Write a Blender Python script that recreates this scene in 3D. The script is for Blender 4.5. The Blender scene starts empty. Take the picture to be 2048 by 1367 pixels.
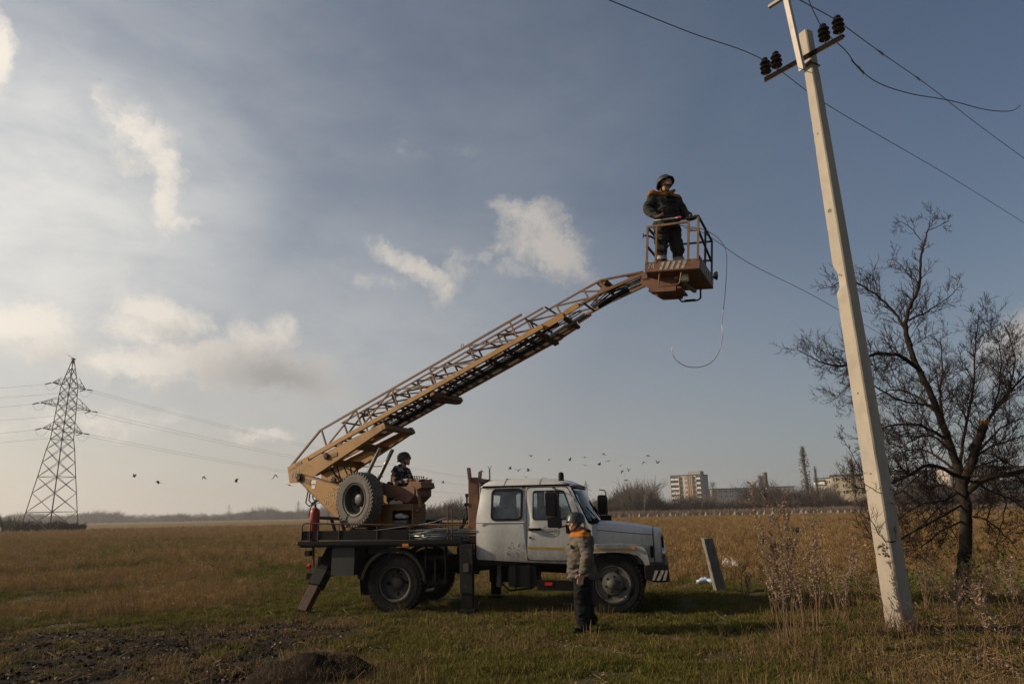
import bpy, bmesh, math, random
import numpy as np
from mathutils import Vector, Matrix, noise as mnoise, geometry
R = math.radians
scene = bpy.context.scene
COL = scene.collection

# ------------------------------------------------------------------ camera
CAM_H, PITCH, ROLL, FPX = 1.72, R(14.09), R(1.15), 1365.0
_right0 = Vector((1, 0, 0)); _up0 = Vector((0, -math.sin(PITCH), math.cos(PITCH))); _fwd = Vector((0, math.cos(PITCH), math.sin(PITCH)))
_right = _right0 * math.cos(ROLL) - _up0 * math.sin(ROLL)
_up = _right0 * math.sin(ROLL) + _up0 * math.cos(ROLL)
cam_data = bpy.data.cameras.new('camera'); cam = bpy.data.objects.new('camera', cam_data); COL.objects.link(cam)
cam_data.sensor_width = 36.0; cam_data.sensor_fit = 'HORIZONTAL'; cam_data.lens = 36.0 * FPX / 2048.0
cam_data.clip_start = 0.1; cam_data.clip_end = 20000
cam.matrix_world = Matrix(((_right.x, _up.x, -_fwd.x, 0), (_right.y, _up.y, -_fwd.y, 0), (_right.z, _up.z, -_fwd.z, CAM_H), (0, 0, 0, 1)))
scene.camera = cam

def ray(px, py):
    """direction in the place of a point seen in the photograph"""
    return _right * ((px - 1024) / FPX) + _up * ((683.5 - py) / FPX) + _fwd
def atY(px, py, Y):
    d = ray(px, py); return Vector((0, 0, CAM_H)) + d * (Y / d.y)
def atZ(px, py, z):
    d = ray(px, py); return Vector((0, 0, CAM_H)) + d * ((z - CAM_H) / d.z)

# ------------------------------------------------------------------ sun, sky
SUN_AZ, SUN_EL = R(2.0), R(24.0)       # the sun stands to the left, a little beyond the truck
SUN = Vector((-math.cos(SUN_AZ) * math.cos(SUN_EL), math.sin(SUN_AZ) * math.cos(SUN_EL), math.sin(SUN_EL)))
sd = bpy.data.lights.new('sun', 'SUN'); sd.energy = 4.8; sd.angle = R(0.6); sd.color = (1.0, 0.84, 0.64)
sun = bpy.data.objects.new('sun', sd); COL.objects.link(sun)
sun.rotation_euler = (-SUN).to_track_quat('-Z', 'Y').to_euler()

world = bpy.data.worlds.new('World'); scene.world = world; world.use_nodes = True
SKY_STRENGTH = 0.073
def build_world():
    nt = world.node_tree; nt.nodes.clear(); N = nt.nodes; L = nt.links
    def node(t, **k):
        n = N.new(t)
        for a, b in k.items(): setattr(n, a, b)
        return n
    def val(sock, v):
        if isinstance(v, (int, float, tuple, list)): sock.default_value = v
        else: L.new(v, sock)
    def math_(op, a, b=0.0, clamp=False):
        n = node('ShaderNodeMath', operation=op, use_clamp=clamp); val(n.inputs[0], a); val(n.inputs[1], b); return n.outputs[0]
    def vmath(op, a, b=(0, 0, 0)):
        n = node('ShaderNodeVectorMath', operation=op); val(n.inputs[0], a); val(n.inputs[1], b)
        return n.outputs['Value'] if op in ('LENGTH', 'DOT_PRODUCT') else n.outputs[0]
    def vscale(a, s):
        n = node('ShaderNodeVectorMath', operation='SCALE'); val(n.inputs[0], a); val(n.inputs[3], s); return n.outputs[0]
    def rng(v, a, b, c=0.0, d=1.0, smooth=True):
        n = node('ShaderNodeMapRange'); n.interpolation_type = 'SMOOTHSTEP' if smooth else 'LINEAR'
        val(n.inputs[0], v); val(n.inputs[1], a); val(n.inputs[2], b); val(n.inputs[3], c); val(n.inputs[4], d); return n.outputs[0]
    def noise_(v, scale, detail=4, rough=.55, dist=0.0):
        n = node('ShaderNodeTexNoise'); val(n.inputs['Vector'], v); n.inputs['Scale'].default_value = scale
        n.inputs['Detail'].default_value = detail; n.inputs['Roughness'].default_value = rough; n.inputs['Distortion'].default_value = dist
        return n
    def mixc(f, a, b):
        n = node('ShaderNodeMix', data_type='RGBA'); val(n.inputs[0], f); val(n.inputs[6], a); val(n.inputs[7], b); return n.outputs[2]
    sky = node('ShaderNodeTexSky', sky_type='NISHITA'); sky.sun_disc = False
    sky.sun_elevation = SUN_EL; sky.sun_rotation = -(math.pi / 2 - SUN_AZ)
    sky.air_density = 1.0; sky.dust_density = 2.2; sky.ozone_density = 1.9; sky.altitude = 100
    tc = node('ShaderNodeTexCoord'); P = tc.outputs['Generated']
    # warped direction for cloud outlines
    w1 = vscale(vmath('SUBTRACT', noise_(P, 6.0, 5, .6).outputs['Color'], (.5, .5, .5)), .05)
    w2 = vscale(vmath('SUBTRACT', noise_(P, 26.0, 6, .7).outputs['Color'], (.5, .5, .5)), .045)
    PW = vmath('ADD', vmath('ADD', P, w1), w2)
    def blob(px, py, rx, ry, rot=0.0, amp=1.0, src=None, grow=1.62):
        d = ray(px, py); k = d.length; d = d.normalized()
        a0 = d.cross(Vector((0, 0, 1))).normalized(); b0 = a0.cross(d).normalized()
        c, s = math.cos(rot), math.sin(rot)
        a = a0 * c + b0 * s; b = b0 * c - a0 * s
        m = Matrix((a, b, a.cross(b))).transposed()
        mp = node('ShaderNodeMapping', vector_type='TEXTURE'); L.new(src or PW, mp.inputs[0])
        mp.inputs['Location'].default_value = d; mp.inputs['Rotation'].default_value = m.to_euler()
        mp.inputs['Scale'].default_value = (rx * grow / FPX / k, ry * grow / FPX / k, .35)
        return math_('MULTIPLY', rng(vmath('LENGTH', mp.outputs[0]), 0.0, 1.0, 1.0, 0.0), amp)
    def total(lst, src=None):
        t = None
        for b in lst:
            v = blob(*b, src=src); t = v if t is None else math_('MAXIMUM', t, v)
        return t
    cum = [(60, 650, 100, 62, 0, 1.0), (95, 690, 80, 40, 0, .9), (330, 628, 105, 48, -.3, 1.0), (290, 655, 90, 40, 0, .9), (205, 712, 75, 32, .2, .85), (300, 725, 140, 48, 0, .95),
           (420, 715, 150, 58, 0, 1.1), (505, 690, 80, 50, 0, 1.0), (563, 672, 46, 52, 0, 1.0), (545, 745, 150, 58, -.12, 1.1), (620, 770, 110, 36, -.25, .85), (420, 765, 220, 34, 0, .7),
           (2045, 690, 120, 62, .35, 1.0), (1045, 430, 66, 44, -.5, .95), (1085, 480, 110, 70, -.8, 1.0), (1125, 515, 90, 50, -.9, .85), (1050, 540, 95, 34, -.2, .5), (990, 500, 50, 22, .3, .55),
           (790, 505, 70, 24, -.5, .75), (850, 540, 85, 24, -.45, .85), (888, 575, 30, 45, .2, .8), (920, 530, 40, 55, .4, .55), (760, 560, 90, 30, 0, .4), (965, 515, 28, 26, 0, .6),
           (215, 222, 40, 60, .55, .62), (262, 258, 55, 75, .5, .78), (312, 300, 46, 74, .35, .82), (330, 345, 30, 84, .08, .95), (322, 410, 26, 66, .05, .85), (360, 445, 52, 16, .2, .7), (270, 320, 50, 40, .5, .62),
           (530, 868, 85, 16, 0, .8), (160, 845, 190, 44, 0, .6), (285, 830, 120, 26, 0, .5), (0, 110, 36, 95, 0, .95), (815, 925, 34, 18, 0, .5), (100, 985, 260, 30, 0, .3), (1220, 858, 30, 12, 0, .35), (820, 290, 70, 40, .2, .28), (930, 295, 70, 30, 0, .25)]
    field = total(cum)
    n1 = noise_(PW, 22.0, 8, .66).outputs['Fac']
    dens = math_('ADD', field, math_('MULTIPLY', math_('SUBTRACT', n1, .5), 1.55))
    mask = math_('MULTIPLY', rng(dens, .16, 1.0), rng(field, .0, .42))
    # self shading: same density a little nearer the sun
    PS = vmath('ADD', PW, tuple(SUN * .035 + Vector((0, 0, .02))))
    dens2 = math_('ADD', total(cum[:12], src=PS), math_('MULTIPLY', math_('SUBTRACT', noise_(PS, 16.0, 6, .6).outputs['Fac'], .5), 1.0))
    under = total([(560, 755, 165, 62, -.15, 1.0), (470, 750, 110, 40, 0, .7)])          # thick, self-shaded belly of the largest cloud
    shade = math_('MAXIMUM', math_('MULTIPLY', rng(math_('SUBTRACT', dens2, math_('MULTIPLY', dens, .35)), .12, 1.0), .6), under)
    # thin veil, brighter towards the sun as thin cloud is
    ang = vmath('DOT_PRODUCT', P, tuple(SUN))
    mpv = node('ShaderNodeMapping'); L.new(P, mpv.inputs[0]); mpv.inputs['Scale'].default_value = (1.0, 1.0, 2.2); mpv.inputs['Rotation'].default_value = (0, .35, .5)
    nv = noise_(mpv.outputs[0], 3.2, 7, .6, .15).outputs['Fac']
    nv2 = noise_(mpv.outputs[0], 9.0, 6, .6, .25).outputs['Fac']
    veil = math_('MULTIPLY', rng(math_('ADD', math_('MULTIPLY', nv, .7), math_('MULTIPLY', nv2, .3)), .25, .78, .42, 1.0), rng(ang, -.12, .58, .10, 1.0, False), clamp=True)
    sepz = node('ShaderNodeSeparateXYZ'); L.new(P, sepz.inputs[0])
    veil = math_('MULTIPLY', veil, rng(sepz.outputs['Z'], .12, .72, 1.0, .42, False))
    big = total([(90, 430, 520, 400, 0, 1.0), (0, 560, 430, 300, 0, 1.0), (250, 90, 520, 190, -.3, .34), (560, 640, 620, 300, .1, .40), (1120, 730, 560, 130, .25, .42), (760, 800, 560, 140, .3, .38), (1350, 640, 300, 90, .2, .25), (860, 710, 900, 330, .1, .72), (1200, 300, 620, 360, .1, .36)], src=vmath('ADD', P, w1))
    veil = math_('MAXIMUM', math_('MULTIPLY', veil, .72), math_('MULTIPLY', big, rng(nv2, .15, .75, .62, 1.0)))
    glow = rng(ang, .0, .82, .0, 1.0, False)
    k = 1.0 / SKY_STRENGTH
    def c(r, g, b): return (r * k, g * k, b * k, 1)
    veil_col = mixc(glow, c(.205, .255, .33), c(1.07, 1.04, .95))
    lit = mixc(glow, c(.44, .41, .385), c(1.04, .95, .82)); dark = mixc(glow, c(.24, .235, .24), c(.46, .43, .40))
    col = mixc(math_('MULTIPLY', veil, .85), sky.outputs[0], veil_col)
    # dusty air low over the horizon
    sep = node('ShaderNodeSeparateXYZ'); L.new(P, sep.inputs[0])
    hz = math_('POWER', math_('SUBTRACT', 1.0, math_('ABSOLUTE', sep.outputs['Z']), clamp=True), 4.6)
    col = mixc(math_('MULTIPLY', hz, .78), col, mixc(rng(ang, -.3, .8, 0, 1, False), c(.325, .338, .355), c(.80, .69, .56)))
    col = mixc(math_('MULTIPLY', mask, .86), col, mixc(shade, lit, dark))
    bg = node('ShaderNodeBackground'); L.new(col, bg.inputs[0]); bg.inputs[1].default_value = SKY_STRENGTH
    out = node('ShaderNodeOutputWorld'); L.new(bg.outputs[0], out.inputs[0])
build_world()
world.cycles.sampling_method = 'MANUAL'; world.cycles.sample_map_resolution = 1024

vs = scene.view_settings; vs.view_transform = 'Standard'; vs.look = 'None'; vs.gamma = 1.0; vs.use_curve_mapping = False
vs.exposure = 0.0

# ------------------------------------------------------------------ helpers
rnd = random.Random(7)
class MB:
    """collects simple shapes and links them as one mesh object"""
    def __init__(s): s.v = []; s.f = []; s.mi = []
    def add(s, vs_, fs, mi=0):
        o = len(s.v); s.v += [tuple(v) for v in vs_]; s.f += [tuple(i + o for i in f) for f in fs]; s.mi += [mi] * len(fs); return s
    def box(s, c, d, M=None, mi=0):
        x, y, z = d[0] / 2, d[1] / 2, d[2] / 2
        vs_ = [Vector((sx * x, sy * y, sz * z)) for sx in (-1, 1) for sy in (-1, 1) for sz in (-1, 1)]
        if M is not None: vs_ = [M @ v for v in vs_]
        c = Vector(c)
        return s.add([v + c for v in vs_], [(0, 1, 3, 2), (4, 6, 7, 5), (0, 4, 5, 1), (2, 3, 7, 6), (0, 2, 6, 4), (1, 5, 7, 3)], mi)
    def bar(s, a, b, w, h=None, up=(0, 0, 1), mi=0):
        a = Vector(a); b = Vector(b); h = h or w; d = (b - a); L_ = d.length; d = d / L_
        up = Vector(up); sd_ = d.cross(up)
        if sd_.length < 1e-3: sd_ = d.cross(Vector((1, 0, 0)))
        sd_.normalize(); u2 = sd_.cross(d)
        M = Matrix((d, sd_, u2)).transposed()
        return s.box((a + b) / 2, (L_, w, h), M, mi)
    def tube(s, pts, r, n=6, mi=0, cap=True):
        pts = [Vector(p) for p in pts]; m = len(pts)
        rs = r if isinstance(r, (list, tuple)) else [r] * m
        base = len(s.v); ref = None; rings = []
        for i, p in enumerate(pts):
            t = (pts[min(i + 1, m - 1)] - pts[max(i - 1, 0)])
            if t.length < 1e-9: t = Vector((0, 0, 1))
            t.normalize()
            if ref is None: ref = t.orthogonal().normalized()
            ref = (ref - t * ref.dot(t))
            if ref.length < 1e-6: ref = t.orthogonal()
            ref.normalize(); bn = t.cross(ref)
            for k in range(n):
                a = 2 * math.pi * k / n; s.v.append(tuple(p + (ref * math.cos(a) + bn * math.sin(a)) * rs[i]))
        for i in range(m - 1):
            for k in range(n):
                a = base + i * n + k; b_ = base + i * n + (k + 1) % n
                s.f.append((a, b_, b_ + n, a + n)); s.mi.append(mi)
        if cap and n > 2:
            s.f.append(tuple(base + k for k in range(n))[::-1]); s.mi.append(mi)
            s.f.append(tuple(base + (m - 1) * n + k for k in range(n))); s.mi.append(mi)
        return s
    def prism(s, poly, fn, d0, d1, mi=0):
        """poly: 2D outline, fn(a, b, depth) -> point"""
        n = len(poly)
        vs_ = [fn(a, b, d0) for a, b in poly] + [fn(a, b, d1) for a, b in poly]
        fs = [tuple(range(n)), tuple(range(2 * n - 1, n - 1, -1))] + [(i, (i + 1) % n, (i + 1) % n + n, i + n) for i in range(n)]
        return s.add(vs_, fs, mi)
    def lathe(s, prof, o, ax, n=24, mi=0, a0=0.0, a1=2 * math.pi):
        o = Vector(o); ax = Vector(ax).normalized(); e1 = ax.orthogonal().normalized(); e2 = ax.cross(e1)
        full = abs(a1 - a0 - 2 * math.pi) < 1e-6; cnt = n if full else n + 1; base = len(s.v); m = len(prof)
        for k in range(cnt):
            a = a0 + (a1 - a0) * k / n; dr = e1 * math.cos(a) + e2 * math.sin(a)
            for r_, h_ in prof: s.v.append(tuple(o + dr * r_ + ax * h_))
        for k in range(n):
            k2 = (k + 1) % cnt
            for j in range(m - 1):
                s.f.append((base + k * m + j, base + k2 * m + j, base + k2 * m + j + 1, base + k * m + j + 1)); s.mi.append(mi)
        return s
    def cyl(s, a, b, r, n=16, mi=0):
        return s.tube([a, b], r, n, mi)
    def ball(s, c, r, n=12, m=8, M=None, mi=0):
        c = Vector(c); r = r if isinstance(r, (tuple, list)) else (r, r, r)
        vs_ = []
        for j in range(m + 1):
            t = math.pi * j / m
            for k in range(n):
                a = 2 * math.pi * k / n
                q = Vector((r[0] * math.sin(t) * math.cos(a), r[1] * math.sin(t) * math.sin(a), r[2] * math.cos(t)))
                vs_.append(c + (M @ q if M else q))
        fs = [(j * n + k, (j + 1) * n + k, (j + 1) * n + (k + 1) % n, j * n + (k + 1) % n) for j in range(m) for k in range(n)]
        return s.add(vs_, fs, mi)
    def capsule(s, a, ra, b, rb, n=14):
        a = Vector(a); b = Vector(b); d = (b - a); L_ = max(d.length, 1e-6); d = d / L_
        prof = [(max(ra * math.sin(math.pi / 2 * i / 4), 1e-4), -ra * math.cos(math.pi / 2 * i / 4)) for i in range(5)]
        prof += [(max(rb * math.cos(math.pi / 2 * i / 4), 1e-4), L_ + rb * math.sin(math.pi / 2 * i / 4)) for i in range(5)]
        return s.lathe(prof, a, d, n)
    def build(s, name, mats, parent=None, smooth=None, bevel=0.0, xf=None, link=True):
        me = bpy.data.meshes.new(name)
        vs_ = s.v if xf is None else [tuple(xf @ Vector(v)) for v in s.v]
        me.from_pydata(vs_, [], s.f)
        if not isinstance(mats, (list, tuple)): mats = [mats]
        for m in mats: me.materials.append(m)
        me.polygons.foreach_set('material_index', s.mi)
        bm = bmesh.new(); bm.from_mesh(me)
        bmesh.ops.remove_doubles(bm, verts=bm.verts, dist=1e-5)
        bmesh.ops.recalc_face_normals(bm, faces=bm.faces)
        bm.to_mesh(me); bm.free(); me.update()
        if smooth:
            me.shade_smooth(); me.set_sharp_from_angle(angle=R(smooth))
        return link_obj(name, me, parent, bevel) if link else me
def link_obj(name, me, parent=None, bevel=0.0):
    o = bpy.data.objects.new(name, me); COL.objects.link(o)
    if parent is not None: o.parent = parent
    if bevel:
        b = o.modifiers.new('bevel', 'BEVEL'); b.width = bevel; b.segments = 2; b.limit_method = 'ANGLE'; b.angle_limit = R(40)
    return o
def empty(name, loc=(0, 0, 0), rz=0.0):
    o = bpy.data.objects.new(name, None); COL.objects.link(o); o.location = loc; o.rotation_euler = (0, 0, rz); o.empty_display_size = .2; return o
def tag(o, label, cat, group=None):
    o['label'] = label; o['category'] = cat
    if group: o['group'] = group
    return o
def kind(o, k): o['kind'] = k; return o

def tess_plate(mb, outer, holes, fn, d0, d1, grid=0.0, mi=0):
    """plate with openings; outline and holes in 2D, fn maps (a, b, depth) into the place"""
    pts = []; edges = []
    def loop(lp):
        o = len(pts); pts.extend(Vector(p) for p in lp); n = len(lp); edges.extend((o + i, o + (i + 1) % n) for i in range(n)); return list(range(o, o + n))
    loops = [loop(outer)] + [loop(h) for h in holes]
    def inside(p, lp):
        c = False; n = len(lp)
        for i in range(n):
            (x1, y1), (x2, y2) = lp[i], lp[(i + 1) % n]
            if (y1 > p[1]) != (y2 > p[1]) and p[0] < (x2 - x1) * (p[1] - y1) / (y2 - y1) + x1: c = not c
        return c
    if grid:
        xs = [p[0] for p in outer]; ys = [p[1] for p in outer]
        x = min(xs) + grid / 2
        while x < max(xs):
            y = min(ys) + grid / 2
            while y < max(ys):
                if inside((x, y), outer) and not any(inside((x, y), h) for h in holes): pts.append(Vector((x, y)))
                y += grid
            x += grid
    V, E_, F_, _, _, _ = geometry.delaunay_2d_cdt(pts, edges, [], 0, 1e-5)
    fs = []
    for f in F_:
        cx = sum(V[i][0] for i in f) / len(f); cy = sum(V[i][1] for i in f) / len(f)
        if inside((cx, cy), outer) and not any(inside((cx, cy), h) for h in holes): fs.append(tuple(f))
    n = len(V)
    vs_ = [fn(v[0], v[1], d0) for v in V] + [fn(v[0], v[1], d1) for v in V]
    allf = fs + [tuple(i + n for i in reversed(f)) for f in fs]
    cnt = {}
    for f in fs:
        for i in range(len(f)):
            e = (f[i], f[(i + 1) % len(f)]); cnt[e] = 1
    for (a, b) in cnt:
        if (b, a) not in cnt: allf.append((b, a, a + n, b + n))
    return mb.add(vs_, allf, mi)
def rounded(x0, y0, x1, y1, r, n=4):
    out = []
    for cx, cy, a in ((x1 - r, y1 - r, 0), (x0 + r, y1 - r, 90), (x0 + r, y0 + r, 180), (x1 - r, y0 + r, 270)):
        for i in range(n + 1):
            t = R(a + 90 * i / n); out.append((cx + r * math.cos(t), cy + r * math.sin(t)))
    return out
def round_poly(poly, r, n=3):
    out = []; m = len(poly)
    for i in range(m):
        p0, p1, p2 = Vector(poly[i - 1]), Vector(poly[i]), Vector(poly[(i + 1) % m])
        d0 = (p0 - p1); d2 = (p2 - p1); k = min(r, d0.length * .45, d2.length * .45)
        a = p1 + d0.normalized() * k; b = p1 + d2.normalized() * k
        for j in range(n + 1):
            t = j / n; out.append(tuple(a * (1 - t) ** 2 + p1 * 2 * t * (1 - t) + b * t * t))
    return out

# ------------------------------------------------------------------ materials
def M(name, base, rough=.6, metal=0.0, var=.25, scale=4.0, bump=.0, bscale=60.0, spots=None, stretch=None, spec=.5, tint=None, splash=None):
    """procedural material: base colour with blotches, optional spots [(colour, scale, threshold, softness, amount), ...], fine relief"""
    m = bpy.data.materials.new(name); m.use_nodes = True; nt = m.node_tree; N = nt.nodes; L = nt.links
    b = N['Principled BSDF']; b.inputs['Roughness'].default_value = rough; b.inputs['Metallic'].default_value = metal
    b.inputs['Specular IOR Level'].default_value = spec
    tc = N.new('ShaderNodeTexCoord'); src = tc.outputs['Object']
    if stretch:
        mp = N.new('ShaderNodeMapping'); mp.inputs['Scale'].default_value = stretch; L.new(src, mp.inputs[0]); src = mp.outputs[0]
    n = N.new('ShaderNodeTexNoise'); n.inputs['Scale'].default_value = scale; n.inputs['Detail'].default_value = 6; n.inputs['Roughness'].default_value = .6
    L.new(src, n.inputs['Vector'])
    ramp = N.new('ShaderNodeMapRange'); ramp.inputs[1].default_value = .3; ramp.inputs[2].default_value = .7
    ramp.inputs[3].default_value = 1 - var; ramp.inputs[4].default_value = 1 + var; L.new(n.outputs[0], ramp.inputs[0])
    mul = N.new('ShaderNodeVectorMath'); mul.operation = 'SCALE'; mul.inputs[0].default_value = base; L.new(ramp.outputs[0], mul.inputs[3]); col = mul.outputs[0]
    if tint:
        n3 = N.new('ShaderNodeTexNoise'); n3.inputs['Scale'].default_value = scale * .37; n3.inputs['Detail'].default_value = 4; L.new(src, n3.inputs['Vector'])
        mr = N.new('ShaderNodeMapRange'); mr.inputs[1].default_value = .42; mr.inputs[2].default_value = .62; L.new(n3.outputs[0], mr.inputs[0])
        mx = N.new('ShaderNodeMix'); mx.data_type = 'RGBA'; L.new(mr.outputs[0], mx.inputs[0]); L.new(col, mx.inputs[6]); mx.inputs[7].default_value = (*tint, 1); col = mx.outputs[2]
    rsock = None
    for (sc, ss, th, so, am) in (spots or []):
        n2 = N.new('ShaderNodeTexNoise'); n2.inputs['Scale'].default_value = ss; n2.inputs['Detail'].default_value = 8; n2.inputs['Roughness'].default_value = .65; L.new(src, n2.inputs['Vector'])
        mr = N.new('ShaderNodeMapRange'); mr.inputs[1].default_value = th; mr.inputs[2].default_value = th + so; mr.inputs[4].default_value = am; L.new(n2.outputs[0], mr.inputs[0])
        mx = N.new('ShaderNodeMix'); mx.data_type = 'RGBA'; L.new(mr.outputs[0], mx.inputs[0]); L.new(col, mx.inputs[6]); mx.inputs[7].default_value = (*sc, 1); col = mx.outputs[2]
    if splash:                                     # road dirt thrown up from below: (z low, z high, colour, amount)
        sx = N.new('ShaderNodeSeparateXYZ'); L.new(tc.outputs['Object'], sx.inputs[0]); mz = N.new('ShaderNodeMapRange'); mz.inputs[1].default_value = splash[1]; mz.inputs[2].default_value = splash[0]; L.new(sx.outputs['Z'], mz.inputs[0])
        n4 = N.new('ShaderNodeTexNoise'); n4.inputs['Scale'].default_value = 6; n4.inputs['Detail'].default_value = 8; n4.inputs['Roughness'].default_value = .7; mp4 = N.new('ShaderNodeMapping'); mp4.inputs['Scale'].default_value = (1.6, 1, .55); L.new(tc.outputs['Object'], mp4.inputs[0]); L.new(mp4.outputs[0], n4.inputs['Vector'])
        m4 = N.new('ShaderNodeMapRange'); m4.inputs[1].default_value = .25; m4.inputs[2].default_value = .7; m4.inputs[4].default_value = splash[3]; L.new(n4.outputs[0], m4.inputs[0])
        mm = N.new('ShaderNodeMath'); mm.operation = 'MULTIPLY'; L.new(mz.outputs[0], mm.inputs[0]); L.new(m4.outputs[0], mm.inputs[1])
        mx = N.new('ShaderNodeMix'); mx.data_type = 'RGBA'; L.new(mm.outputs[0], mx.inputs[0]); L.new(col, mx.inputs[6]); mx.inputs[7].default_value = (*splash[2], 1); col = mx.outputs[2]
    L.new(col, b.inputs['Base Color'])
    rr = N.new('ShaderNodeMapRange'); rr.inputs[1].default_value = .3; rr.inputs[2].default_value = .7; rr.inputs[3].default_value = max(0, rough - .12); rr.inputs[4].default_value = min(1, rough + .12)
    L.new(n.outputs[0], rr.inputs[0]); L.new(rr.outputs[0], b.inputs['Roughness'])
    if bump:
        nb = N.new('ShaderNodeTexNoise'); nb.inputs['Scale'].default_value = bscale; nb.inputs['Detail'].default_value = 5; L.new(src, nb.inputs['Vector'])
        bp = N.new('ShaderNodeBump'); bp.inputs['Strength'].default_value = bump; bp.inputs['Distance'].default_value = .02; L.new(nb.outputs[0], bp.inputs['Height']); L.new(bp.outputs[0], b.inputs['Normal'])
    return m
def leafmat(name, base, var=.5, trans=.25, tint=None):
    """thin plant matter: colour differs from instance to instance"""
    m = bpy.data.materials.new(name); m.use_nodes = True; nt = m.node_tree; N = nt.nodes; L = nt.links
    b = N['Principled BSDF']; b.inputs['Roughness'].default_value = .75; b.inputs['Specular IOR Level'].default_value = .2
    oi = N.new('ShaderNodeObjectInfo'); g = N.new('ShaderNodeNewGeometry')
    ad = N.new('ShaderNodeMath'); ad.operation = 'ADD'; L.new(oi.outputs['Random'], ad.inputs[0])
    m2 = N.new('ShaderNodeMath'); m2.operation = 'MULTIPLY'; m2.inputs[1].default_value = .6; L.new(g.outputs['Random Per Island'], m2.inputs[0]); L.new(m2.outputs[0], ad.inputs[1])
    mr = N.new('ShaderNodeMapRange'); mr.inputs[1].default_value = 0; mr.inputs[2].default_value = 1.6; mr.inputs[3].default_value = 1 - var; mr.inputs[4].default_value = 1 + var; L.new(ad.outputs[0], mr.inputs[0])
    mul = N.new('ShaderNodeVectorMath'); mul.operation = 'SCALE'; L.new(mr.outputs[0], mul.inputs[3])
    if tint:
        mx = N.new('ShaderNodeMix'); mx.data_type = 'RGBA'; L.new(g.outputs['Random Per Island'], mx.inputs[0]); mx.inputs[6].default_value = (*base, 1); mx.inputs[7].default_value = (*tint, 1); L.new(mx.outputs[2], mul.inputs[0])
    else: mul.inputs[0].default_value = base
    L.new(mul.outputs[0], b.inputs['Base Color'])
    if trans:
        t = N.new('ShaderNodeBsdfTranslucent'); L.new(mul.outputs[0], t.inputs[0]); mxs = N.new('ShaderNodeMixShader'); mxs.inputs[0].default_value = trans
        L.new(b.outputs[0], mxs.inputs[1]); L.new(t.outputs[0], mxs.inputs[2]); L.new(mxs.outputs[0], N['Material Output'].inputs[0])
    return m
RUST = (.11, .045, .02)
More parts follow.
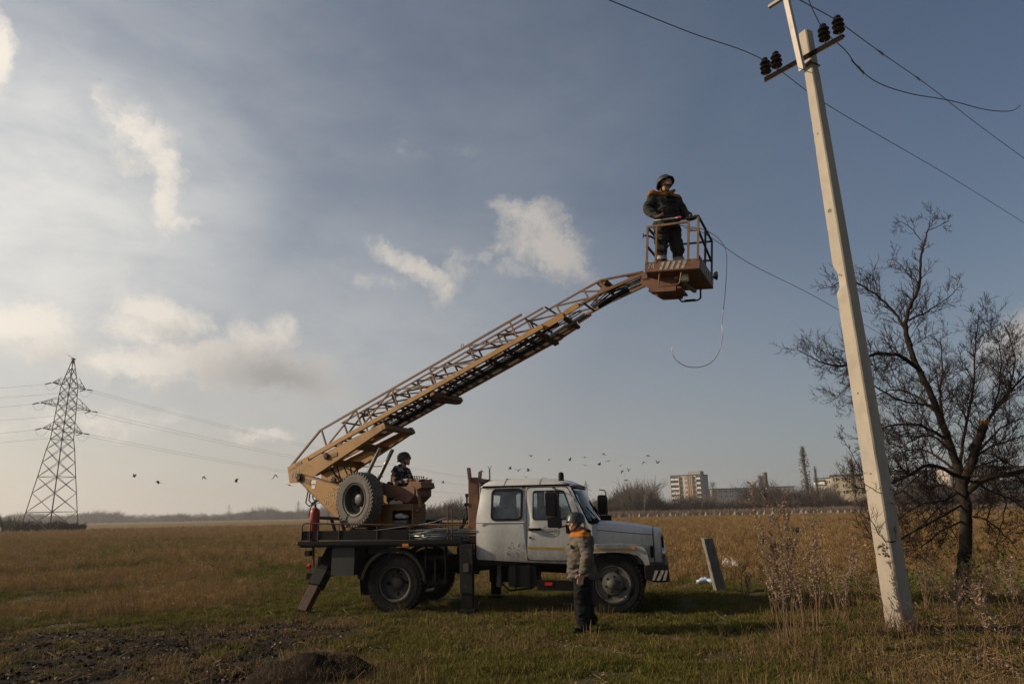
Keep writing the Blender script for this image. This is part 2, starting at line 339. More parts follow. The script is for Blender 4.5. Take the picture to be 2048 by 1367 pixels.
MT = dict(
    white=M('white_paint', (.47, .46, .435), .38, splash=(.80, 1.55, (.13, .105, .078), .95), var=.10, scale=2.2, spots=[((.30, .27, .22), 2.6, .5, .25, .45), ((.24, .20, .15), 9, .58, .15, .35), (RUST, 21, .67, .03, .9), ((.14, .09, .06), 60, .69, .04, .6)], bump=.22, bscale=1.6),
    tan=M('ochre_paint', (.300, .146, .026), .5, var=.14, scale=3, spots=[((.13, .064, .022), 4, .52, .16, .65), ((.36, .20, .06), 7, .62, .08, .4), (RUST, 17, .62, .05, .9), ((.03, .018, .012), 40, .68, .04, .8)], bump=.04, bscale=12),
    tan2=M('worn_ochre_paint', (.150, .073, .022), .6, var=.25, scale=6, spots=[(RUST, 9, .52, .12, .85), ((.05, .025, .015), 30, .62, .06, .8)], bump=.1, bscale=40),
    rust=M('rusty_steel', (.060, .030, .018), .75, var=.4, scale=14, spec=.3, spots=[((.022, .012, .009), 8, .5, .15, .8)], bump=.15, bscale=60),
    brown=M('red_brown_primer', (.135, .054, .025), .65, var=.3, scale=5, spots=[((.045, .021, .014), 7, .52, .14, .8), ((.20, .10, .045), 11, .62, .08, .6)], bump=.08),
    black=M('black_paint', (.007, .007, .0073), .6, var=.4, scale=9, spec=.16, spots=[((.026, .022, .017), 6, .60, .15, .5)], bump=.08),
    dark=M('dark_chassis', (.008, .0074, .0068), .8, var=.4, scale=7, spec=.12, spots=[((.028, .022, .016), 5, .58, .2, .5)], bump=.1),
    drab=M('drab_steel', (.016, .0155, .0135), .75, var=.3, scale=6, spec=.15, spots=[((.02, .018, .016), 7, .55, .15, .6), ((.075, .06, .045), 5, .6, .12, .5)]),
    grey=M('grey_steel', (.12, .125, .12), .55, var=.25, scale=8, spots=[((.06, .055, .05), 10, .55, .15, .6)]),
    chrome=M('bright_steel', (.55, .55, .55), .25, metal=1.0, var=.1),
    rubber=M('tyre_rubber', (.011, .0105, .010), .88, var=.3, scale=10, spec=.14, spots=[((.05, .04, .028), 5, .54, .22, .45)], bump=.15, bscale=50),
    rubber2=M('dusty_tyre_rubber', (.09, .08, .066), .85, var=.35, scale=9, spots=[((.16, .135, .10), 6, .48, .2, .6)], bump=.2, bscale=50),
    rim=M('dull_rim', (.045, .040, .034), .6, var=.3, scale=12, spots=[(RUST, 9, .55, .15, .6)]),
    rimf=M('light_rim', (.075, .067, .055), .6, var=.3, scale=10, spots=[((.06, .05, .04), 7, .52, .2, .7)]),
    concrete=M('concrete', (.35, .30, .235), .9, splash=(-.1, 1.6, (.20, .165, .12), .8), var=.14, scale=2.2, stretch=(1, 1, .5), spots=[((.24, .21, .165), 3, .52, .2, .7), ((.12, .10, .08), 55, .70, .03, .8)], bump=.25, bscale=90),
    concrete_old=M('old_concrete', (.16, .145, .12), .92, var=.25, scale=9, spots=[((.07, .065, .05), 6, .5, .2, .7)], bump=.3, bscale=60),
    red=M('extinguisher_red', (.21, .014, .011), .45, var=.15, scale=6, spots=[((.13, .02, .015), 8, .6, .15, .6)]),
    paper=M('worn_label', (.62, .60, .54), .7, var=.12, scale=30, spots=[((.3, .27, .2), 30, .55, .1, .5)]),
    yellow=M('faded_yellow_stripe', (.30, .185, .03), .5, var=.15, scale=6),
    orange=M('orange_plastic', (.55, .16, .02), .4, var=.1),
    redlens=M('red_lens', (.45, .02, .015), .25, var=.1),
    seat=M('seat_fabric', (.03, .036, .05), .9, var=.2, scale=12),
    lining=M('cab_lining', (.045, .05, .062), .85, var=.15),
    ceramic=M('brown_glazed_ceramic', (.018, .012, .010), .22, var=.2),
    wire=M('weathered_wire', (.05, .05, .052), .55, var=.2), wirebright=M('bare_aluminium_wire', (.36, .36, .35), .35, metal=.6, var=.15, scale=9),
    steel_far=M('far_galvanised_steel', (.10, .095, .09), .7, var=.1),
    bark=M('dark_bark', (.026, .020, .015), .98, var=.45, scale=14, spec=.1, spots=[((.055, .043, .03), 12, .55, .15, .6), ((.035, .04, .016), 4, .6, .1, .35)], bump=.5, bscale=45, stretch=(1, 1, .4)),
    twig=M('twig_bark', (.030, .020, .016), .9, var=.3, scale=9, spec=.1),
    wood=M('torn_wood', (.24, .105, .032), .8, var=.3, scale=25),
    stencil=M('faded_stencil', (.50, .34, .15), .6, var=.25, scale=40), sticker=M('white_sticker', (.6, .58, .53), .6, var=.15, scale=40),
    stripew=M('worn_white_stripe', (.29, .255, .215), .75, var=.3, scale=22, spots=[((.08, .05, .035), 18, .55, .1, .8)]),
)
def glassmat():
    m = bpy.data.materials.new('window_glass'); m.use_nodes = True; N = m.node_tree.nodes; L = m.node_tree.links
    N.clear(); o = N.new('ShaderNodeOutputMaterial'); t = N.new('ShaderNodeBsdfTransparent'); t.inputs[0].default_value = (.80, .85, .85, 1)
    g = N.new('ShaderNodeBsdfGlossy'); g.inputs['Roughness'].default_value = .03; g.inputs[0].default_value = (.9, .9, .9, 1)
    f = N.new('ShaderNodeFresnel'); f.inputs[0].default_value = 1.5
    d = N.new('ShaderNodeBsdfDiffuse'); d.inputs[0].default_value = (.42, .42, .40, 1)
    tc = N.new('ShaderNodeTexCoord'); n = N.new('ShaderNodeTexNoise'); n.inputs['Scale'].default_value = 9; n.inputs['Detail'].default_value = 6; L.new(tc.outputs['Object'], n.inputs['Vector'])
    mr = N.new('ShaderNodeMapRange'); mr.inputs[1].default_value = .35; mr.inputs[2].default_value = .8; mr.inputs[3].default_value = .02; mr.inputs[4].default_value = .13; L.new(n.outputs[0], mr.inputs[0])
    a = N.new('ShaderNodeMixShader'); L.new(mr.outputs[0], a.inputs[0]); L.new(t.outputs[0], a.inputs[1]); L.new(d.outputs[0], a.inputs[2])
    b = N.new('ShaderNodeMixShader'); L.new(f.outputs[0], b.inputs[0]); L.new(a.outputs[0], b.inputs[1]); L.new(g.outputs[0], b.inputs[2]); L.new(b.outputs[0], o.inputs[0])
    return m
MT['glass'] = glassmat()
_tmp = [None]
def evaluated(o):
    """mesh of a not yet placed object with its modifiers applied"""
    if _tmp[0] is None: _tmp[0] = bpy.data.scenes.new('workbench_scene')
    sc = _tmp[0]; sc.collection.objects.link(o); vl = sc.view_layers[0]; vl.update(); dg = vl.depsgraph
    me = bpy.data.meshes.new_from_object(o.evaluated_get(dg)); sc.collection.objects.unlink(o); bpy.data.objects.remove(o); return me
def text_mesh(s, size, depth=.0):
    cu = bpy.data.curves.new('lettering', 'FONT'); cu.body = s; cu.size = size; cu.extrude = .002; cu.align_x = 'CENTER'; cu.align_y = 'CENTER'; cu.resolution_u = 2
    o = bpy.data.objects.new('lettering', cu); me = evaluated(o); bpy.data.curves.remove(cu); return me
def lettering(name, s, size, mat, parent, xf):
    me = text_mesh(s, size); me.transform(xf); me.materials.clear(); me.materials.append(mat); return link_obj(name, me, parent)
# ------------------------------------------------------------------ ground
def nz(x, y, s, o=0.0): return mnoise.noise((x * s + o, y * s - o, o * .37))
def hz(x, y):
    d = math.hypot(x, y - 11); fade = 1.0 if d < 40 else max(0.0, 1 - (d - 40) / 80)
    return (.035 * nz(x, y, .55, 3) + .022 * nz(x, y, 1.7, 9) + .012 * nz(x, y, 4.5, 5)) * fade
def sstep(a, b, v):
    t = min(1, max(0, (v - a) / (b - a))); return t * t * (3 - 2 * t)
def soil_mask(x, y):
    """bare turned earth left of and before the truck"""
    e = .55 * nz(x, y, .45, 1) + .35 * nz(x, y, 1.3, 2)
    edge_r = -1.0 - (y - 7.6) * .50                      # right edge runs back to the left
    a = sstep(.9, -.7, x - edge_r + e * 1.2)
    b = sstep(12.9, 11.9, y + e * 1.1 + (x + 6) * -.07)
    return a * b
def litter_mask(x, y):
    e = .8 * nz(x, y, .6, 4)
    return max(sstep(3.6, 4.8, x + e + (y - 9) * -.35) * sstep(12.6, 10.9, y + e), .5 * sstep(3.0, .5, math.hypot(x - 8.2, y - 13.4)))
def tall_mask(x, y):
    """standing dry grass of the field"""
    e = 2.0 * nz(x, y, .22, 6) + 1.0 * nz(x, y, .7, 7)
    right = sstep(17.0, 21.0, y + e) * sstep(.0, 3.0, x + e * .5) * (1.0 if y > 24 or x < 7 else sstep(16.0, 22.0, y + e))
    left = sstep(27, 40, y + e * 3) * sstep(3.5, .0, x)
    green = sstep(26, 34, y + 2 * e) * sstep(78, 60, y + 6 * e) * sstep(2, -4, x)     # mown green strip in the left field
    patch = sstep(.1, .5, nz(x, y, .16, 8) + .25) * sstep(-5.2, -7.5, x) * sstep(13.2, 15, y) * .75
    return max(right, left * (1 - .85 * green), patch)
def green_mask(x, y):
    e = 2.0 * nz(x, y, .22, 6) + 1.0 * nz(x, y, .7, 7)
    return sstep(24, 33, y + 2 * e) * sstep(86, 62, y + 6 * e) * sstep(2, -4, x) * (.55 + .45 * sstep(-.2, .3, nz(x, y, .12, 31)))
def build_ground():
    def axis(c, lo, hi, fine, n):
        # fine spacing near c, growing outward
        out = [c]; st = fine; p = c
        while p < hi: p += st; st *= 1.0 if abs(p - c) < n else 1.13; out.append(min(p, hi))
        st = fine; p = c; left = []
        while p > lo: p -= st; st *= 1.0 if abs(p - c) < n else 1.13; left.append(max(p, lo))
        return sorted(set(left + out))
    xs = axis(0, -6000, 6000, .12, 9); ys = axis(11, -300, 8000, .12, 5.5)
    nx, ny = len(xs), len(ys)
    V = []; soil = []; lit = []; tall = []; grn = []
    for y in ys:
        for x in xs:
            near = abs(x) < 40 and 0 < y < 90
            h = hz(x, y)
            s = soil_mask(x, y) if near and y < 16 else 0.0
            l = litter_mask(x, y) if near else 0.0
            if s > .02: h += s * (.045 * nz(x, y, 3.2, 11) + .03 * nz(x, y, 7, 12) - .01)
            V.append((x, y, h)); soil.append(s); lit.append(l); tall.append(tall_mask(x, y) if y > 5 else 0); grn.append(green_mask(x, y) if 15 < y < 120 else 0.0)
    F = [(j * nx + i, j * nx + i + 1, (j + 1) * nx + i + 1, (j + 1) * nx + i) for j in range(ny - 1) for i in range(nx - 1)]
    me = bpy.data.meshes.new('ground'); me.from_pydata(V, [], F); me.shade_smooth()
    for nme, dat in (('soil', soil), ('litter', lit), ('tall', tall), ('green', grn)):
        at = me.attributes.new(nme, 'FLOAT', 'POINT'); at.data.foreach_set('value', dat)
    m = bpy.data.materials.new('field_ground'); m.use_nodes = True; nt = m.node_tree; N = nt.nodes; L = nt.links
    b = N['Principled BSDF']; b.inputs['Roughness'].default_value = .95; b.inputs['Specular IOR Level'].default_value = .1
    tc = N.new('ShaderNodeTexCoord'); src = tc.outputs['Object']
    def nn(s, d=6, r=.6):
        n = N.new('ShaderNodeTexNoise'); n.inputs['Scale'].default_value = s; n.inputs['Detail'].default_value = d; n.inputs['Roughness'].default_value = r; L.new(src, n.inputs['Vector']); return n.outputs[0]
    def mr(v, a, c, lo=0, hi=1):
        n = N.new('ShaderNodeMapRange'); n.inputs[1].default_value = a; n.inputs[2].default_value = c; n.inputs[3].default_value = lo; n.inputs[4].default_value = hi; L.new(v, n.inputs[0]); return n.outputs[0]
    def mix(f, a, c):
        n = N.new('ShaderNodeMix'); n.data_type = 'RGBA'
        if isinstance(f, float): n.inputs[0].default_value = f
        else: L.new(f, n.inputs[0])
        for k, q in ((6, a), (7, c)):
            if isinstance(q, tuple): n.inputs[k].default_value = (*q, 1)
            else: L.new(q, n.inputs[k])
        return n.outputs[2]
    def att(s):
        a = N.new('ShaderNodeAttribute'); a.attribute_name = s; return a.outputs['Fac']
    g = mix(mr(nn(.5), .4, .6), (.050, .052, .014), (.085, .062, .026))
    g = mix(mr(nn(7, 8, .7), .5, .7), g, (.035, .026, .016))
    so = mix(mr(nn(2.2, 8, .7), .35, .65), (.009, .0068, .005), (.026, .019, .0125))
    so = mix(mr(nn(30, 4), .64, .72, 0, .5), so, (.07, .055, .04))
    li = mix(mr(nn(16, 6, .7), .4, .65), (.026, .018, .011), (.085, .052, .027))
    ta = mix(mr(nn(.06, 6), .35, .65), (.195, .126, .052), (.155, .106, .044))
    ta = mix(mr(nn(1.1, 6), .45, .7, 0, .6), ta, (.09, .058, .028))
    c = mix(att('tall'), g, ta); c = mix(att('green'), c, mix(mr(nn(.3), .35, .65), (.125, .120, .024), (.145, .108, .034))); c = mix(att('litter'), c, li); c = mix(att('soil'), c, so)
    L.new(c, b.inputs['Base Color'])
    bp = N.new('ShaderNodeBump'); bp.inputs['Strength'].default_value = .6; bp.inputs['Distance'].default_value = .04; L.new(nn(14, 8, .7), bp.inputs['Height']); L.new(bp.outputs[0], b.inputs['Normal'])
    me.materials.append(m)
    return kind(link_obj('ground', me), 'structure')
ground = build_ground()

# ------------------------------------------------------------------ ground cover, instanced
def scatter(name, pts, rots, scales, idx, protos, label, cat=None):
    """one object whose points carry copies of small plant meshes"""
    coll = bpy.data.collections.new(name + '_sources')
    for i, me in enumerate(protos):
        o = bpy.data.objects.new('%s_source_%02d' % (name, i), me); coll.objects.link(o)
    me = bpy.data.meshes.new(name); me.from_pydata([tuple(p) for p in pts], [], [])
    a = me.attributes.new('rot', 'FLOAT_VECTOR', 'POINT'); a.data.foreach_set('vector', np.array(rots, dtype=np.float32).ravel())
    a = me.attributes.new('scl', 'FLOAT_VECTOR', 'POINT'); a.data.foreach_set('vector', np.array(scales, dtype=np.float32).ravel())
    a = me.attributes.new('pick', 'INT', 'POINT'); a.data.foreach_set('value', np.array(idx, dtype=np.int32))
    o = link_obj(name, me)
    ng = bpy.data.node_groups.new(name + '_nodes', 'GeometryNodeTree')
    ng.interface.new_socket('Geometry', in_out='INPUT', socket_type='NodeSocketGeometry'); ng.interface.new_socket('Geometry', in_out='OUTPUT', socket_type='NodeSocketGeometry')
    N = ng.nodes; L = ng.links
    gi = N.new('NodeGroupInput'); go = N.new('NodeGroupOutput'); ip = N.new('GeometryNodeInstanceOnPoints'); ci = N.new('GeometryNodeCollectionInfo')
    ci.inputs['Collection'].default_value = coll; ci.inputs['Separate Children'].default_value = True; ci.inputs['Reset Children'].default_value = True
    def na(n_, t):
        q = N.new('GeometryNodeInputNamedAttribute'); q.data_type = t; q.inputs[0].default_value = n_; return q.outputs[0]
    L.new(gi.outputs[0], ip.inputs['Points']); L.new(ci.outputs[0], ip.inputs['Instance']); ip.inputs['Pick Instance'].default_value = True
    L.new(na('pick', 'INT'), ip.inputs['Instance Index'])
    e2r = N.new('FunctionNodeEulerToRotation'); L.new(na('rot', 'FLOAT_VECTOR'), e2r.inputs[0]); L.new(e2r.outputs[0], ip.inputs['Rotation'])
    L.new(na('scl', 'FLOAT_VECTOR'), ip.inputs['Scale']); L.new(ip.outputs[0], go.inputs[0])
    md = o.modifiers.new('copies', 'NODES'); md.node_group = ng
    o['kind'] = 'stuff'; o['label'] = label
    if cat: o['category'] = cat
    return o
GREEN = leafmat('green_grass_blade', (.078, .086, .012), .55, .3, tint=(.125, .100, .022)); STRAW = leafmat('dry_grass_blade', (.22, .150, .060), .55, .2, tint=(.13, .085, .036))
FIELD = leafmat('field_grass_blade', (.285, .182, .074), .45, .2, tint=(.20, .120, .046)); LITTER = leafmat('dead_leaf', (.26, .17, .09), .6, .15, tint=(.13, .075, .035)); PALE = leafmat('pale_dead_leaf', (.40, .36, .29), .5, .1)
def tuft(n, h, spread, width, mat, bend=.5, seed=0, seeds=False):
    r = random.Random(seed); mb = MB()
    for i in range(n):
        a = r.uniform(0, 6.283); rr = spread * math.sqrt(r.random()); x, y = rr * math.cos(a), rr * math.sin(a)
        hh = h * r.uniform(.45, 1.1); t = r.uniform(0, 6.283); lean = r.uniform(.05, bend); dx, dy = math.cos(t) * lean * hh, math.sin(t) * lean * hh
        wa = r.uniform(0, 3.14); wx, wy = math.cos(wa) * width / 2, math.sin(wa) * width / 2
        mb.add([(x - wx, y - wy, -.01), (x + wx, y + wy, -.01), (x + dx * .45 + wx * .8, y + dy * .45 + wy * .8, hh * .62), (x + dx * .45 - wx * .8, y + dy * .45 - wy * .8, hh * .62), (x + dx, y + dy, hh * (1 - lean * .3))], [(0, 1, 2, 3), (3, 2, 4)])
        if seeds and r.random() < .6:
            for q in range(3):
                zz = hh * r.uniform(.72, 1.0); k = zz / hh; px_, py_ = x + dx * k, y + dy * k; s = width * 2.2
                mb.add([(px_ - s, py_, zz), (px_ + s * r.uniform(-.5, .5), py_ + s, zz + s), (px_ + s, py_, zz + 2 * s)], [(0, 1, 2)])
    return mb.build('tuft', mat, link=False)
def leaf_mesh(mat, s, seed):
    r = random.Random(seed); mb = MB()
    pts = [(-1, 0, 0), (-.3, .45, r.uniform(.05, .4)), (.5, .35, r.uniform(.05, .4)), (1, 0, r.uniform(0, .5)), (.4, -.4, r.uniform(0, .3)), (-.4, -.4, r.uniform(0, .3))]
    mb.add([(p[0] * s, p[1] * s, p[2] * s + .003) for p in pts], [(0, 1, 5), (1, 2, 4, 5), (2, 3, 4)]); return mb.build('leaf', mat, link=False)
def in_view(x, y, m=1.5): return abs(x) < .80 * y + m
def grass_cover():
    r = random.Random(21)
    P, Ro, S, I = [], [], [], []
    protos = [tuft(38, .06, .12, .007, GREEN, 1.1, 1), tuft(38, .05, .13, .007, GREEN, 1.2, 2), tuft(28, .085, .10, .007, GREEN, .9, 3),
              tuft(34, .055, .14, .006, STRAW, 1.4, 4), tuft(26, .075, .12, .006, STRAW, 1.2, 5), tuft(10, .17, .09, .005, STRAW, .8, 6)]
    def put(x, y, i, s):
        P.append((x, y, hz(x, y) - .003)); Ro.append((r.uniform(-.1, .1), r.uniform(-.1, .1), r.uniform(0, 6.28))); S.append((s, s, s * r.uniform(.7, 1.3))); I.append(i)
    n = 0
    for _ in range(330000):
        y = 6.5 + 40 * r.random() ** 1.6; x = r.uniform(-1, 1) * (.80 * y + 1.5)
        if r.random() > min(1.0, (18 / y) ** 1.0): continue
        so = soil_mask(x, y) if y < 16 else 0; li = litter_mask(x, y); ta = tall_mask(x, y)
        if r.random() < so * .93 or r.random() < li * .8 or r.random() < ta * .5: continue
        if nz(x, y, 1.1, 14) + .5 * nz(x, y, 3, 15) < -.24: continue
        g = .78 + 1.1 * nz(x, y, .55, 16) + .4 * nz(x, y, 2.2, 17) - .35 * li - .6 * so
        sc = r.uniform(.7, 1.35) * (1 + max(0, y - 14) * .03)
        put(x, y, r.choice((0, 0, 1, 1, 2)) if r.random() < g else r.choice((3, 3, 3, 4, 4)) if r.random() < .93 else 5, sc); n += 1
        if n > 90000: break
    for _ in range(26000):
        y = 26 + 62 * r.random() ** 1.3; x = -r.random() * (.80 * y + 1.5) + 1
        if r.random() < green_mask(x, y): put(x, y, r.choice((0, 1, 2, 2, 4)), r.uniform(1.6, 3.0))
    return scatter('short_grass', P, Ro, S, I, protos, 'short green and yellowed grass around the truck')
grass_cover()
def tall_cover():
    r = random.Random(22); P, Ro, S, I = [], [], [], []
    protos = [tuft(20, .46, .16, .007, FIELD, .35, 11, True), tuft(20, .38, .2, .007, FIELD, .45, 12, True), tuft(16, .55, .14, .007, FIELD, .3, 13, True), tuft(24, .3, .2, .008, STRAW, .6, 14)]
    n = 0
    for _ in range(420000):
        y = 13 + 150 * r.random() ** 1.9; x = r.uniform(-1, 1) * (.80 * y + 2)
        t = tall_mask(x, y)
        if r.random() > t * (.55 + .45 * nz(x, y, .35, 18) + .25): continue
        if r.random() > min(1, 36 / y): continue
        if -4.5 < x < 3.4 and y < 17: continue
        s = r.uniform(.6, 1.15) * (1 + .004 * y) * (.72 if x < 0 else 1.0) * (.62 + .38 * sstep(16, 26, y)); P.append((x, y, hz(x, y))); Ro.append((r.uniform(-.12, .12), r.uniform(-.12, .12), r.uniform(0, 6.28)))
        S.append((s * 1.1, s * 1.1, s * r.uniform(.7, 1.2))); I.append(r.choice((0, 1, 2, 3, 0, 1))); n += 1
        if n > 100000: break
    return scatter('dry_field_grass', P, Ro, S, I, protos, 'tall brown dry grass standing in the field behind the truck')
tall_cover()
def litter_cover():
    r = random.Random(23); P, Ro, S, I = [], [], [], []
    protos = [leaf_mesh(LITTER, .016, 1), leaf_mesh(LITTER, .021, 2), leaf_mesh(LITTER, .012, 3), leaf_mesh(PALE, .014, 4), leaf_mesh(PALE, .010, 5)]
    st = MB(); st.bar((-.12, 0, .004), (.1, .03, .012), .005); protos.append(st.build('stalk', STRAW, link=False))
    cl = MB(); cl.ball((0, 0, .004), (.022, .017, .011), 7, 5); protos.append(cl.build('clod', M('earth_clod', (.014, .0105, .0075), .98, var=.4, spec=.05), link=False))
    for _ in range(90000):
        y = 6.5 + 13 * r.random() ** 1.4; x = r.uniform(-1, 1) * (.80 * y + 1.5)
        li = litter_mask(x, y); so = soil_mask(x, y)
        w = .20 + .85 * li + .30 * so
        if r.random() > w: continue
        i = r.choice((0, 1, 2, 0, 1, 2, 0, 1, 5)) if r.random() > .10 else r.choice((3, 4))
        if so > .4 and r.random() < .62: i = 6
        s = r.uniform(.6, 1.7) if i != 6 else (.3 + 1.5 * r.random() ** 3); P.append((x, y, hz(x, y) + (.0 if i == 6 else .012))); Ro.append((r.uniform(-.6, .6), r.uniform(-.6, .6), r.uniform(0, 6.28))); S.append((s, s, s)); I.append(i)
    return scatter('leaf_litter', P, Ro, S, I, protos, 'fallen leaves, stalks and clods scattered over the near ground')
litter_cover()
# ------------------------------------------------------------------ far things
def bush_mesh(seed, h, w, n, mat, up=.55, thick=.02):
    """bare bush: many thin crooked twigs"""
    r = random.Random(seed); mb = MB()
    def twig(p, d, L_, t, dep):
        q = p + d * L_; m = (p + q) / 2 + Vector((r.uniform(-1, 1), r.uniform(-1, 1), r.uniform(-.5, .5))) * L_ * .12
        mb.tube([p, m, q], [t, t * .7, t * .3], 3, cap=False)
        if dep > 0:
            for _ in range(3 if dep > 1 else 4):
                k = r.uniform(.3, 1); s = p.lerp(q, k); dd = (d + Vector((r.uniform(-1, 1), r.uniform(-1, 1), r.uniform(-.3, .9))) * .75).normalized()
                twig(s, dd, L_ * r.uniform(.4, .75), t * .6, dep - 1)
    for _ in range(n):
        a = r.uniform(0, 6.28); rr = w * .25 * r.random(); lean = r.uniform(.05, 1) * w / h * .9
        d = Vector((math.cos(a) * lean, math.sin(a) * lean, 1)).normalized()
        twig(Vector((rr * math.cos(a), rr * math.sin(a), 0)), d, h * r.uniform(.35, .6), thick, 2)
    return mb.build('bush', mat, link=False)
BUSH = leafmat('bare_bush_twigs', (.085, .050, .033), .45, 0, tint=(.058, .037, .028)); BUSH2 = leafmat('ruddy_bush_twigs', (.13, .066, .034), .45, 0, tint=(.07, .045, .03)); BUSHG = leafmat('grey_bush_twigs', (.085, .07, .055), .4, 0)
bushes = [bush_mesh(1, 4.8, 4.6, 30, BUSH, thick=.09), bush_mesh(2, 5.8, 4.6, 30, BUSH, thick=.09), bush_mesh(3, 4.4, 5.6, 34, BUSH2, thick=.09), bush_mesh(4, 7.5, 4.5, 22, BUSHG, thick=.08), bush_mesh(5, 2.8, 4.2, 34, BUSH2, thick=.09)]
def belt(name, label, n, fn, seed):
    r = random.Random(seed); P, Ro, S, I = [], [], [], []
    for _ in range(n):
        x, y, s, i = fn(r)
        P.append((x, y, -.1)); Ro.append((0, 0, r.uniform(0, 6.28))); S.append((s * r.uniform(.9, 1.4), s * r.uniform(.9, 1.4), s)); I.append(i)
    return scatter(name, P, Ro, S, I, bushes, label)
def f_right(r):
    t = r.random(); px = 1190 + 980 * t; Y = r.uniform(222, 300)
    x = ray(px, 1000).x / ray(px, 1000).y * Y
    s = r.uniform(.8, 1.35) * (1.0 + .25 * math.sin(px * .021) + .18 * math.sin(px * .05 + 1))
    if 1300 < px < 1360: s *= .8
    return x, Y, s, r.choice((0, 1, 2, 2, 3, 4))
belt('bare_thicket', 'belt of bare brown bushes before the apartment blocks', 1500, f_right, 31)
def f_mid(r):
    px = r.uniform(815, 1240); Y = r.uniform(230, 330); x = ray(px, 1000).x / ray(px, 1000).y * Y
    s = r.uniform(.45, .9) * (1.0 + .4 * sstep(1190, 1240, px) + .35 * math.exp(-((px - 905) / 25) ** 2))
    return x, Y, s, r.choice((0, 1, 2, 3, 4))
belt('low_thicket', 'low bare scrub seen behind the truck cab', 520, f_mid, 32)
def f_left(r):
    px = r.uniform(-150, 840); Y = r.uniform(900, 1250); x = ray(px, 1040).x / ray(px, 1040).y * Y
    s = r.uniform(1.1, 2.1) * (1 + .3 * math.sin(px * .013) + .2 * math.sin(px * .04))
    return x, Y, s, r.choice((0, 1, 3, 3, 4, 1))
belt('far_treeline', 'hazy line of far trees along the left horizon', 1300, f_left, 33)
def f_left2(r):
    px = r.uniform(-200, 900); Y = r.uniform(1500, 2200); x = ray(px, 1040).x / ray(px, 1040).y * Y
    return x, Y, r.uniform(1.6, 2.9), r.choice((0, 1, 3, 3))
belt('farther_treeline', 'faint second line of trees on the horizon', 800, f_left2, 34)
# reed strip in front of the thicket
def f_reed(r):
    px = r.uniform(1150, 2200); Y = r.uniform(205, 222); x = ray(px, 1000).x / ray(px, 1000).y * Y
    return x, Y, r.uniform(.45, .7), 0
def reeds():
    r = random.Random(35); P, Ro, S, I = [], [], [], []
    rm = leafmat('pale_reeds', (.15, .105, .075), .35, 0)
    protos = [tuft(40, 2.2, 1.6, .07, rm, .25, 41), tuft(40, 1.8, 1.8, .07, rm, .25, 42)]
    for _ in range(1600):
        x, y, s, _i = f_reed(r); P.append((x, y, 0)); Ro.append((0, 0, r.uniform(0, 6))); S.append((1, 1, r.uniform(.7, 1.1))); I.append(r.randint(0, 1))
    return scatter('reed_strip', P, Ro, S, I, protos, 'strip of dry reeds at the foot of the brown thicket')
reeds()

# row of small concrete anti-vehicle pyramids
def teeth():
    r = random.Random(5); mb = MB()
    mb.add([(-.75, -.75, -.2), (.75, -.75, -.2), (.75, .75, -.2), (-.75, .75, -.2), (-.16, -.16, 1.25), (.16, -.16, 1.25), (.16, .16, 1.25), (-.16, .16, 1.25)], [(0, 1, 5, 4), (1, 2, 6, 5), (2, 3, 7, 6), (3, 0, 4, 7), (4, 5, 6, 7)])
    me = mb.build('concrete_pyramid', M('pale_concrete', (.17, .145, .12), .9, var=.2), link=False)
    for px in (1237, 1258, 1267, 1280, 1297, 1315, 1326, 1340, 1352, 1367, 1372, 1386, 1398, 1413, 1428, 1441, 1455, 1470, 1486, 1501, 1516, 1530, 1546, 1585, 1603, 1612, 1628, 1643, 1656, 1661, 1676, 1690, 1702, 1718, 1722, 1737, 1765, 1778, 1840, 1862):
        Y = 198 + r.uniform(-4, 4); d = ray(px, 1020); o = link_obj('concrete_pyramid', me); o.location = (d.x / d.y * Y, Y, 0); o.rotation_euler = (r.uniform(-.08, .08), r.uniform(-.08, .08), r.uniform(0, 1.5)); k = r.uniform(.55, .9); o.scale = (k, k, k)
        tag(o, 'small pale concrete pyramid in the row before the brown thicket', 'tank trap', 'concrete pyramids along the far field edge')
teeth()

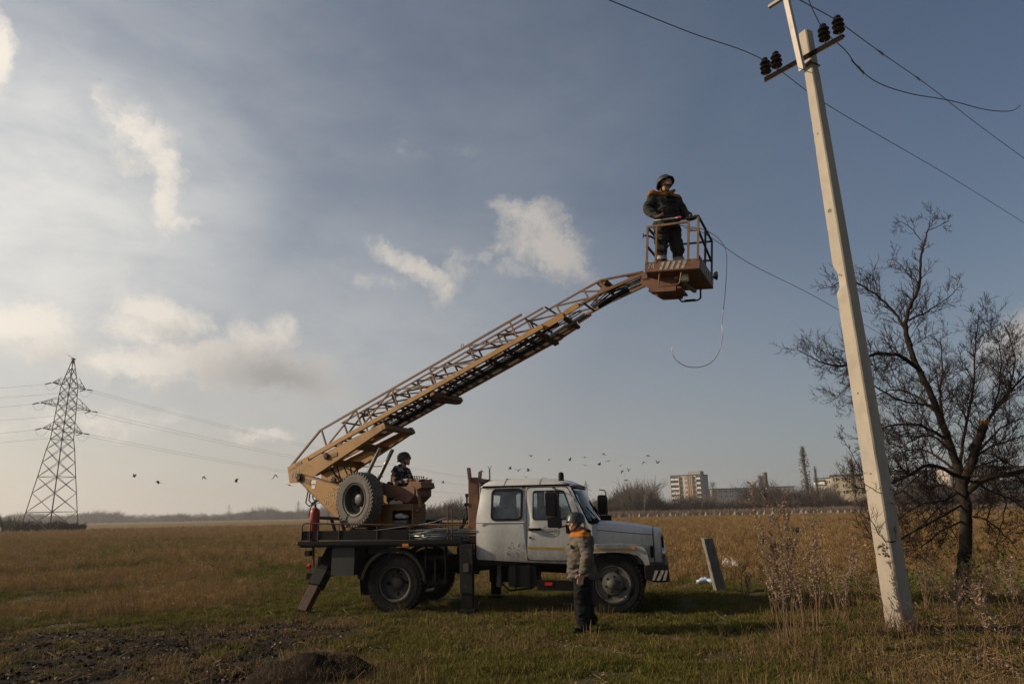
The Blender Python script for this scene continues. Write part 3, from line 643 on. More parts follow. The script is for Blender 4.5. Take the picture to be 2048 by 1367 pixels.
# ------------------------------------------------------------------ apartment blocks
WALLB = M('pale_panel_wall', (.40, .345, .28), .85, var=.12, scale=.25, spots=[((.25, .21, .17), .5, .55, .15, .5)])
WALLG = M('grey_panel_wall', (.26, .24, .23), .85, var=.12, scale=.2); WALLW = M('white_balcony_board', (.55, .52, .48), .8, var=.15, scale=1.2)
WALLR = M('brown_brick_infill', (.26, .16, .10), .85, var=.2, scale=1.0); ROOFM = M('dark_roof_felt', (.06, .055, .055), .9); PANE = M('far_window_glass', (.03, .035, .04), .15, var=.3, scale=.3)
FRAME = M('far_window_frame', (.5, .48, .45), .7)
def block(name, label, pxc, pytop, Y, w, d, rz, storey, floors, cols, balc=(), roofslab=True, wall=WALLB, side=WALLG, pent=None, sidecols=0):
    """block whose front corner edge stands at pxc; front face runs left (-X local), side face runs back"""
    c = atY(pxc, pytop, Y); H = c.z; t = empty(name, (c.x, c.y, 0), rz); tag(t, label, 'building')
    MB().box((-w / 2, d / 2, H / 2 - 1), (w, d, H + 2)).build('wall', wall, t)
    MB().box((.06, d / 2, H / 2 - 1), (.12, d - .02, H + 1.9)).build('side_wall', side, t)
    if roofslab: MB().box((-w / 2, d / 2, H + .25), (w + .7, d + .7, .5)).build('roof', ROOFM, t)
    for (a, b, e, g, hh) in (pent or []): MB().box((-(a + b) / 2, (e + g) / 2, H + .5 + hh / 2), (b - a, g - e, hh)).build('roof_house', side, t)
    cw = w / cols
    pm = MB().box((0, 0, 0), (cw * .46, .10, storey * .48)).build('window', PANE, link=False)
    fm = MB().box((0, 0, 0), (cw * .08, .14, storey * .48)).build('window_bar', FRAME, link=False)
    bm_ = MB().box((0, 0, -storey * .18), (cw * .92, 1.1, storey * .42)).build('balcony', WALLW, link=False)
    bt = MB().box((0, 0, storey * .24), (cw * .86, .9, storey * .30)).build('balcony_glazing', PANE, link=False)
    r = random.Random(pxc)
    for f in range(floors):
        z = H - storey * (f + .55)
        for k in range(cols):
            x = -w + cw * (k + .5)
            if k in balc:
                o = link_obj('balcony', bm_, t); o.location = (x, -.55, z)
                if r.random() < .75: g = link_obj('glazing', bt, o); g.location = (0, 0, 0)
            else:
                o = link_obj('window', pm, t); o.location = (x, -.04, z); q = link_obj('window_bar', fm, o)
        for k in range(sidecols):
            y = d / sidecols * (k + .5); o = link_obj('window', pm, t); o.location = (.13, y, z); o.rotation_euler = (0, 0, math.pi / 2)
    return t
t = block('apartment_tower', 'nine storey apartment tower with white balconies left of the chimney', 1401, 949, 430, 19.5, 12.0, -.62, 2.85, 7, 7, (0, 1, 6), pent=[(0.5, 8.5, 1, 7, 2.0)])
for kx in (-7.2, -8.6): MB().box((kx, -.12, atY(1401, 949, 430).z / 2), (.9, .3, atY(1401, 949, 430).z - .6)).build('brick_panel', WALLR, t)
for kx in (-19.6, -14.0, -5.6, -2.8): MB().box((kx, -.5, atY(1401, 949, 430).z / 2), (.35, 1.5, atY(1401, 949, 430).z - .4)).build('fin_wall', WALLB, t)
block('apartment_block', 'cream five storey block with grey gable right of the poplar', 1662, 956, 330, 8.5, 12, -.95, 2.8, 3, 3, (0, 1), side=WALLG)
block('apartment_block', 'sunlit yellow block end behind the leaning concrete pole', 1732, 949, 310, 14.5, 12, -.42, 2.8, 3, 4, (), wall=M('yellow_panel_wall', (.46, .36, .22), .85, var=.12, scale=.3))
block('apartment_block', 'low long white block beyond bushes left of the poplar', 1588, 973, 380, 14, 10, -.2, 2.7, 2, 7, (), wall=WALLW)
block('apartment_block', 'low dark roofed block right of the apartment tower', 1512, 976, 420, 26, 10, -.1, 2.7, 2, 8, (), wall=WALLG)
block('apartment_block', 'long pale block seen through the bare tree branches', 2120, 931, 300, 46, 12, -.08, 2.8, 4, 16, (2, 3, 7, 8, 12, 13), wall=WALLB)
block('apartment_block', 'pale block end between the concrete pole and tree trunk', 1868, 941, 330, 22, 12, -.08, 2.8, 4, 8, (1, 2, 5), wall=WALLW)
block('far_house', 'tiny distant building above scrub right of the truck mirror', 1251, 997, 520, 9, 8, -.2, 2.8, 2, 4, (), wall=WALLG)
def chimney():
    c = atY(1529, 944, 400); t = empty('boiler_chimney', (c.x, c.y, 0)); tag(t, 'tall dark brick chimney above the low blocks', 'chimney')
    MB().tube([(0, 0, 0), (0, 0, c.z)], [1.6, 1.15], 16).build('stack', M('dark_chimney_brick', (.09, .06, .05), .9, var=.2), t, 40)
    MB().tube([(0, 0, c.z - 2.2), (0, 0, c.z + .02)], [1.32, 1.3], 16).build('rim', MT['steel_far'], t, 40)
chimney()

# ------------------------------------------------------------------ far trees that stand alone
def far_tree(name, label, px, pytop, Y, wpx, seed, mat, leafy=None, cat='tree', up=.9, n=60):
    c = atY(px, pytop, Y); H = c.z; w = wpx / FPX * Y; t = empty(name, (c.x, c.y, 0)); tag(t, label, cat); r = random.Random(seed)
    MB().tube([(0, 0, 0), (.1, 0, H * .5), (0, 0, H * .97)], [H * .016, H * .010, H * .002], 6).build('trunk', MT['twig'], t, 60)
    mb = MB()
    for i in range(n):
        z = H * r.uniform(.16, .96); a = r.uniform(0, 6.28); L_ = w * .5 * r.uniform(.5, 1.15) * min(1, (1.05 - z / H) * 2.2 + .15) / max(.35, (1 - up)) ; L_ = min(L_, H * .35)
        d = Vector((math.cos(a) * (1 - up), math.sin(a) * (1 - up), up)).normalized(); p = Vector((0, 0, z)); q = p + d * L_ * .8
        if q.z > H: q.z = H
        mb.tube([p, p.lerp(q, .5) + Vector((math.cos(a), math.sin(a), 0)) * L_ * .06, q], [H * .0035, H * .0022, H * .0008], 3, cap=False)
        for k in range(9):
            s = p.lerp(q, r.uniform(.25, 1)); e = s + Vector((r.uniform(-1, 1), r.uniform(-1, 1), r.uniform(.2, 1.6))).normalized() * L_ * r.uniform(.15, .4)
            mb.tube([s, e], [H * .0016, H * .0006], 3, cap=False)
    mb.build('crown', mat, t)
    if leafy:
        lf = MB()
        for i in range(520):
            z = H * r.uniform(.22, .99); a = r.uniform(0, 6.28); rad = w * .42 * math.sqrt(r.random()) * min(1, (1.02 - z / H) * 3 + .22); s = r.uniform(.1, .26)
            p = Vector((math.cos(a) * rad, math.sin(a) * rad, z)); u = Vector((r.uniform(-1, 1), r.uniform(-1, 1), r.uniform(-1, 1))).normalized() * s; v = u.orthogonal().normalized() * s
            lf.add([p - u - v, p + u - v, p + u + v, p - u + v], [(0, 1, 2, 3)])
        lf.build('leaves', leafy, t)
    return t
POP = leafmat('yellowed_poplar_leaf', (.16, .13, .065), .5, .1)
far_tree('poplar_tree', 'tall narrow poplar with thin yellowed leaves above the thicket', 1604, 893, 240, 24, 1, BUSHG, POP, n=70)
far_tree('poplar_tree', 'shorter bare poplar just right of the tallest poplar', 1629, 932, 245, 18, 2, BUSHG, n=60)
far_tree('poplar_tree', 'slender leafy poplar partly behind the concrete pole', 1701, 918, 250, 30, 3, BUSHG, POP, n=60)
far_tree('poplar_tree', 'bare round tree beside the chimney', 1522, 953, 300, 40, 4, BUSH2, up=.75, n=90)
far_tree('bare_tree', 'bare tree above the scrub left of the apartment tower', 1262, 978, 250, 40, 5, BUSHG, up=.7, n=80)
far_tree('bare_tree', 'small bare tree at the right of the apartment tower', 1425, 966, 330, 30, 6, BUSHG, up=.7, n=60)
far_tree('bare_tree', 'small bare tree on horizon behind the fire extinguisher', 657, 1011, 190, 32, 7, BUSHG, up=.6, n=60)
far_tree('bare_tree', 'bare tree in scrub behind the deck of the truck', 905, 1008, 260, 34, 8, BUSHG, up=.7, n=70)

# ------------------------------------------------------------------ pylons
def lattice_pylon(name, label, px, pytop, Y, rz, detail=True, H=None):
    c = atY(px, pytop, Y); H = c.z; t = empty(name, (c.x, c.y, 0), rz); tag(t, label, 'pylon'); s = H / 40.0; k = 1.0 if detail else 1.5
    m = MT['steel_far']
    lv = [(0, 3.9), (4.2, 3.45), (8.4, 3.0), (12.0, 2.6), (15.3, 2.25), (18.3, 1.95), (20.6, 1.6), (22.6, 1.55), (24.6, 1.48), (26.8, 1.42), (29.0, 1.35), (31.2, 1.27), (33.2, 1.18), (35.5, .8), (37.6, .45), (39.6, .12)]
    lv = [(z * s, w * s) for z, w in lv]; sg = [(-1, -1), (1, -1), (1, 1), (-1, 1)]
    for (a, b) in sg:
        mb = MB()
        for (z0, w0), (z1, w1) in zip(lv, lv[1:]): mb.bar((a * w0, b * w0, z0), (a * w1, b * w1, z1), .17 * s * k)
        mb.build('leg', m, t)
    for i in range(4):
        (a, b), (c_, d) = sg[i], sg[(i + 1) % 4]
        for j, ((z0, w0), (z1, w1)) in enumerate(zip(lv, lv[1:])):
            if not detail and j % 2: continue
            if detail:
                MB().bar((a * w0, b * w0, z0), (c_ * w1, d * w1, z1), .085 * s * k).build('brace', m, t)
                MB().bar((c_ * w0, d * w0, z0), (a * w1, b * w1, z1), .085 * s * k).build('brace', m, t)
            else:
                w2, z2 = lv[min(j + 2, len(lv) - 1)][1], lv[min(j + 2, len(lv) - 1)][0]
                MB().bar((a * w0, b * w0, z0), (c_ * w2, d * w2, z2), .1 * s * k).build('brace', m, t); MB().bar((c_ * w0, d * w0, z0), (a * w2, b * w2, z2), .1 * s * k).build('brace', m, t)
            if j in (1, 3, 6, 8, 11): MB().bar((a * w0, b * w0, z0), (c_ * w0, d * w0, z0), .09 * s * k).build('strut', m, t)
    tips = []
    for (z, L_, h) in ((22.6, 5.6, 2.0), (28.2, 7.2, 2.2), (33.2, 4.8, 2.0)):
        z, L_, h = z * s, L_ * s, h * s; w = 1.5 * s if z < 30 * s else 1.2 * s
        for sd_ in (-1, 1):
            tip = Vector((sd_ * L_, 0, z)); mb = MB()
            for b in (-1, 1):
                mb.bar((sd_ * w, b * w, z), tip, .11 * s * k); mb.bar((sd_ * w, b * w, z + h), tip, .09 * s * k)
                if detail:
                    for q in (.33, .66): p0 = Vector((sd_ * w, b * w, z)).lerp(tip, q); p1 = Vector((sd_ * w, b * w, z + h)).lerp(tip, q); mb.bar(p0, p1, .07 * s); mb.bar(p1, Vector((sd_ * w, b * w, z)).lerp(tip, max(0, q - .33)), .06 * s)
            mb.build('cross_arm', m, t)
            if detail:
                for e in (-1, 1):
                    q = tip + Vector((sd_ * .15 * s, e * 1.9 * s, -.32 * s)); ib = MB(); ib.tube([tip, q], .05 * s, 5)
                    for n_ in range(8): ib.cyl(tip.lerp(q, .2 + .09 * n_), tip.lerp(q, .24 + .09 * n_), .14 * s, 8)
                    ib.build('insulator_string', MT['ceramic'], t); tips.append((sd_, e, z, q))
                a, b = tips[-2][3], tips[-1][3]
                MB().tube([a.lerp(b, u) + Vector((0, 0, -1.5 * s * 4 * u * (1 - u))) for u in [i / 10 for i in range(11)]], .025 * s, 4).build('jumper_wire', MT['wire'], t)
            else:
                MB().bar(tip, tip + Vector((0, 0, -.9 * s)), .14 * s * k).build('insulator_string', MT['ceramic'], t)
    if detail:
        nb = MB(); nb.bar((-1.5 * s, .3 * s, H + .5 * s), (.5 * s, -.1 * s, H - .1 * s), .07 * s); nb.box((0, 0, H - .2 * s), (.9 * s, .5 * s, .25 * s)); nb.build('top_fitting', m, t)
    return t, tips, H
PYL_RZ = R(78)
pyl, ptips, PH = lattice_pylon('power_pylon', 'tall steel lattice pylon standing in the left field', 147, 716, 150, PYL_RZ)
pyl_pos = pyl.location.copy()
lattice_pylon('power_pylon', 'tiny far pylon on the left horizon beyond the field', 459, 1007, 900, .4, False)
lattice_pylon('power_pylon', 'far pylon left of the red fire extinguisher', 597, 1000, 620, .5, False)
lattice_pylon('power_pylon', 'far pylon just above the red fire extinguisher', 629, 1000, 660, .6, False)
lattice_pylon('power_pylon', 'far pylon behind the windscreen of the white cab', 1171, 960, 420, .2, False)
lattice_pylon('power_pylon', 'faint far pylon behind the deck of the truck', 922, 989, 640, .2, False)
def far_pole(px, pytop, Y, label, arms=True):
    c = atY(px, pytop, Y); t = empty('wooden_power_pole', (c.x, c.y, 0)); tag(t, label, 'power pole')
    MB().tube([(0, 0, 0), (0, 0, c.z)], [.2, .14], 6).build('post', MT['steel_far'], t)
    if arms:
        MB().bar((-1.8, 0, c.z * .78), (1.8, 0, c.z * .78), .12).build('cross_arm', MT['steel_far'], t)
        for s_ in (-1, 1): MB().bar((s_ * 1.75, 0, c.z * .78), (s_ * 1.75, 0, c.z * .78 - 1.0), .1).build('insulator', MT['steel_far'], t)
        MB().bar((0, 0, c.z), (.35, 0, c.z + .5), .08).bar((0, 0, c.z), (-.35, 0, c.z + .5), .08).build('top_fork', MT['steel_far'], t)
far_pole(741, 898, 95, 'power pole with short crossarm between boom and seated worker')
far_pole(979, 937, 120, 'power pole with forked top above the rear of the cab roof')
for px_, py_, Y_, lb in ((505, 1013, 520, 'thin far pole on the horizon left of the truck'), (537, 1015, 620, 'thin far pole right of the tiny far pylon'), (562, 1019, 760, 'short thin far pole beside the far pylon'), (581, 1022, 900, 'faintest short far pole on the left horizon')): far_pole(px_, py_, Y_, lb, False)

def catenary(a, b, sag, n=24): return [a.lerp(b, i / n) + Vector((0, 0, -sag * 4 * (i / n) * (1 - i / n))) for i in range(n + 1)]
def pylon_wires():
    Rz = Matrix.Rotation(PYL_RZ, 4, 'Z'); k = 0
    names = {}
    far = atY(1171, 985, 420)
    for sd_, e, z, q in ptips:
        p = pyl_pos + (Rz @ q)
        lvl = 'lower' if z < PH * .62 else 'middle' if z < PH * .76 else 'upper'; sdn = 'left' if sd_ < 0 else 'right'
        if e < 0:
            tgt = atY(1165 + sd_ * 12, 985 - (z / PH - .6) * 60, 420); sag = 6.0; lb = 'power line wire running right from the %s %s arm of the pylon' % (lvl, sdn)
        else:
            d = Vector((-120, -40, 1)); tgt = p + d; sag = 5.0; lb = 'power line wire running left from the %s %s arm of the pylon' % (lvl, sdn)
        o = MB().tube(catenary(p, tgt, sag, 40), .022, 4).build('power_line_wire', MT['wire']); tag(o, lb, 'wire', 'wires of the pylon line')
pylon_wires()
# scrub round the foot of the pylon
def pylon_scrub():
    for i, (dx, dy, s, lb, mt) in enumerate(((-9.5, -1, .95, 'pale leafy shrub at the left foot of the pylon', leafmat('pale_shrub', (.15, .13, .065), .3, .1)), (-3.2, 0, .62, 'dark bare scrub under the middle of the pylon', BUSH), (2.2, 0, .58, 'dark bare scrub by the right legs of the pylon', BUSH), (6.4, .5, .45, 'low dark scrub at the right foot of the pylon', BUSH))):
        t = empty('shrub', (pyl_pos.x + dx, pyl_pos.y + dy - 2, 0)); tag(t, lb, 'shrub')
        for q in range(5):
            o = link_obj('branches', bush_mesh(60 + i * 7 + q, (3.6 + .5 * (q % 3)) * s, 2.6 * s, 34, mt, thick=.06), t); o.location = ((q - 2) * 1.25 * s * 1.5, .5 * (q % 2), 0)
pylon_scrub()

# ------------------------------------------------------------------ birds
def birds():
    r = random.Random(9); bm_ = M('dark_plumage', (.015, .014, .014), .7)
    def bird(flap, seed):
        mb = MB(); q = random.Random(seed)
        mb.tube([(-.22, 0, 0), (-.12, 0, .01), (.05, 0, .015), (.16, 0, .02), (.24, 0, .03)], [.012, .05, .065, .045, .012], 7)
        mb.add([(-.2, 0, 0), (-.36, .06, 0), (-.38, 0, .005), (-.36, -.06, 0)], [(0, 1, 2, 3)])
        for s in (-1, 1):
            z1 = .22 * flap; z2 = .26 * flap - .08
            mb.add([(.09, s * .04, .02), (.11, s * .24, .02 + z1), (.0, s * .5, .02 + z2), (-.09, s * .26, .01 + z1), (-.1, s * .04, .01)], [(0, 1, 3, 4), (1, 2, 3)])
        return mb.build('bird', bm_, link=False)
    ms = [bird(1, 1), bird(-.7, 2), bird(.2, 3), bird(1.5, 4), bird(-1.2, 5)]
    left = [(268, 953, 1.1), (316, 964, 1.4), (407, 953, 1.1), (472, 963, 1.0), (551, 950, 1.2), (579, 970, 1.2), (764, 953, 1.1)]
    mid = [(886, 965, .9), (1020, 937, 1), (1036, 941, 1), (1057, 941, 1.3), (1014, 957, .9), (1052, 954, .9), (1062, 912, .8), (1098, 919, .8), (1140, 920, 1), (1169, 914, 1.2), (1170, 930, .9), (1206, 907, 1.1), (1216, 922, .9), (1199, 929, 1.0), (1241, 932, .9), (1245, 941, 1), (1257, 941, .9), (1296, 911, .9), (1287, 924, 1), (1315, 925, 1), (1252, 960, 1), (963, 941, 1.0)]
    for grp, lst, lb in (('birds over the left field', left, 'dark bird flying low over the left field'), ('flock above the truck cab', mid, 'small dark bird in the flock flying above the cab and field')):
        for px_, py_, s in lst:
            o = link_obj('bird', r.choice(ms)); o.location = atY(px_, py_, r.uniform(78, 105)); o.rotation_euler = (r.uniform(-.4, .4), r.uniform(-.3, .3), r.uniform(0, 6.28)); o.scale = (s, s, s); tag(o, lb, 'bird', grp)
birds()
# ------------------------------------------------------------------ the bucket truck
TR_ANG = R(12.0)
truck = empty('bucket_truck', (-2.022, 14.198, 0.0), -TR_ANG)
tag(truck, 'white crew cab bucket truck with ochre lattice boom parked on the grass', 'truck')
NY = -1.08                                      # near side of the cab (towards the camera)
def ywall(z):                                   # tumblehome: the cab leans in above the belt line
    if z < 1.0: return -1.02 - .06 * sstep(.75, 1.0, z)
    if z < 1.58: return -1.08
    return -1.08 + .13 * ((z - 1.58) / .62) ** 1.4
def cabside(sgn):
    def fn(x, z, d):
        e = .05 * sstep(1.75, 1.55, x)          # rounded rear corner
        return Vector((x, sgn * (ywall(z) + e + d), z))
    return fn
DOOR = round_poly([(2.50, .92), (2.50, 2.165), (3.235, 2.165), (3.525, 1.50), (3.56, 1.22), (3.36, .905)], .07)
DOORHOLE = round_poly([(2.485, .905), (2.485, 2.18), (3.245, 2.18), (3.54, 1.50), (3.575, 1.22), (3.365, .89)], .07)
WIN1 = rounded(1.86, 1.62, 2.40, 2.14, .07)
WIN2 = round_poly([(2.605, 1.60), (2.605, 2.115), (3.175, 2.115), (3.355, 1.60)], .055)
SIDE = round_poly([(1.55, .93), (1.55, 1.62), (1.63, 2.205), (3.27, 2.205), (3.60, 1.52), (3.66, 1.50), (3.66, .99), (3.42, .84), (2.45, .88)], .05)
def shrink(poly, k, c=None):
    cx = sum(p[0] for p in poly) / len(poly); cy = sum(p[1] for p in poly) / len(poly)
    def s(p):
        d = Vector((p[0] - cx, p[1] - cy)); L_ = d.length; return (cx + d.x * (L_ - k) / L_, cy + d.y * (L_ - k) / L_)
    return [s(p) for p in poly]
cab = MB()
for sg in (1, -1): tess_plate(cab, SIDE, [WIN1, DOORHOLE], cabside(sg), 0, .045, .16)
# rear wall with window
def rearfn(y, z, d):
    return Vector((1.55 + .08 * sstep(1.62, 2.2, z) + .02 + d + .03 * abs(y) ** 4, y, z))
RW = [(ywall(z) + .055, z) for z in (.93, 1.2, 1.58, 1.85, 2.1, 2.205)]
tess_plate(cab, RW + [(-a, b) for a, b in reversed(RW)], [rounded(-.55, 1.68, .55, 2.08, .06)], rearfn, 0, .04, .2)
cab.box((2.6, 0, .93), (2.0, 1.98, .05))                           # floor
cab.box((3.62, 0, 1.2), (.05, 2.0, .62))                           # firewall
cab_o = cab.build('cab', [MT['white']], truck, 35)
# rust streaks run down from the rain gutter beside the rear window
rs = random.Random(4); fnn = cabside(1)
for x0, z1, z0 in ((2.425, 2.19, 1.97), (2.445, 2.19, 1.90), (2.462, 2.19, 2.03), (2.41, 2.19, 2.08), (1.90, 2.185, 2.14), (2.22, 2.19, 2.16)):
    w_ = rs.uniform(.006, .012); MB().prism([(x0 - w_, z1), (x0 + w_, z1), (x0 + w_ * .7, (z0 + z1) / 2), (x0 + w_ * .15, z0), (x0 - w_ * .5, (z0 + z1) / 2)], fnn, -.0015, .001).build('rust_streak', MT['brown'], cab_o)
for k in range(26):
    cx, cz, q = rs.uniform(2.12, 2.47), rs.uniform(.98, 1.22), rs.uniform(.004, .013); MB().prism([(cx + q * rs.uniform(.6, 1.2) * math.cos(a), cz + q * rs.uniform(.6, 1.3) * math.sin(a)) for a in [i * 1.0472 for i in range(6)]], fnn, -.0015, .001).build('rust_spot', MT['brown'], cab_o)
# drip seam and belt crease
for sg in (1, -1):
    MB().tube([Vector((x, sg * (ywall(2.2) - .012), 2.205 - .0 * x)) for x in (1.66, 2.2, 2.8, 3.28)], .016, 6).build('rain_gutter', MT['dark'], cab_o, 60)
    MB().tube([Vector((x, sg * (ywall(1.56) - .001), 1.565)) for x in (1.57, 1.9, 2.46)], .012, 5).build('belt_crease', MT['white'], cab_o, 60)
# roof
roof = MB(); secs = []
for x, zt, hw in ((1.60, 2.21, .93), (1.635, 2.275, .95), (1.72, 2.325, .955), (1.95, 2.345, .955), (2.5, 2.35, .955), (3.0, 2.325, .955), (3.2, 2.285, .95), (3.32, 2.235, .93), (3.40, 2.195, .90)):
    sec = []
    for i in range(17):
        u = -1 + 2 * i / 16; a = abs(u); y = hw * math.copysign(a ** .85, u); sec.append(Vector((x - .0 * a, y, 2.195 + (zt - 2.195) * (1 - a ** 5) + .02 * (1 - a * a))))
    secs.append(sec)
for i in range(len(secs) - 1):
    for j in range(16): roof.add([secs[i][j], secs[i][j + 1], secs[i + 1][j + 1], secs[i + 1][j]], [(0, 1, 2, 3)])
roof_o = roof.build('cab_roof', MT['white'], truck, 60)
for x in (2.06, 2.72): MB().tube([secs_p for secs_p in [Vector((x, -.955 * math.copysign(abs(u) ** .85, -u), 2.195 + .155 * (1 - abs(u) ** 5) + .02 * (1 - u * u) + .002)) for u in [-1 + i / 8 for i in range(17)]]], .0035, 4).build('roof_seam', MT['rim'], roof_o)
# windscreen and pillars
def wsfn(u, v):                                 # u across -1..1, v up 0..1
    y = u * (1.0 - .10 * v); b = abs(u) ** 3
    return Vector((3.73 - .33 * v - (.17 - .03 * v) * b, y, 1.53 + .65 * v))
ws = MB(); n = 20
for i in range(n):
    for j in range(6):
        q = [wsfn(-.93 + 1.86 * (i + a) / n, .03 + .92 * (j + b) / 6) for a, b in ((0, 0), (1, 0), (1, 1), (0, 1))]; ws.add(q, [(0, 1, 2, 3)])
ws_o = ws.build('windscreen', MT['glass'], truck, 60)
fr = MB(); lp = [(-.93, .03), (-.93, .95), (0, .95), (.93, .95), (.93, .03), (0, .03)]
path = [wsfn(-.935, .03 + .92 * i / 8) for i in range(9)] + [wsfn(-.935 + 1.87 * i / 16, .955) for i in range(1, 17)] + [wsfn(.935, .95 - .92 * i / 8) for i in range(1, 9)] + [wsfn(.935 - 1.87 * i / 16, .025) for i in range(1, 17)]
fr.tube(path, .02, 6); fr.build('windscreen_seal', MT['black'], ws_o, 60)
pl = MB()
for sg in (-1, 1):
    for v0 in range(8):
        v, w = v0 / 8, (v0 + 1) / 8
        a = [Vector((p.x - .0, p.y, p.z)) for p in (wsfn(sg * .95, v), wsfn(sg * .95, w))]
        o2 = [Vector((3.60 - .33 * ((q.z - 1.52) / .68), sg * (-(ywall(q.z)) - .002), q.z)) for q in a]
        pl.add([a[0], a[1], o2[1], o2[0]], [(0, 1, 2, 3)]); ii = [q + Vector((-.05, -sg * .05, 0)) for q in a]
        pl.add([a[0], a[1], ii[1], ii[0]], [(0, 1, 2, 3)])
for i in range(16):
    u0, u1 = -1 + i / 8, -1 + (i + 1) / 8; a, b = wsfn(u0 * .95, .96), wsfn(u1 * .95, .96); c_, d_ = wsfn(u0 * .95, 1.06), wsfn(u1 * .95, 1.06)
    pl.add([a, b, d_ + Vector((-.03, 0, .0)), c_ + Vector((-.03, 0, .0))], [(0, 1, 2, 3)])
pl.build('windscreen_pillar', MT['white'], truck, 50)
for y0 in (-.45, .25): MB().tube([wsfn(y0, .0) + Vector((.03, 0, 0)), wsfn(y0 - .05, .02) + Vector((.05, 0, 0)), wsfn(y0 - .35, .42) + Vector((.03, 0, .01))], .011, 5).build('wiper', MT['black'], ws_o)
# cowl
cw = MB()
for i in range(16):
    u0, u1 = -1 + i / 8, -1 + (i + 1) / 8
    a, b = wsfn(u0, 0), wsfn(u1, 0); c_ = Vector((3.74, u0 * .93, 1.475)); d_ = Vector((3.74, u1 * .93, 1.475)); cw.add([a, b, d_, c_], [(0, 1, 2, 3)])
for sg in (-1, 1): cw.add([Vector((3.60, sg * 1.075, 1.52)), wsfn(sg, 0), Vector((3.74, sg * .93, 1.475)), Vector((3.74, sg * .93, 1.15)), Vector((3.62, sg * 1.075, 1.15))], [(0, 1, 2, 3, 4)])
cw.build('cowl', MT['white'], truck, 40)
MB().ball((3.70, -.86, 1.56), (.07, .06, .05), 10, 6).tube([(3.70, -.86, 1.56), (3.62, -.80, 1.62)], .02).build('washer_nozzle', MT['black'], truck, 60)
# doors
for sg in (1, -1):
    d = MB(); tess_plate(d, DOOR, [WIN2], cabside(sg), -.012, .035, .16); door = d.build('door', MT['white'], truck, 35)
    f = MB(); tess_plate(f, WIN2, [shrink(WIN2, .022)], cabside(sg), -.018, .01); f.build('window_seal', MT['black'], door)
    g = MB(); tess_plate(g, shrink(WIN2, .012), [], cabside(sg), .002, .006); g.build('window_pane', MT['glass'], door)
    vb = MB(); fn = cabside(sg); vb.bar(fn(3.07, 1.61, -.012), fn(3.07, 2.10, -.012), .03, .035, (1, 0, 0)); vb.build('quarter_light_bar', MT['black'], door)
    h = MB(); h.tube([fn(2.54, 1.44, -.045), fn(2.62, 1.445, -.05), fn(2.74, 1.44, -.045), fn(2.765, 1.43, -.02)], [.016, .02, .018, .01], 8); h.box(fn(2.64, 1.44, -.015), (.22, .02, .045)); h.build('door_handle', MT['black'], door, 60)
    MB().cyl(fn(2.555, 1.30, -.012), fn(2.555, 1.30, -.025), .018, 10).build('door_lock', MT['dark'], door)
    MB().prism([(2.515, 1.10), (2.515, 1.145), (3.47, 1.115), (3.47, 1.07)], fn, -.0145, -.0125).build('stripe', MT['yellow'], door)
    for hz_ in (1.20, 1.95): MB().box(fn(3.46 if hz_ < 1.5 else 3.33, hz_, -.016), (.05, .02, .09)).build('hinge', MT['white'], door)
    f2 = MB(); tess_plate(f2, rounded(1.835, 1.595, 2.425, 2.165, .085), [rounded(1.875, 1.635, 2.385, 2.125, .06)], cabside(sg), -.014, .01); wf = f2.build('rear_window_frame', MT['black'], truck)
    g = MB(); tess_plate(g, rounded(1.87, 1.63, 2.39, 2.13, .06), [], cabside(sg), .004, .008); g.build('window_pane', MT['glass'], wf)
    if sg == 1:
        em = MB(); c0 = (2.93, 1.40)
        for k in range(40):
            a0, a1 = 2 * math.pi * k / 40, 2 * math.pi * (k + 1) / 40
            em.prism([(c0[0] + .155 * math.cos(a0), c0[1] + .105 * math.sin(a0)), (c0[0] + .155 * math.cos(a1), c0[1] + .105 * math.sin(a1)), (c0[0] + .147 * math.cos(a1), c0[1] + .098 * math.sin(a1)), (c0[0] + .147 * math.cos(a0), c0[1] + .098 * math.sin(a0))], fn, -.0145, -.0125)
        up_ = [(c0[0] + .148 * math.cos(t), c0[1] + .038 * math.sin(t)) for t in [math.pi * i / 14 for i in range(15)]]
        for (qa, qb) in zip(up_, up_[1:]):
            for m_ in (1, -1): em.prism([(qa[0], c0[1] + m_ * (qa[1] - c0[1])), (qb[0], c0[1] + m_ * (qb[1] - c0[1])), (qb[0], c0[1] + m_ * (qb[1] - c0[1]) + m_ * .009), (qa[0], c0[1] + m_ * (qa[1] - c0[1]) + m_ * .009)], fn, -.0145, -.0125)
        EMB = M('faded_emblem', (.27, .24, .215), .6, var=.2); em.build('door_emblem', EMB, door)
        lettering('emblem_lettering', 'ТАДРЕМЕЗ', .052, EMB, door, Matrix.Translation(fn(c0[0], c0[1], -.0135)) @ Matrix.Rotation(math.pi / 2, 4, 'X'))
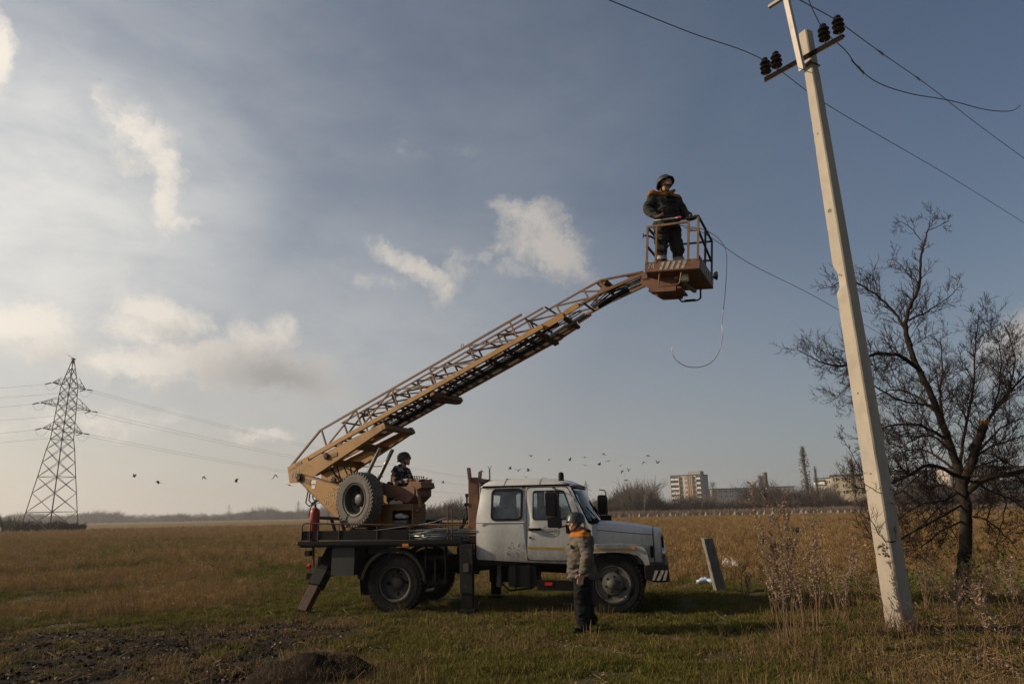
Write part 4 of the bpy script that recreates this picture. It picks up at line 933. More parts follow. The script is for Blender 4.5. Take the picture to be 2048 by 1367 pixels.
# near mirrors
def mirror(sg, ox):
    y = sg * -1.30; t = MB(); t.prism(rounded(-.095, -.20, .095, .20, .05), lambda a, b, d: Vector((ox + a * .9 + d * .25, y + d * .0 + a * .35 * 0, 1.86 + b)) + Vector((0, d, 0)), -.05, .05)
    m = t.build('mirror', MT['black'], truck, 40)
    t = MB(); t.prism(rounded(-.12, -.09, .12, .09, .035), lambda a, b, d: Vector((ox + .05 + a, y + d, 1.555 + b)), -.045, .045); t.build('lower_mirror', MT['black'], m, 40)
    MB().box((ox - .04, y - .0 + sg * .0, 1.86), (.006, .085, .34)).build('mirror_glass', MT['chrome'], m)
    MB().tube([(ox - .02, sg * -.98, 2.16), (ox + .05, y + sg * .06, 2.155), (ox + .08, y, 2.11), (ox + .08, y, 1.48), (ox + .12, y + sg * .05, 1.46), (ox + .23, sg * -1.10, 1.50)], .012, 6).build('mirror_arm', MT['black'], m, 60)
    MB().box((ox + .25, sg * -1.10, 1.44), (.075, .05, .15)).build('arm_bracket', MT['black'], m, bevel=.01)
mirror(1, 2.99); mirror(-1, 3.66)
bc = MB(); bc.cyl((3.12, -.88, 2.28), (3.12, -.88, 2.30), .055, 14); bc.lathe([(.05, 0), (.052, .07), (.045, .12), (.02, .135), (.001, .137)], (3.12, -.88, 2.30), (0, 0, 1), 14); bc.build('roof_beacon', MT['black'], truck, 40)
# seats, steering wheel, headliner
for x0 in (1.95, 2.85):
    for y0 in (-.5, .5):
        s = MB(); s.box((x0 + .2, y0, 1.25), (.52, .62, .16)); s.box((x0 - .06, y0, 1.56), (.14, .60, .58), Matrix.Rotation(R(-10), 3, 'Y')); s.build('seat', MT['seat'], truck, bevel=.04)
MB().box((2.46, .70, 1.80), (.07, .5, .80)).build('cab_pillar', MT['lining'], truck)
MB().lathe([(.2 + .014 * math.cos(a), .014 * math.sin(a)) for a in [i * 2 * math.pi / 8 for i in range(9)]], (3.35, .5, 1.62), (-.45, 0, .9), 24).tube([(3.35, .5, 1.62), (3.5, .5, 1.3)], .02).build('steering_wheel', MT['black'], truck, 60)
MB().box((3.52, 0, 1.46), (.28, 1.9, .14)).build('dashboard', MT['lining'], truck, bevel=.03)
# hood
def hoodsec(x):
    t = (x - 3.66) / 1.13; hw = .95 - .20 * t ** 1.5; zs = 1.42 - .115 * t; zt = 1.545 - .155 * t ** 1.6
    half = [(hw + .01, .82), (hw, 1.1), (hw, zs - .015), (hw - .012, zs), (hw - .02, zs + (zt - zs) * .5), (hw - .065, zt - .03), (hw - .16, zt - .004), (hw * .5, zt + .012), (0, zt + .02)]
    return [Vector((x, -a, b)) for a, b in half] + [Vector((x, a, b)) for a, b in reversed(half[:-1])]
hd = MB(); xs_ = [3.66, 3.85, 4.05, 4.25, 4.45, 4.60, 4.70]; ss = [hoodsec(x) for x in xs_]
for a, b in zip(ss, ss[1:]):
    for j in range(len(a) - 1): hd.add([a[j], a[j + 1], b[j + 1], b[j]], [(0, 1, 2, 3)])
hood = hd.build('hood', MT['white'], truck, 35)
for sg in (-1, 1):
    MB().tube([Vector((x, sg * (hoodsec(x)[3].y * -1 + .003) * 1, hoodsec(x)[3].z - .008)) for x in xs_], .0085, 5).build('hood_seam', MT['black'], hood)
MB().tube([p + Vector((0, -.003 if p.y < 0 else .003, .002)) for p in hoodsec(3.672)], .008, 5).build('hood_seam', MT['black'], hood)
MB().tube([p + Vector((0, -.003 if p.y < 0 else .003, .002)) for p in hoodsec(4.69)], .006, 5).build('hood_seam', MT['black'], hood)
# nose with grille
ns = MB(); s0 = hoodsec(4.705); s1 = [Vector((4.80, p.y * .99, p.z - .012)) for p in hoodsec(4.72)]; s2 = [Vector((4.825, p.y * .95, .82 + (p.z - .82) * .95)) for p in hoodsec(4.72)]
for a, b in ((s0, s1), (s1, s2)):
    for j in range(len(a) - 1): ns.add([a[j], a[j + 1], b[j + 1], b[j]], [(0, 1, 2, 3)])
ns.add(s2, [tuple(range(len(s2)))]); nose = ns.build('front_panel', MT['white'], truck, 35)
MB().prism(rounded(-.58, .90, .58, 1.27, .05), lambda a, b, d: Vector((d, a, b)), 4.82, 4.85).build('grille', MT['black'], nose)
for i in range(5): MB().box((4.855, 0, .95 + .07 * i), (.02, 1.1, .025)).build('grille_bar', MT['dark'], nose)
for sg in (-1, 1):
    MB().prism(rounded(4.60, .93, 4.655, 1.13, .02), lambda a, b, d: Vector((a + .03, sg * d, b)), .76, .83).build('side_vent', MT['black'], nose)
    hl = MB(); hl.lathe([(.001, .06), (.06, .055), (.085, .03), (.09, 0)], (4.83, sg * .66, 1.0), (1, 0, 0), 16); hl.build('headlamp', MT['chrome'], nose, 50)
# fenders
for sg in (-1, 1):
    fd = MB(); arc = []
    top = [(3.55, 1.155), (3.75, 1.175), (4.10, 1.17), (4.40, 1.15), (4.52, 1.12), (4.575, 1.05), (4.60, .92), (4.62, .76)]
    inn = [(3.55, 1.02), (3.72, 1.03), (4.05, 1.04), (4.28, 1.02), (4.42, .98), (4.50, .90), (4.545, .80), (4.57, .70)]
    fd.prism(top + inn[::-1], lambda a, b, d: Vector((a, sg * d, b)), 1.085, 1.115)
    for (a, b) in zip(top, top[1:]): fd.add([Vector((a[0], sg * 1.11, a[1])), Vector((b[0], sg * 1.11, b[1])), Vector((b[0], sg * .74, b[1] + .03)), Vector((a[0], sg * .90, a[1] + .03))], [(0, 1, 2, 3)])
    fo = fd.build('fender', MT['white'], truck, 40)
    MB().prism([(3.58, 1.06), (3.58, 1.105), (4.37, 1.105), (4.37, 1.06)], lambda a, b, d: Vector((a, sg * d, b)), 1.116, 1.118).build('stripe', MT['yellow'], fo)
    MB().cyl((4.36, sg * 1.115, 1.11), (4.36, sg * 1.15, 1.11), .028, 12).build('side_repeater', MT['orange'], fo, 40)
    ln = MB(); ln.lathe([(.56, 0), (.56, .28)], (3.97, sg * .80, .53), (0, sg, 0), 20, a0=0, a1=2 * math.pi); ln.build('wheel_well', MT['dark'], truck)
bp_ = MB(); bp_.prism(round_poly([(4.52, .60), (4.52, .82), (4.72, .86), (4.90, .84), (4.93, .56), (4.70, .55)], .03), lambda a, b, d: Vector((a, d, b)), -1.14, 1.14)
bumper = bp_.build('bumper', MT['black'], truck, 40, bevel=.012)
for sg in (-1, 1):
    for k in range(3):
        x0 = 4.66 + .10 * k; x1 = min(x0 + .055, 4.92)
        MB().prism([(max(x0 - .05, 4.64), .585), (max(x1 - .05, 4.68), .585), (min(x1 + .035, 4.905), .745), (min(x0 + .035, 4.87), .745)], lambda a, b, d: Vector((a, sg * d, b)), 1.1405, 1.145).build('hazard_stripe', MT['stripew'], bumper)
# chassis
for sg in (-1, 1): MB().bar((-1.85, sg * .42, .86), (4.55, sg * .42, .80), .09, .22).build('frame_rail', MT['dark'], truck)
for x in (-1.7, -.7, .7, 1.6, 2.7): MB().box((x, 0, .84), (.10, .82, .16)).build('cross_member', MT['dark'], truck)
for x in (0, 3.97):
    ax_ = MB(); ax_.tube([(x, -.75, .53), (x, .75, .53)], .075, 10); ax_.ball((x, .15, .53), (.19, .2, .2), 12, 8); ax_.build('axle', MT['dark'], truck, 50)
    for sg in (-1, 1):
        lf = MB(); 
        for q in range(4): lf.tube([(x - .62 + .1 * q, sg * .47, .80 - .03 * q), (x - .3, sg * .47, .68 - .03 * q), (x, sg * .47, .64 - .03 * q), (x + .3, sg * .47, .68 - .03 * q), (x + .62 - .1 * q, sg * .47, .80 - .03 * q)], .022, 4)
        lf.build('leaf_spring', MT['dark'], truck)
MB().tube([(-.1, .1, .60), (1.6, .12, .72), (3.6, .1, .62)], .05, 8).build('drive_shaft', MT['dark'], truck, 50)
MB().box((2.0, 0, .66), (.7, .55, .38)).build('transfer_case', MT['dark'], truck, bevel=.05)
tk = MB(); tk.prism(rounded(2.14, .46, 2.64, .82, .05), lambda a, b, d: Vector((a, d, b)), -1.05, -.55); tk.build('fuel_tank', MT['black'], truck, 40)
for x in (2.26, 2.52): MB().box((x, -.80, .64), (.035, .53, .39)).build('tank_strap', MT['dark'], truck)
lw = MB(); lw.bar((2.66, -1.05, .50), (3.34, -1.05, .49), .04, .17); lgd = lw.build('side_guard', MT['dark'], truck); MB().box((2.86, -1.075, .52), (.13, .012, .05)).build('reflector', MT['redlens'], lgd)
MB().box((2.5, -.98, .88), (2.0, .03, .10)).build('sill', MT['black'], truck)
MB().tube([(1.95, -.75, .8), (1.97, -.8, .5), (2.1, -.8, .38), (2.5, -.78, .42), (2.7, -.7, .55)], .018, 6).build('air_hose', MT['black'], truck, 60)
MB().tube([(3.40, -.7, .7), (3.42, -.75, .4), (3.36, -.7, .12)], .016, 6).build('cable_drop', MT['black'], truck, 60)
MB().tube([(1.88, -.55, .85), (1.86, -.55, .42)], .06, 10).build('exhaust_pipe', MT['grey'], truck, 50)
# wheels
def tyre_mesh(mat):
    t = MB(); Ro_, w = .53, .30
    prof = [(.298, -.10), (.325, -.137), (.40, -.15), (.475, -.148), (.505, -.13), (.515, -.10), (.518, 0), (.515, .10), (.505, .13), (.475, .148), (.40, .15), (.325, .137), (.298, .10)]
    t.lathe(prof, (0, 0, 0), (0, 1, 0), 56)
    for k in range(42):
        for sg in (-1, 1):
            a = 2 * math.pi * (k + (.5 if sg > 0 else 0)) / 42; Mx = Matrix.Rotation(-a, 3, 'Y') @ Matrix.Rotation(R(14) * sg, 3, 'X')
            c = Matrix.Rotation(-a, 3, 'Y') @ Vector((.512, sg * .075, 0)); t.box(c, (.035, .135, .046), Matrix.Rotation(-a, 3, 'Y') @ Matrix.Rotation(R(16) * sg, 3, 'X'))
            c2 = Matrix.Rotation(-a, 3, 'Y') @ Vector((.496, sg * .142, 0)); t.box(c2, (.042, .020, .040), Matrix.Rotation(-a, 3, 'Y'))
    for rr in (.33, .44): t.lathe([(rr - .008, -.146), (rr, -.1535), (rr + .008, -.147)], (0, 0, 0), (0, 1, 0), 56)
    return t.build('tyre', mat, link=False, smooth=40)
TYRE = tyre_mesh(MT['rubber']); TYRE2 = tyre_mesh(MT['rubber2'])
def rim_mesh(front, mat):
    r = MB()
    if front: prof = [(.268, -.125), (.275, -.135), (.255, -.132), (.240, -.11), (.225, -.105), (.175, -.10), (.155, -.135), (.10, -.145), (.085, -.15), (.07, -.19), (.045, -.205), (.001, -.208)]
    else: prof = [(.268, -.125), (.275, -.135), (.255, -.130), (.240, -.10), (.236, .02), (.20, .045), (.12, .045), (.10, .02), (.09, -.03), (.07, -.045), (.001, -.045)]
    prof = [(a * 1.12, b) for a, b in prof]
    r.lathe(prof, (0, 0, 0), (0, 1, 0), 40); r.lathe([(.30, .125), (.27, .10), (.264, .02)], (0, 0, 0), (0, 1, 0), 40)
    return r.build('rim', mat, link=False, smooth=35)
nutm = MB().cyl((0, 0, 0), (0, -.03, 0), .016, 6).build('wheel_nut', MT['dark'], link=False); holem = MB().lathe([(.001, -.004), (.04, -.004), (.044, 0)], (0, 0, 0), (0, 1, 0), 14).build('hand_hole', MT['black'], link=False)
def wheel(loc, front, flip=False, tyre=TYRE, mat=None, rx=0.0, parent=truck):
    w = link_obj('wheel', rim_mesh(front, mat or (MT['rimf'] if front else MT['rim'])), parent); w.location = loc; w.rotation_euler = (rx, rnd.uniform(0, 6), math.pi if flip else 0)
    link_obj('tyre', tyre, w)
    for k in range(6):
        a = 2 * math.pi * k / 6; rr = .125 if front else .16; o = link_obj('wheel_nut', nutm, w); o.location = (rr * math.cos(a), -.14 if front else .045, rr * math.sin(a))
    for k in range(4):
        a = 2 * math.pi * k / 4 + .4; o = link_obj('hand_hole', holem, w); o.location = (.20 * math.cos(a), -.103 if front else .043, .20 * math.sin(a)); o.scale = (1.15, 1, .75); o.rotation_euler = (0, -a, 0)
    return w
for x, fr_ in ((0, False), (3.97, True)):
    wheel((x, -.90, .515), fr_); wheel((x, .90, .515), fr_, True)

# deck
dk = MB(); dk.box((-.28, 0, 1.205), (3.24, 2.26, .07)); deck = dk.build('deck', MT['black'], truck, bevel=.01)
for sg in (-1, 1):
    MB().box((-.30, sg * 1.135, 1.245), (3.26, .03, .075)).build('deck_edge', MT['black'], truck, bevel=.006)
    MB().box((-.83, sg * 1.06, 1.385), (2.16, .03, .17)).build('side_board', MT['black'], truck, bevel=.006)
    rl = MB(); rl.tube([(-1.89, sg * 1.08, 1.28), (-1.89, sg * 1.08, 1.55), (-1.86, sg * 1.08, 1.60), (-1.80, sg * 1.08, 1.615), (.3, sg * 1.08, 1.545), (1.34, sg * 1.08, 1.53)], .014, 6)
    rail = rl.build('deck_rail', MT['rust'], truck, 60)
    for x in (-1.72, -1.55, -1.12, -.35, .3): MB().tube([(x, sg * 1.08, 1.25), (x, sg * 1.08, 1.61 - (x + 1.8) * .032)], .011, 6).build('rail_post', MT['rust'], rail)
    # mudguard
    mg = MB()
    for k in range(14):
        a0, a1 = math.pi * (k) / 14 * .92 + .10, math.pi * (k + 1) / 14 * .92 + .10
        q = [(r_ * math.cos(a), r_ * math.sin(a)) for r_, a in ((.64, a0), (.64, a1), (.585, a1), (.585, a0))]
        mg.prism(q, lambda a, b, d: Vector((-.02 + a, sg * d, .50 + b)), .72, 1.09)
    mg.build('mudguard', MT['drab'] if sg < 0 else MT['black'], truck, 40)
    MB().prism(rounded(-1.26, .66, -.80, 1.16, .03), lambda a, b, d: Vector((a, sg * d, b)), .62, 1.06).build('tool_locker', M('dull_green_grey', (.020, .021, .018), .6, var=.2, spots=[((.02, .02, .02), 6, .55, .1, .7)]), truck, 30)
    # step frame
    sf = MB(); y = sg * 1.03
    for a, b in (((.60, .52), (.60, 1.17)), ((.98, .52), (.98, 1.17)), ((.78, .52), (.78, .98)), ((.57, .55), (1.05, .55)), ((.57, .97), (1.05, .97))): sf.bar((a[0], y, a[1]), (b[0], y, b[1]), .03, .075, (0, 1, 0) if a[0] == b[0] else (0, 0, 1))
    sf.box((.82, y * .9, .56), (.5, .2, .02)); sf.build('step_frame', MT['dark'], truck)
    # straight outrigger behind the cab
    og = MB(); og.box((1.39, sg * 1.08, .78), (.24, .13, .84)); outr = og.build('front_outrigger', MT['drab'], truck, bevel=.01)
    MB().box((1.40, sg * 1.08, .28), (.20, .10, .34)).build('outrigger_leg', MT['dark'], outr); MB().box((1.40, sg * 1.08, .07), (.30, .26, .04)).build('outrigger_foot', MT['dark'], outr); MB().box((1.39, sg * 1.15, .80), (.10, .02, .14)).build('cover_plate', MT['rim'], outr)
    # splayed rear outrigger
    a = Vector((-1.40, sg * .62, 1.16)); b = Vector((-1.62, sg * 1.38, .06)); md = a.lerp(b, .56)
    rg = MB(); rg.bar(a, md, .20, .24, (1, 0, 0)); ro = rg.build('rear_outrigger', MT['dark'], truck, bevel=.012)
    MB().bar(a.lerp(b, .40), a.lerp(b, .63), .215, .255, (1, 0, 0)).build('outrigger_sleeve', MT['drab'], ro, bevel=.008)
    MB().bar(a.lerp(b, .5), b, .15, .19, (1, 0, 0)).build('outrigger_leg', MT['rust'] if sg < 0 else MT['dark'], ro, bevel=.01)
    MB().box(b + Vector((0, 0, -.03)), (.30, .30, .04)).build('outrigger_foot', MT['dark'], ro)
    MB().bar(a.lerp(b, .12) + Vector((-.13, -sg * .0, 0)), a.lerp(b, .30) + Vector((-.13, 0, 0)), .05, .05).build('lock_block', MT['brown'], ro)
    # tail lamp on its bracket
    tb = MB(); tb.bar((-1.70, sg * .96, 1.18), (-1.68, sg * .96, .80), .05, .03); tbo = tb.build('lamp_bracket', MT['brown'], truck)
    MB().box((-1.77, sg * .96, 1.06), (.10, .2, .10)).build('tail_lamp', MT['black'], tbo); MB().box((-1.825, sg * .96, 1.06), (.012, .18, .09)).build('lens', MT['redlens'], tbo); MB().cyl((-1.74, sg * .96, .82), (-1.80, sg * .96, .82), .042, 12).build('reflector', MT['redlens'], tbo)
    MB().lathe([(.042, 0), (.05, .006), (.042, .012)], (-1.63, sg * .96, 1.04), (0, 1, 0), 14).build('towing_ring', MT['dark'], tbo)
MB().bar((-1.74, -.98, .64), (-.86, -.98, .74), .10, .10).build('rear_crossbar', MT['dark'], truck); MB().bar((-1.74, -.98, .64), (-1.74, .98, .64), .12, .12).build('rear_underrun_bar', MT['dark'], truck)
MB().box((.24, -1.153, 1.20), (.12, .012, .045)).build('side_marker', MT['orange'], truck)
MB().bar((-1.95, -.62, 1.72), (-.9, -.62, 1.66), .07, .06).build('spreader_beam', MT['dark'], truck); MB().bar((-1.95, .5, 1.72), (-.9, .5, 1.66), .07, .06).build('spreader_beam', MT['dark'], truck)
for i in range(3): MB().bar((-1.52 + .20 * i, -.62, 1.70), (-1.42 + .20 * i, -.62, 1.42), .045, .05).build('beam_strut', MT['dark'], truck)
# boom rest behind the cab
br = MB()
for y in (-.62, .25): br.bar((1.40, y, 1.2), (1.40, y, 2.40), .19, .14, (0, 1, 0))
br.bar((1.40, -.72, 2.36), (1.40, .35, 2.36), .12, .08); rest = br.build('boom_rest', MT['brown'], truck, bevel=.01)
MB().bar((1.345, -.70, 2.36), (1.32, -.70, 2.58), .05, .10, (0, 1, 0)).build('rest_horn', MT['brown'], rest); MB().bar((1.46, -.42, 2.36), (1.475, -.42, 2.52), .05, .09, (0, 1, 0)).build('rest_horn', MT['brown'], rest)
hs = MB(); hs.box((1.27, -.66, 1.90), (.09, .08, .06)); hs.cyl((1.27, -.66, 1.9), (1.27, -.66, 2.04), .02, 8); hs.box((1.27, -.66, 2.07), (.05, .05, .06)); hs.build('work_lamp', MT['black'], rest)
for k in range(7):
    r = random.Random(k); MB().tube([(1.26, -.66 + .04 * k, 1.88 - .06 * k), (1.24 + r.uniform(-.06, .03), -.66 + .03 * k, 1.65), (1.20 - .02 * k, -.7 + .04 * k, 1.48), (1.02 - .07 * k, -.75 + .06 * k, 1.27 + .01 * k)], .013, 6).build('hydraulic_hose', MT['black'], rest, 60)
MB().tube([(1.00, -1.0, 1.25), (1.00, -1.0, 1.80), (1.015, -1.0, 1.85), (1.04, -1.0, 1.865), (1.065, -1.0, 1.85), (1.08, -1.0, 1.80), (1.08, -1.0, 1.25)], .013, 6).build('deck_hoop', MT['rust'], truck, 60)
# ------------------------------------------------------------------ turret and boom (parts of the truck)
TT = Matrix.Translation((-.5, 0, 0)) @ Matrix.Rotation(-R(14.0), 4, 'Z')       # turret frame inside the truck: x along the boom
def tb(mb, name, mat, parent=truck, smooth=None, bevel=0): return mb.build(name, mat, parent, smooth, bevel, xf=TT)
ped = MB(); ped.lathe([(.001, 1.24), (.52, 1.24), (.52, 1.32), (.46, 1.34), (.46, 1.46), (.50, 1.48), (.50, 1.54), (.001, 1.54)], (0, 0, 0), (0, 0, 1), 36); tb(ped, 'slew_ring', MT['dark'], smooth=40)
PLATE = [(-2.03, 2.60), (-1.93, 2.62), (-.90, 2.32), (.10, 2.05), (.12, 1.53), (-.74, 1.53), (-1.98, 2.47)]
for sg in (-1, 1):
    p = MB(); p.prism(PLATE, lambda a, b, d: Vector((a, sg * d, b)), .53, .56); tp = tb(p, 'turret_plate', MT['tan'], bevel=.005)
    f = MB(); f.bar((-1.93, sg * .50, 2.612), (.1, sg * .50, 2.05), .12, .022); f.bar((-1.99, sg * .50, 2.462), (-.74, sg * .50, 1.522), .12, .022); tb(f, 'plate_flange', MT['tan2'], tp)
    pn = MB(); pn.cyl((-2.0 + .02, sg * .48, 2.541), (-1.98, sg * .62, 2.541), .05, 14)
    for k in range(6): a = k * math.pi / 3; pn.cyl((-1.98 + .072 * math.cos(a), sg * .50, 2.541 + .072 * math.sin(a)), (-1.98 + .072 * math.cos(a), sg * .60, 2.541 + .072 * math.sin(a)), .022, 6)
    tb(pn, 'pivot_pin', MT['rust'], tp, 40)
    pb = MB(); pb.bar((-1.93, sg * .567, 2.50), (-1.68, sg * .567, 2.435), .01, .10); tb(pb, 'pivot_lug', MT['tan2'], tp)
    if sg < 0:
        for zz, w_, h_ in ((2.437, .14, .075), (2.335, .095, .07)): tb(MB().box((-1.60, -.563, zz), (w_, .004, h_)), 'data_sticker', MT['sticker'], tp)
        def st(s, x, z, sz): lettering('stencil_lettering', s, sz, MT['stencil'], tp, TT @ Matrix.Translation((x, -.5625, z)) @ Matrix.Rotation(math.pi / 2, 4, 'X'))
        st('ЗБ ПІ', -1.00, 2.275, .085); st('НІД СТ', -1.05, 2.13, .125); st('ЧТО ПШ', -1.06, 2.00, .125)
tbx = MB(); tbx.box((-.35, 0, 1.72), (.9, 1.0, .40)); tb(tbx, 'turret_body', MT['tan2'], bevel=.01)
tb(MB().bar((-1.0, -.5, 2.0), (-1.0, .5, 2.0), .12, .12), 'turret_tie', MT['tan2'])
# winch and loose hoses at the back of the turret
wn = MB(); wn.cyl((-1.86, -.30, 2.36), (-1.86, .30, 2.36), .13, 16); wn.cyl((-1.86, -.40, 2.36), (-1.86, -.30, 2.36), .10, 12); tb(wn, 'slew_motor', MT['black'], smooth=40)
for k, (a, b) in enumerate(((-.36, .35), (-.30, .28), (-.22, .2))): tb(MB().tube([(-1.92, a, 2.28), (-1.97 + .03 * k, a, 2.02 + .05 * k), (-1.85, a - .02, 1.95 + .06 * k), (-1.62, a, 2.08 + .03 * k), (-1.45, a, 2.12)], .014, 6), 'hydraulic_hose', MT['black'], smooth=60)
# lift cylinders
for y in (-.22, .22):
    c = MB(); c.cyl((-.95, y, 1.75), (-.55, y, 2.45), .075, 14); cy = tb(c, 'lift_cylinder', MT['black'], smooth=40); tb(MB().cyl((-.55, y, 2.45), (-.18, y, 3.08), .042, 12), 'piston_rod', MT['chrome'], cy, 40)
for k in range(5):
    r = random.Random(50 + k); tb(MB().tube([(-1.4 + .1 * k, -.3 + .1 * k, 2.75), (-1.1 + r.uniform(-.1, .1), -.35 + .12 * k, 2.45), (-.8 + r.uniform(-.1, .1), -.3 + .1 * k, 2.5), (-.45, -.2 + .08 * k, 2.25)], .014, 6), 'hydraulic_hose', MT['black'], smooth=60)
# spare wheel bolted to the near turret plate
sw = wheel((0, 0, 0), False, False, TYRE2, MT['rim']); sw.name = 'spare_wheel'; sw.matrix_local = TT @ Matrix.Translation((-.20, -.80, 2.04)) @ Matrix.Rotation(R(-10), 4, 'Z')
tb(MB().box((-.2, -.62, 2.03), (.30, .16, .30)), 'spare_carrier', MT['tan2'])
# seat box and control console
bx = MB(); bx.box((.12, -.30, 1.715), (.05, .42, .44)); bx.box((.845, -.30, 1.715), (.03, .42, .44)); bx.box((.48, -.08, 1.715), (.76, .03, .44)); bx.box((.48, -.30, 1.925), (.76, .44, .03)); bx.box((.48, -.30, 1.51), (.76, .44, .03)); bx.box((.48, -.505, 1.87), (.70, .012, .10)); bx.box((.26, -.505, 1.66), (.24, .012, .33)); sb_ = tb(bx, 'seat_box', MT['tan2'], bevel=.006)
tb(MB().ball((.46, -.38, 1.715), (.11, .09, .055), 9, 6).ball((.56, -.36, 1.70), (.10, .08, .045), 8, 5).ball((.52, -.42, 1.735), (.06, .05, .035), 7, 5), 'white_sack', MT['paper'], sb_, 30); tb(MB().box((.50, -.36, 1.60), (.36, .2, .07)), 'rag_bundle', MT['grey'], sb_, bevel=.02)
for sg, ys_ in ((1, (-.47, -.44)), (1, (.10, .13))):
    cn = MB(); cn.prism([(-.03, 2.41), (.30, 2.31), (.64, 2.265), (.80, 2.29), (.86, 2.24), (.86, 2.09), (.70, 1.955), (.34, 2.06), (.06, 2.16)], lambda a, b, d: Vector((a, d, b)), *ys_); tb(cn, 'console_side', MT['brown'], bevel=.004)
cb = MB(); cb.bar((.06, -.17, 2.155), (.70, -.17, 1.955), .54, .025); cb.bar((.70, -.17, 1.955), (.86, -.17, 2.09), .54, .025); cb.box((.86, -.17, 2.17), (.02, .54, .16)); tb(cb, 'console_tray', MT['brown'])
ch = MB(); ch.prism([(.66, 2.25), (.74, 2.37), (.99, 2.345), (1.02, 2.24), (.86, 2.19)], lambda a, b, d: Vector((a, d, b)), -.46, .02); chd = tb(ch, 'control_head', MT['brown'], bevel=.008)
for k in range(5): tb(MB().tube([(.80 + .02 * (k % 2), -.36 + .08 * k, 2.36), (.78, -.36 + .08 * k, 2.46)], .009, 6).ball((.78, -.36 + .08 * k, 2.465), .016, 8, 6), 'control_lever', MT['black'], chd, 50)
tb(MB().tube([(.88, -.42, 2.24), (.91, -.43, 2.12), (.96, -.43, 1.98), (.975, -.43, 1.87), (.95, -.43, 1.815), (.90, -.43, 1.80), (.84, -.43, 1.82)], .034, 10), 'hose_pipe', MT['tan2'], smooth=60)
tb(MB().box((.10, .18, 1.98), (.42, .42, .10)).box((-.10, .18, 2.2), (.08, .42, .42)), 'operator_seat', MT['seat'], bevel=.03)
tb(MB().box((.35, .30, 1.60), (1.0, .5, .06)), 'foot_plate', MT['dark'])

# boom, in its own frame: u along, v square to it, w across; pivot at u = v = 0
BE = R(21.2); PIV = Vector((-1.99, 0, 2.541))
def BV(u, v, w): return Vector((PIV.x + u * math.cos(BE) - v * math.sin(BE), w, PIV.z + u * math.sin(BE) + v * math.cos(BE)))
BUP = Vector((-math.sin(BE), 0, math.cos(BE)))
def bbar(mb, a, b, w, h, up=BUP): return mb.bar(BV(*a), BV(*b), w, h, up)
CRAD = [(-.30, .27), (-.33, .02), (-.1, -.07), (.35, -.11), (1.5, .0), (2.30, .055), (2.34, .18)]
cra = MB()
for sg in (-1, 1): cra.prism(CRAD, lambda a, b, d: BV(a, b, sg * d), .50, .52)
for sg in (-1, 1): bbar(cra, (-.3, .262, sg * .47), (2.33, .176, sg * .47), .10, .016); bbar(cra, (.35, -.102, sg * .47), (2.28, .06, sg * .47), .10, .016)
cradle = tb(cra, 'boom_cradle', MT['tan'], bevel=.003)
tb(MB().bar(BV(2.30, .09, -.53), BV(2.30, .09, .53), .11, .10, BUP), 'cradle_beam', MT['tan2'], cradle, bevel=.01)
for u in (.75, 1.55): tb(MB().bar(BV(u, .02, -.5), BV(u, .02, .5), .28, .012, BUP), 'cradle_tie', MT['tan2'], cradle)
pn = MB(); pn.cyl(BV(.78, .14, -.50), BV(.78, .14, -.57), .045, 12)
for k in range(5): a = k * 1.2566; pn.cyl(BV(.78 + .055 * math.cos(a), .14 + .055 * math.sin(a), -.50), BV(.78 + .055 * math.cos(a), .14 + .055 * math.sin(a), -.56), .018, 6)
tb(pn, 'cradle_pin', MT['rust'], cradle); tb(MB().bar(BV(.80, .12, -.526), BV(1.05, .07, -.526), .01, .075, BUP), 'cradle_lug', MT['tan2'], cradle)
for u in (-.24, -.15, -.05): tb(MB().bar(BV(u, .10, -.523), BV(u + .05, .19, -.523), .004, .035), 'faded_stripe', MT['stripew'], cradle)
tb(MB().bar(BV(.02, .26, -.50), BV(.02, .33, -.50), .03, .16), 'chord_saddle', MT['tan2'], cradle); tb(MB().bar(BV(-.05, .29, -.49), BV(.28, .29, -.49), .03, .10, BUP), 'chord_saddle', MT['tan'], cradle)
def section(name, hw, u0, u1, vb, vt, bs, ts, step, us_top, mat, mat2, dirs, rail_step, far_floor=True, far_dark=None):
    base = MB()
    for sg in (-1, 1): bbar(base, (u0, vb, sg * hw), (u1, vb, sg * hw), bs[0], bs[1])
    sec = tb(base, name, mat, bevel=.004)
    for sg in (-1, 1):
        tb(bbar(MB(), (us_top, vt, sg * hw), (u1 - .30, vt, sg * hw), ts, ts), 'top_rail', mat2, sec)
        us = []; u = us_top + .05
        while u < u1 - .25: us.append(u); u += step
        for i, u in enumerate(us):
            tb(bbar(MB(), (u, vt - .01, sg * hw), (u + .02, vb + bs[1] * .4, sg * hw), .028, .032, (0, 1, 0)), 'upright', mat2, sec)
            if i + 1 < len(us):
                nx = us[i + 1]
                if i < dirs: a, b = (u + .03, vb + .03, sg * hw), (nx - .03, vt - .02, sg * hw)
                else: a, b = (u, vt - .02, sg * hw), (nx, vb + .03, sg * hw)
                tb(bbar(MB(), a, b, .026, .030, (0, 1, 0)), 'diagonal', mat2, sec)
    u = u0 + rail_step * .5
    while u < u1 - .05:
        tb(MB().bar(BV(u, vb - .02, -hw + bs[0] / 2), BV(u, vb - .02, hw - bs[0] / 2), .03, .03, BUP), 'rung', MT['rust'], sec); u += rail_step
    return sec
o1 = section('outer_boom', .46, -.32, 6.20, .335, .765, (.06, .095), .036, .97, .72, MT['tan'], MT['tan2'], 2, .36)
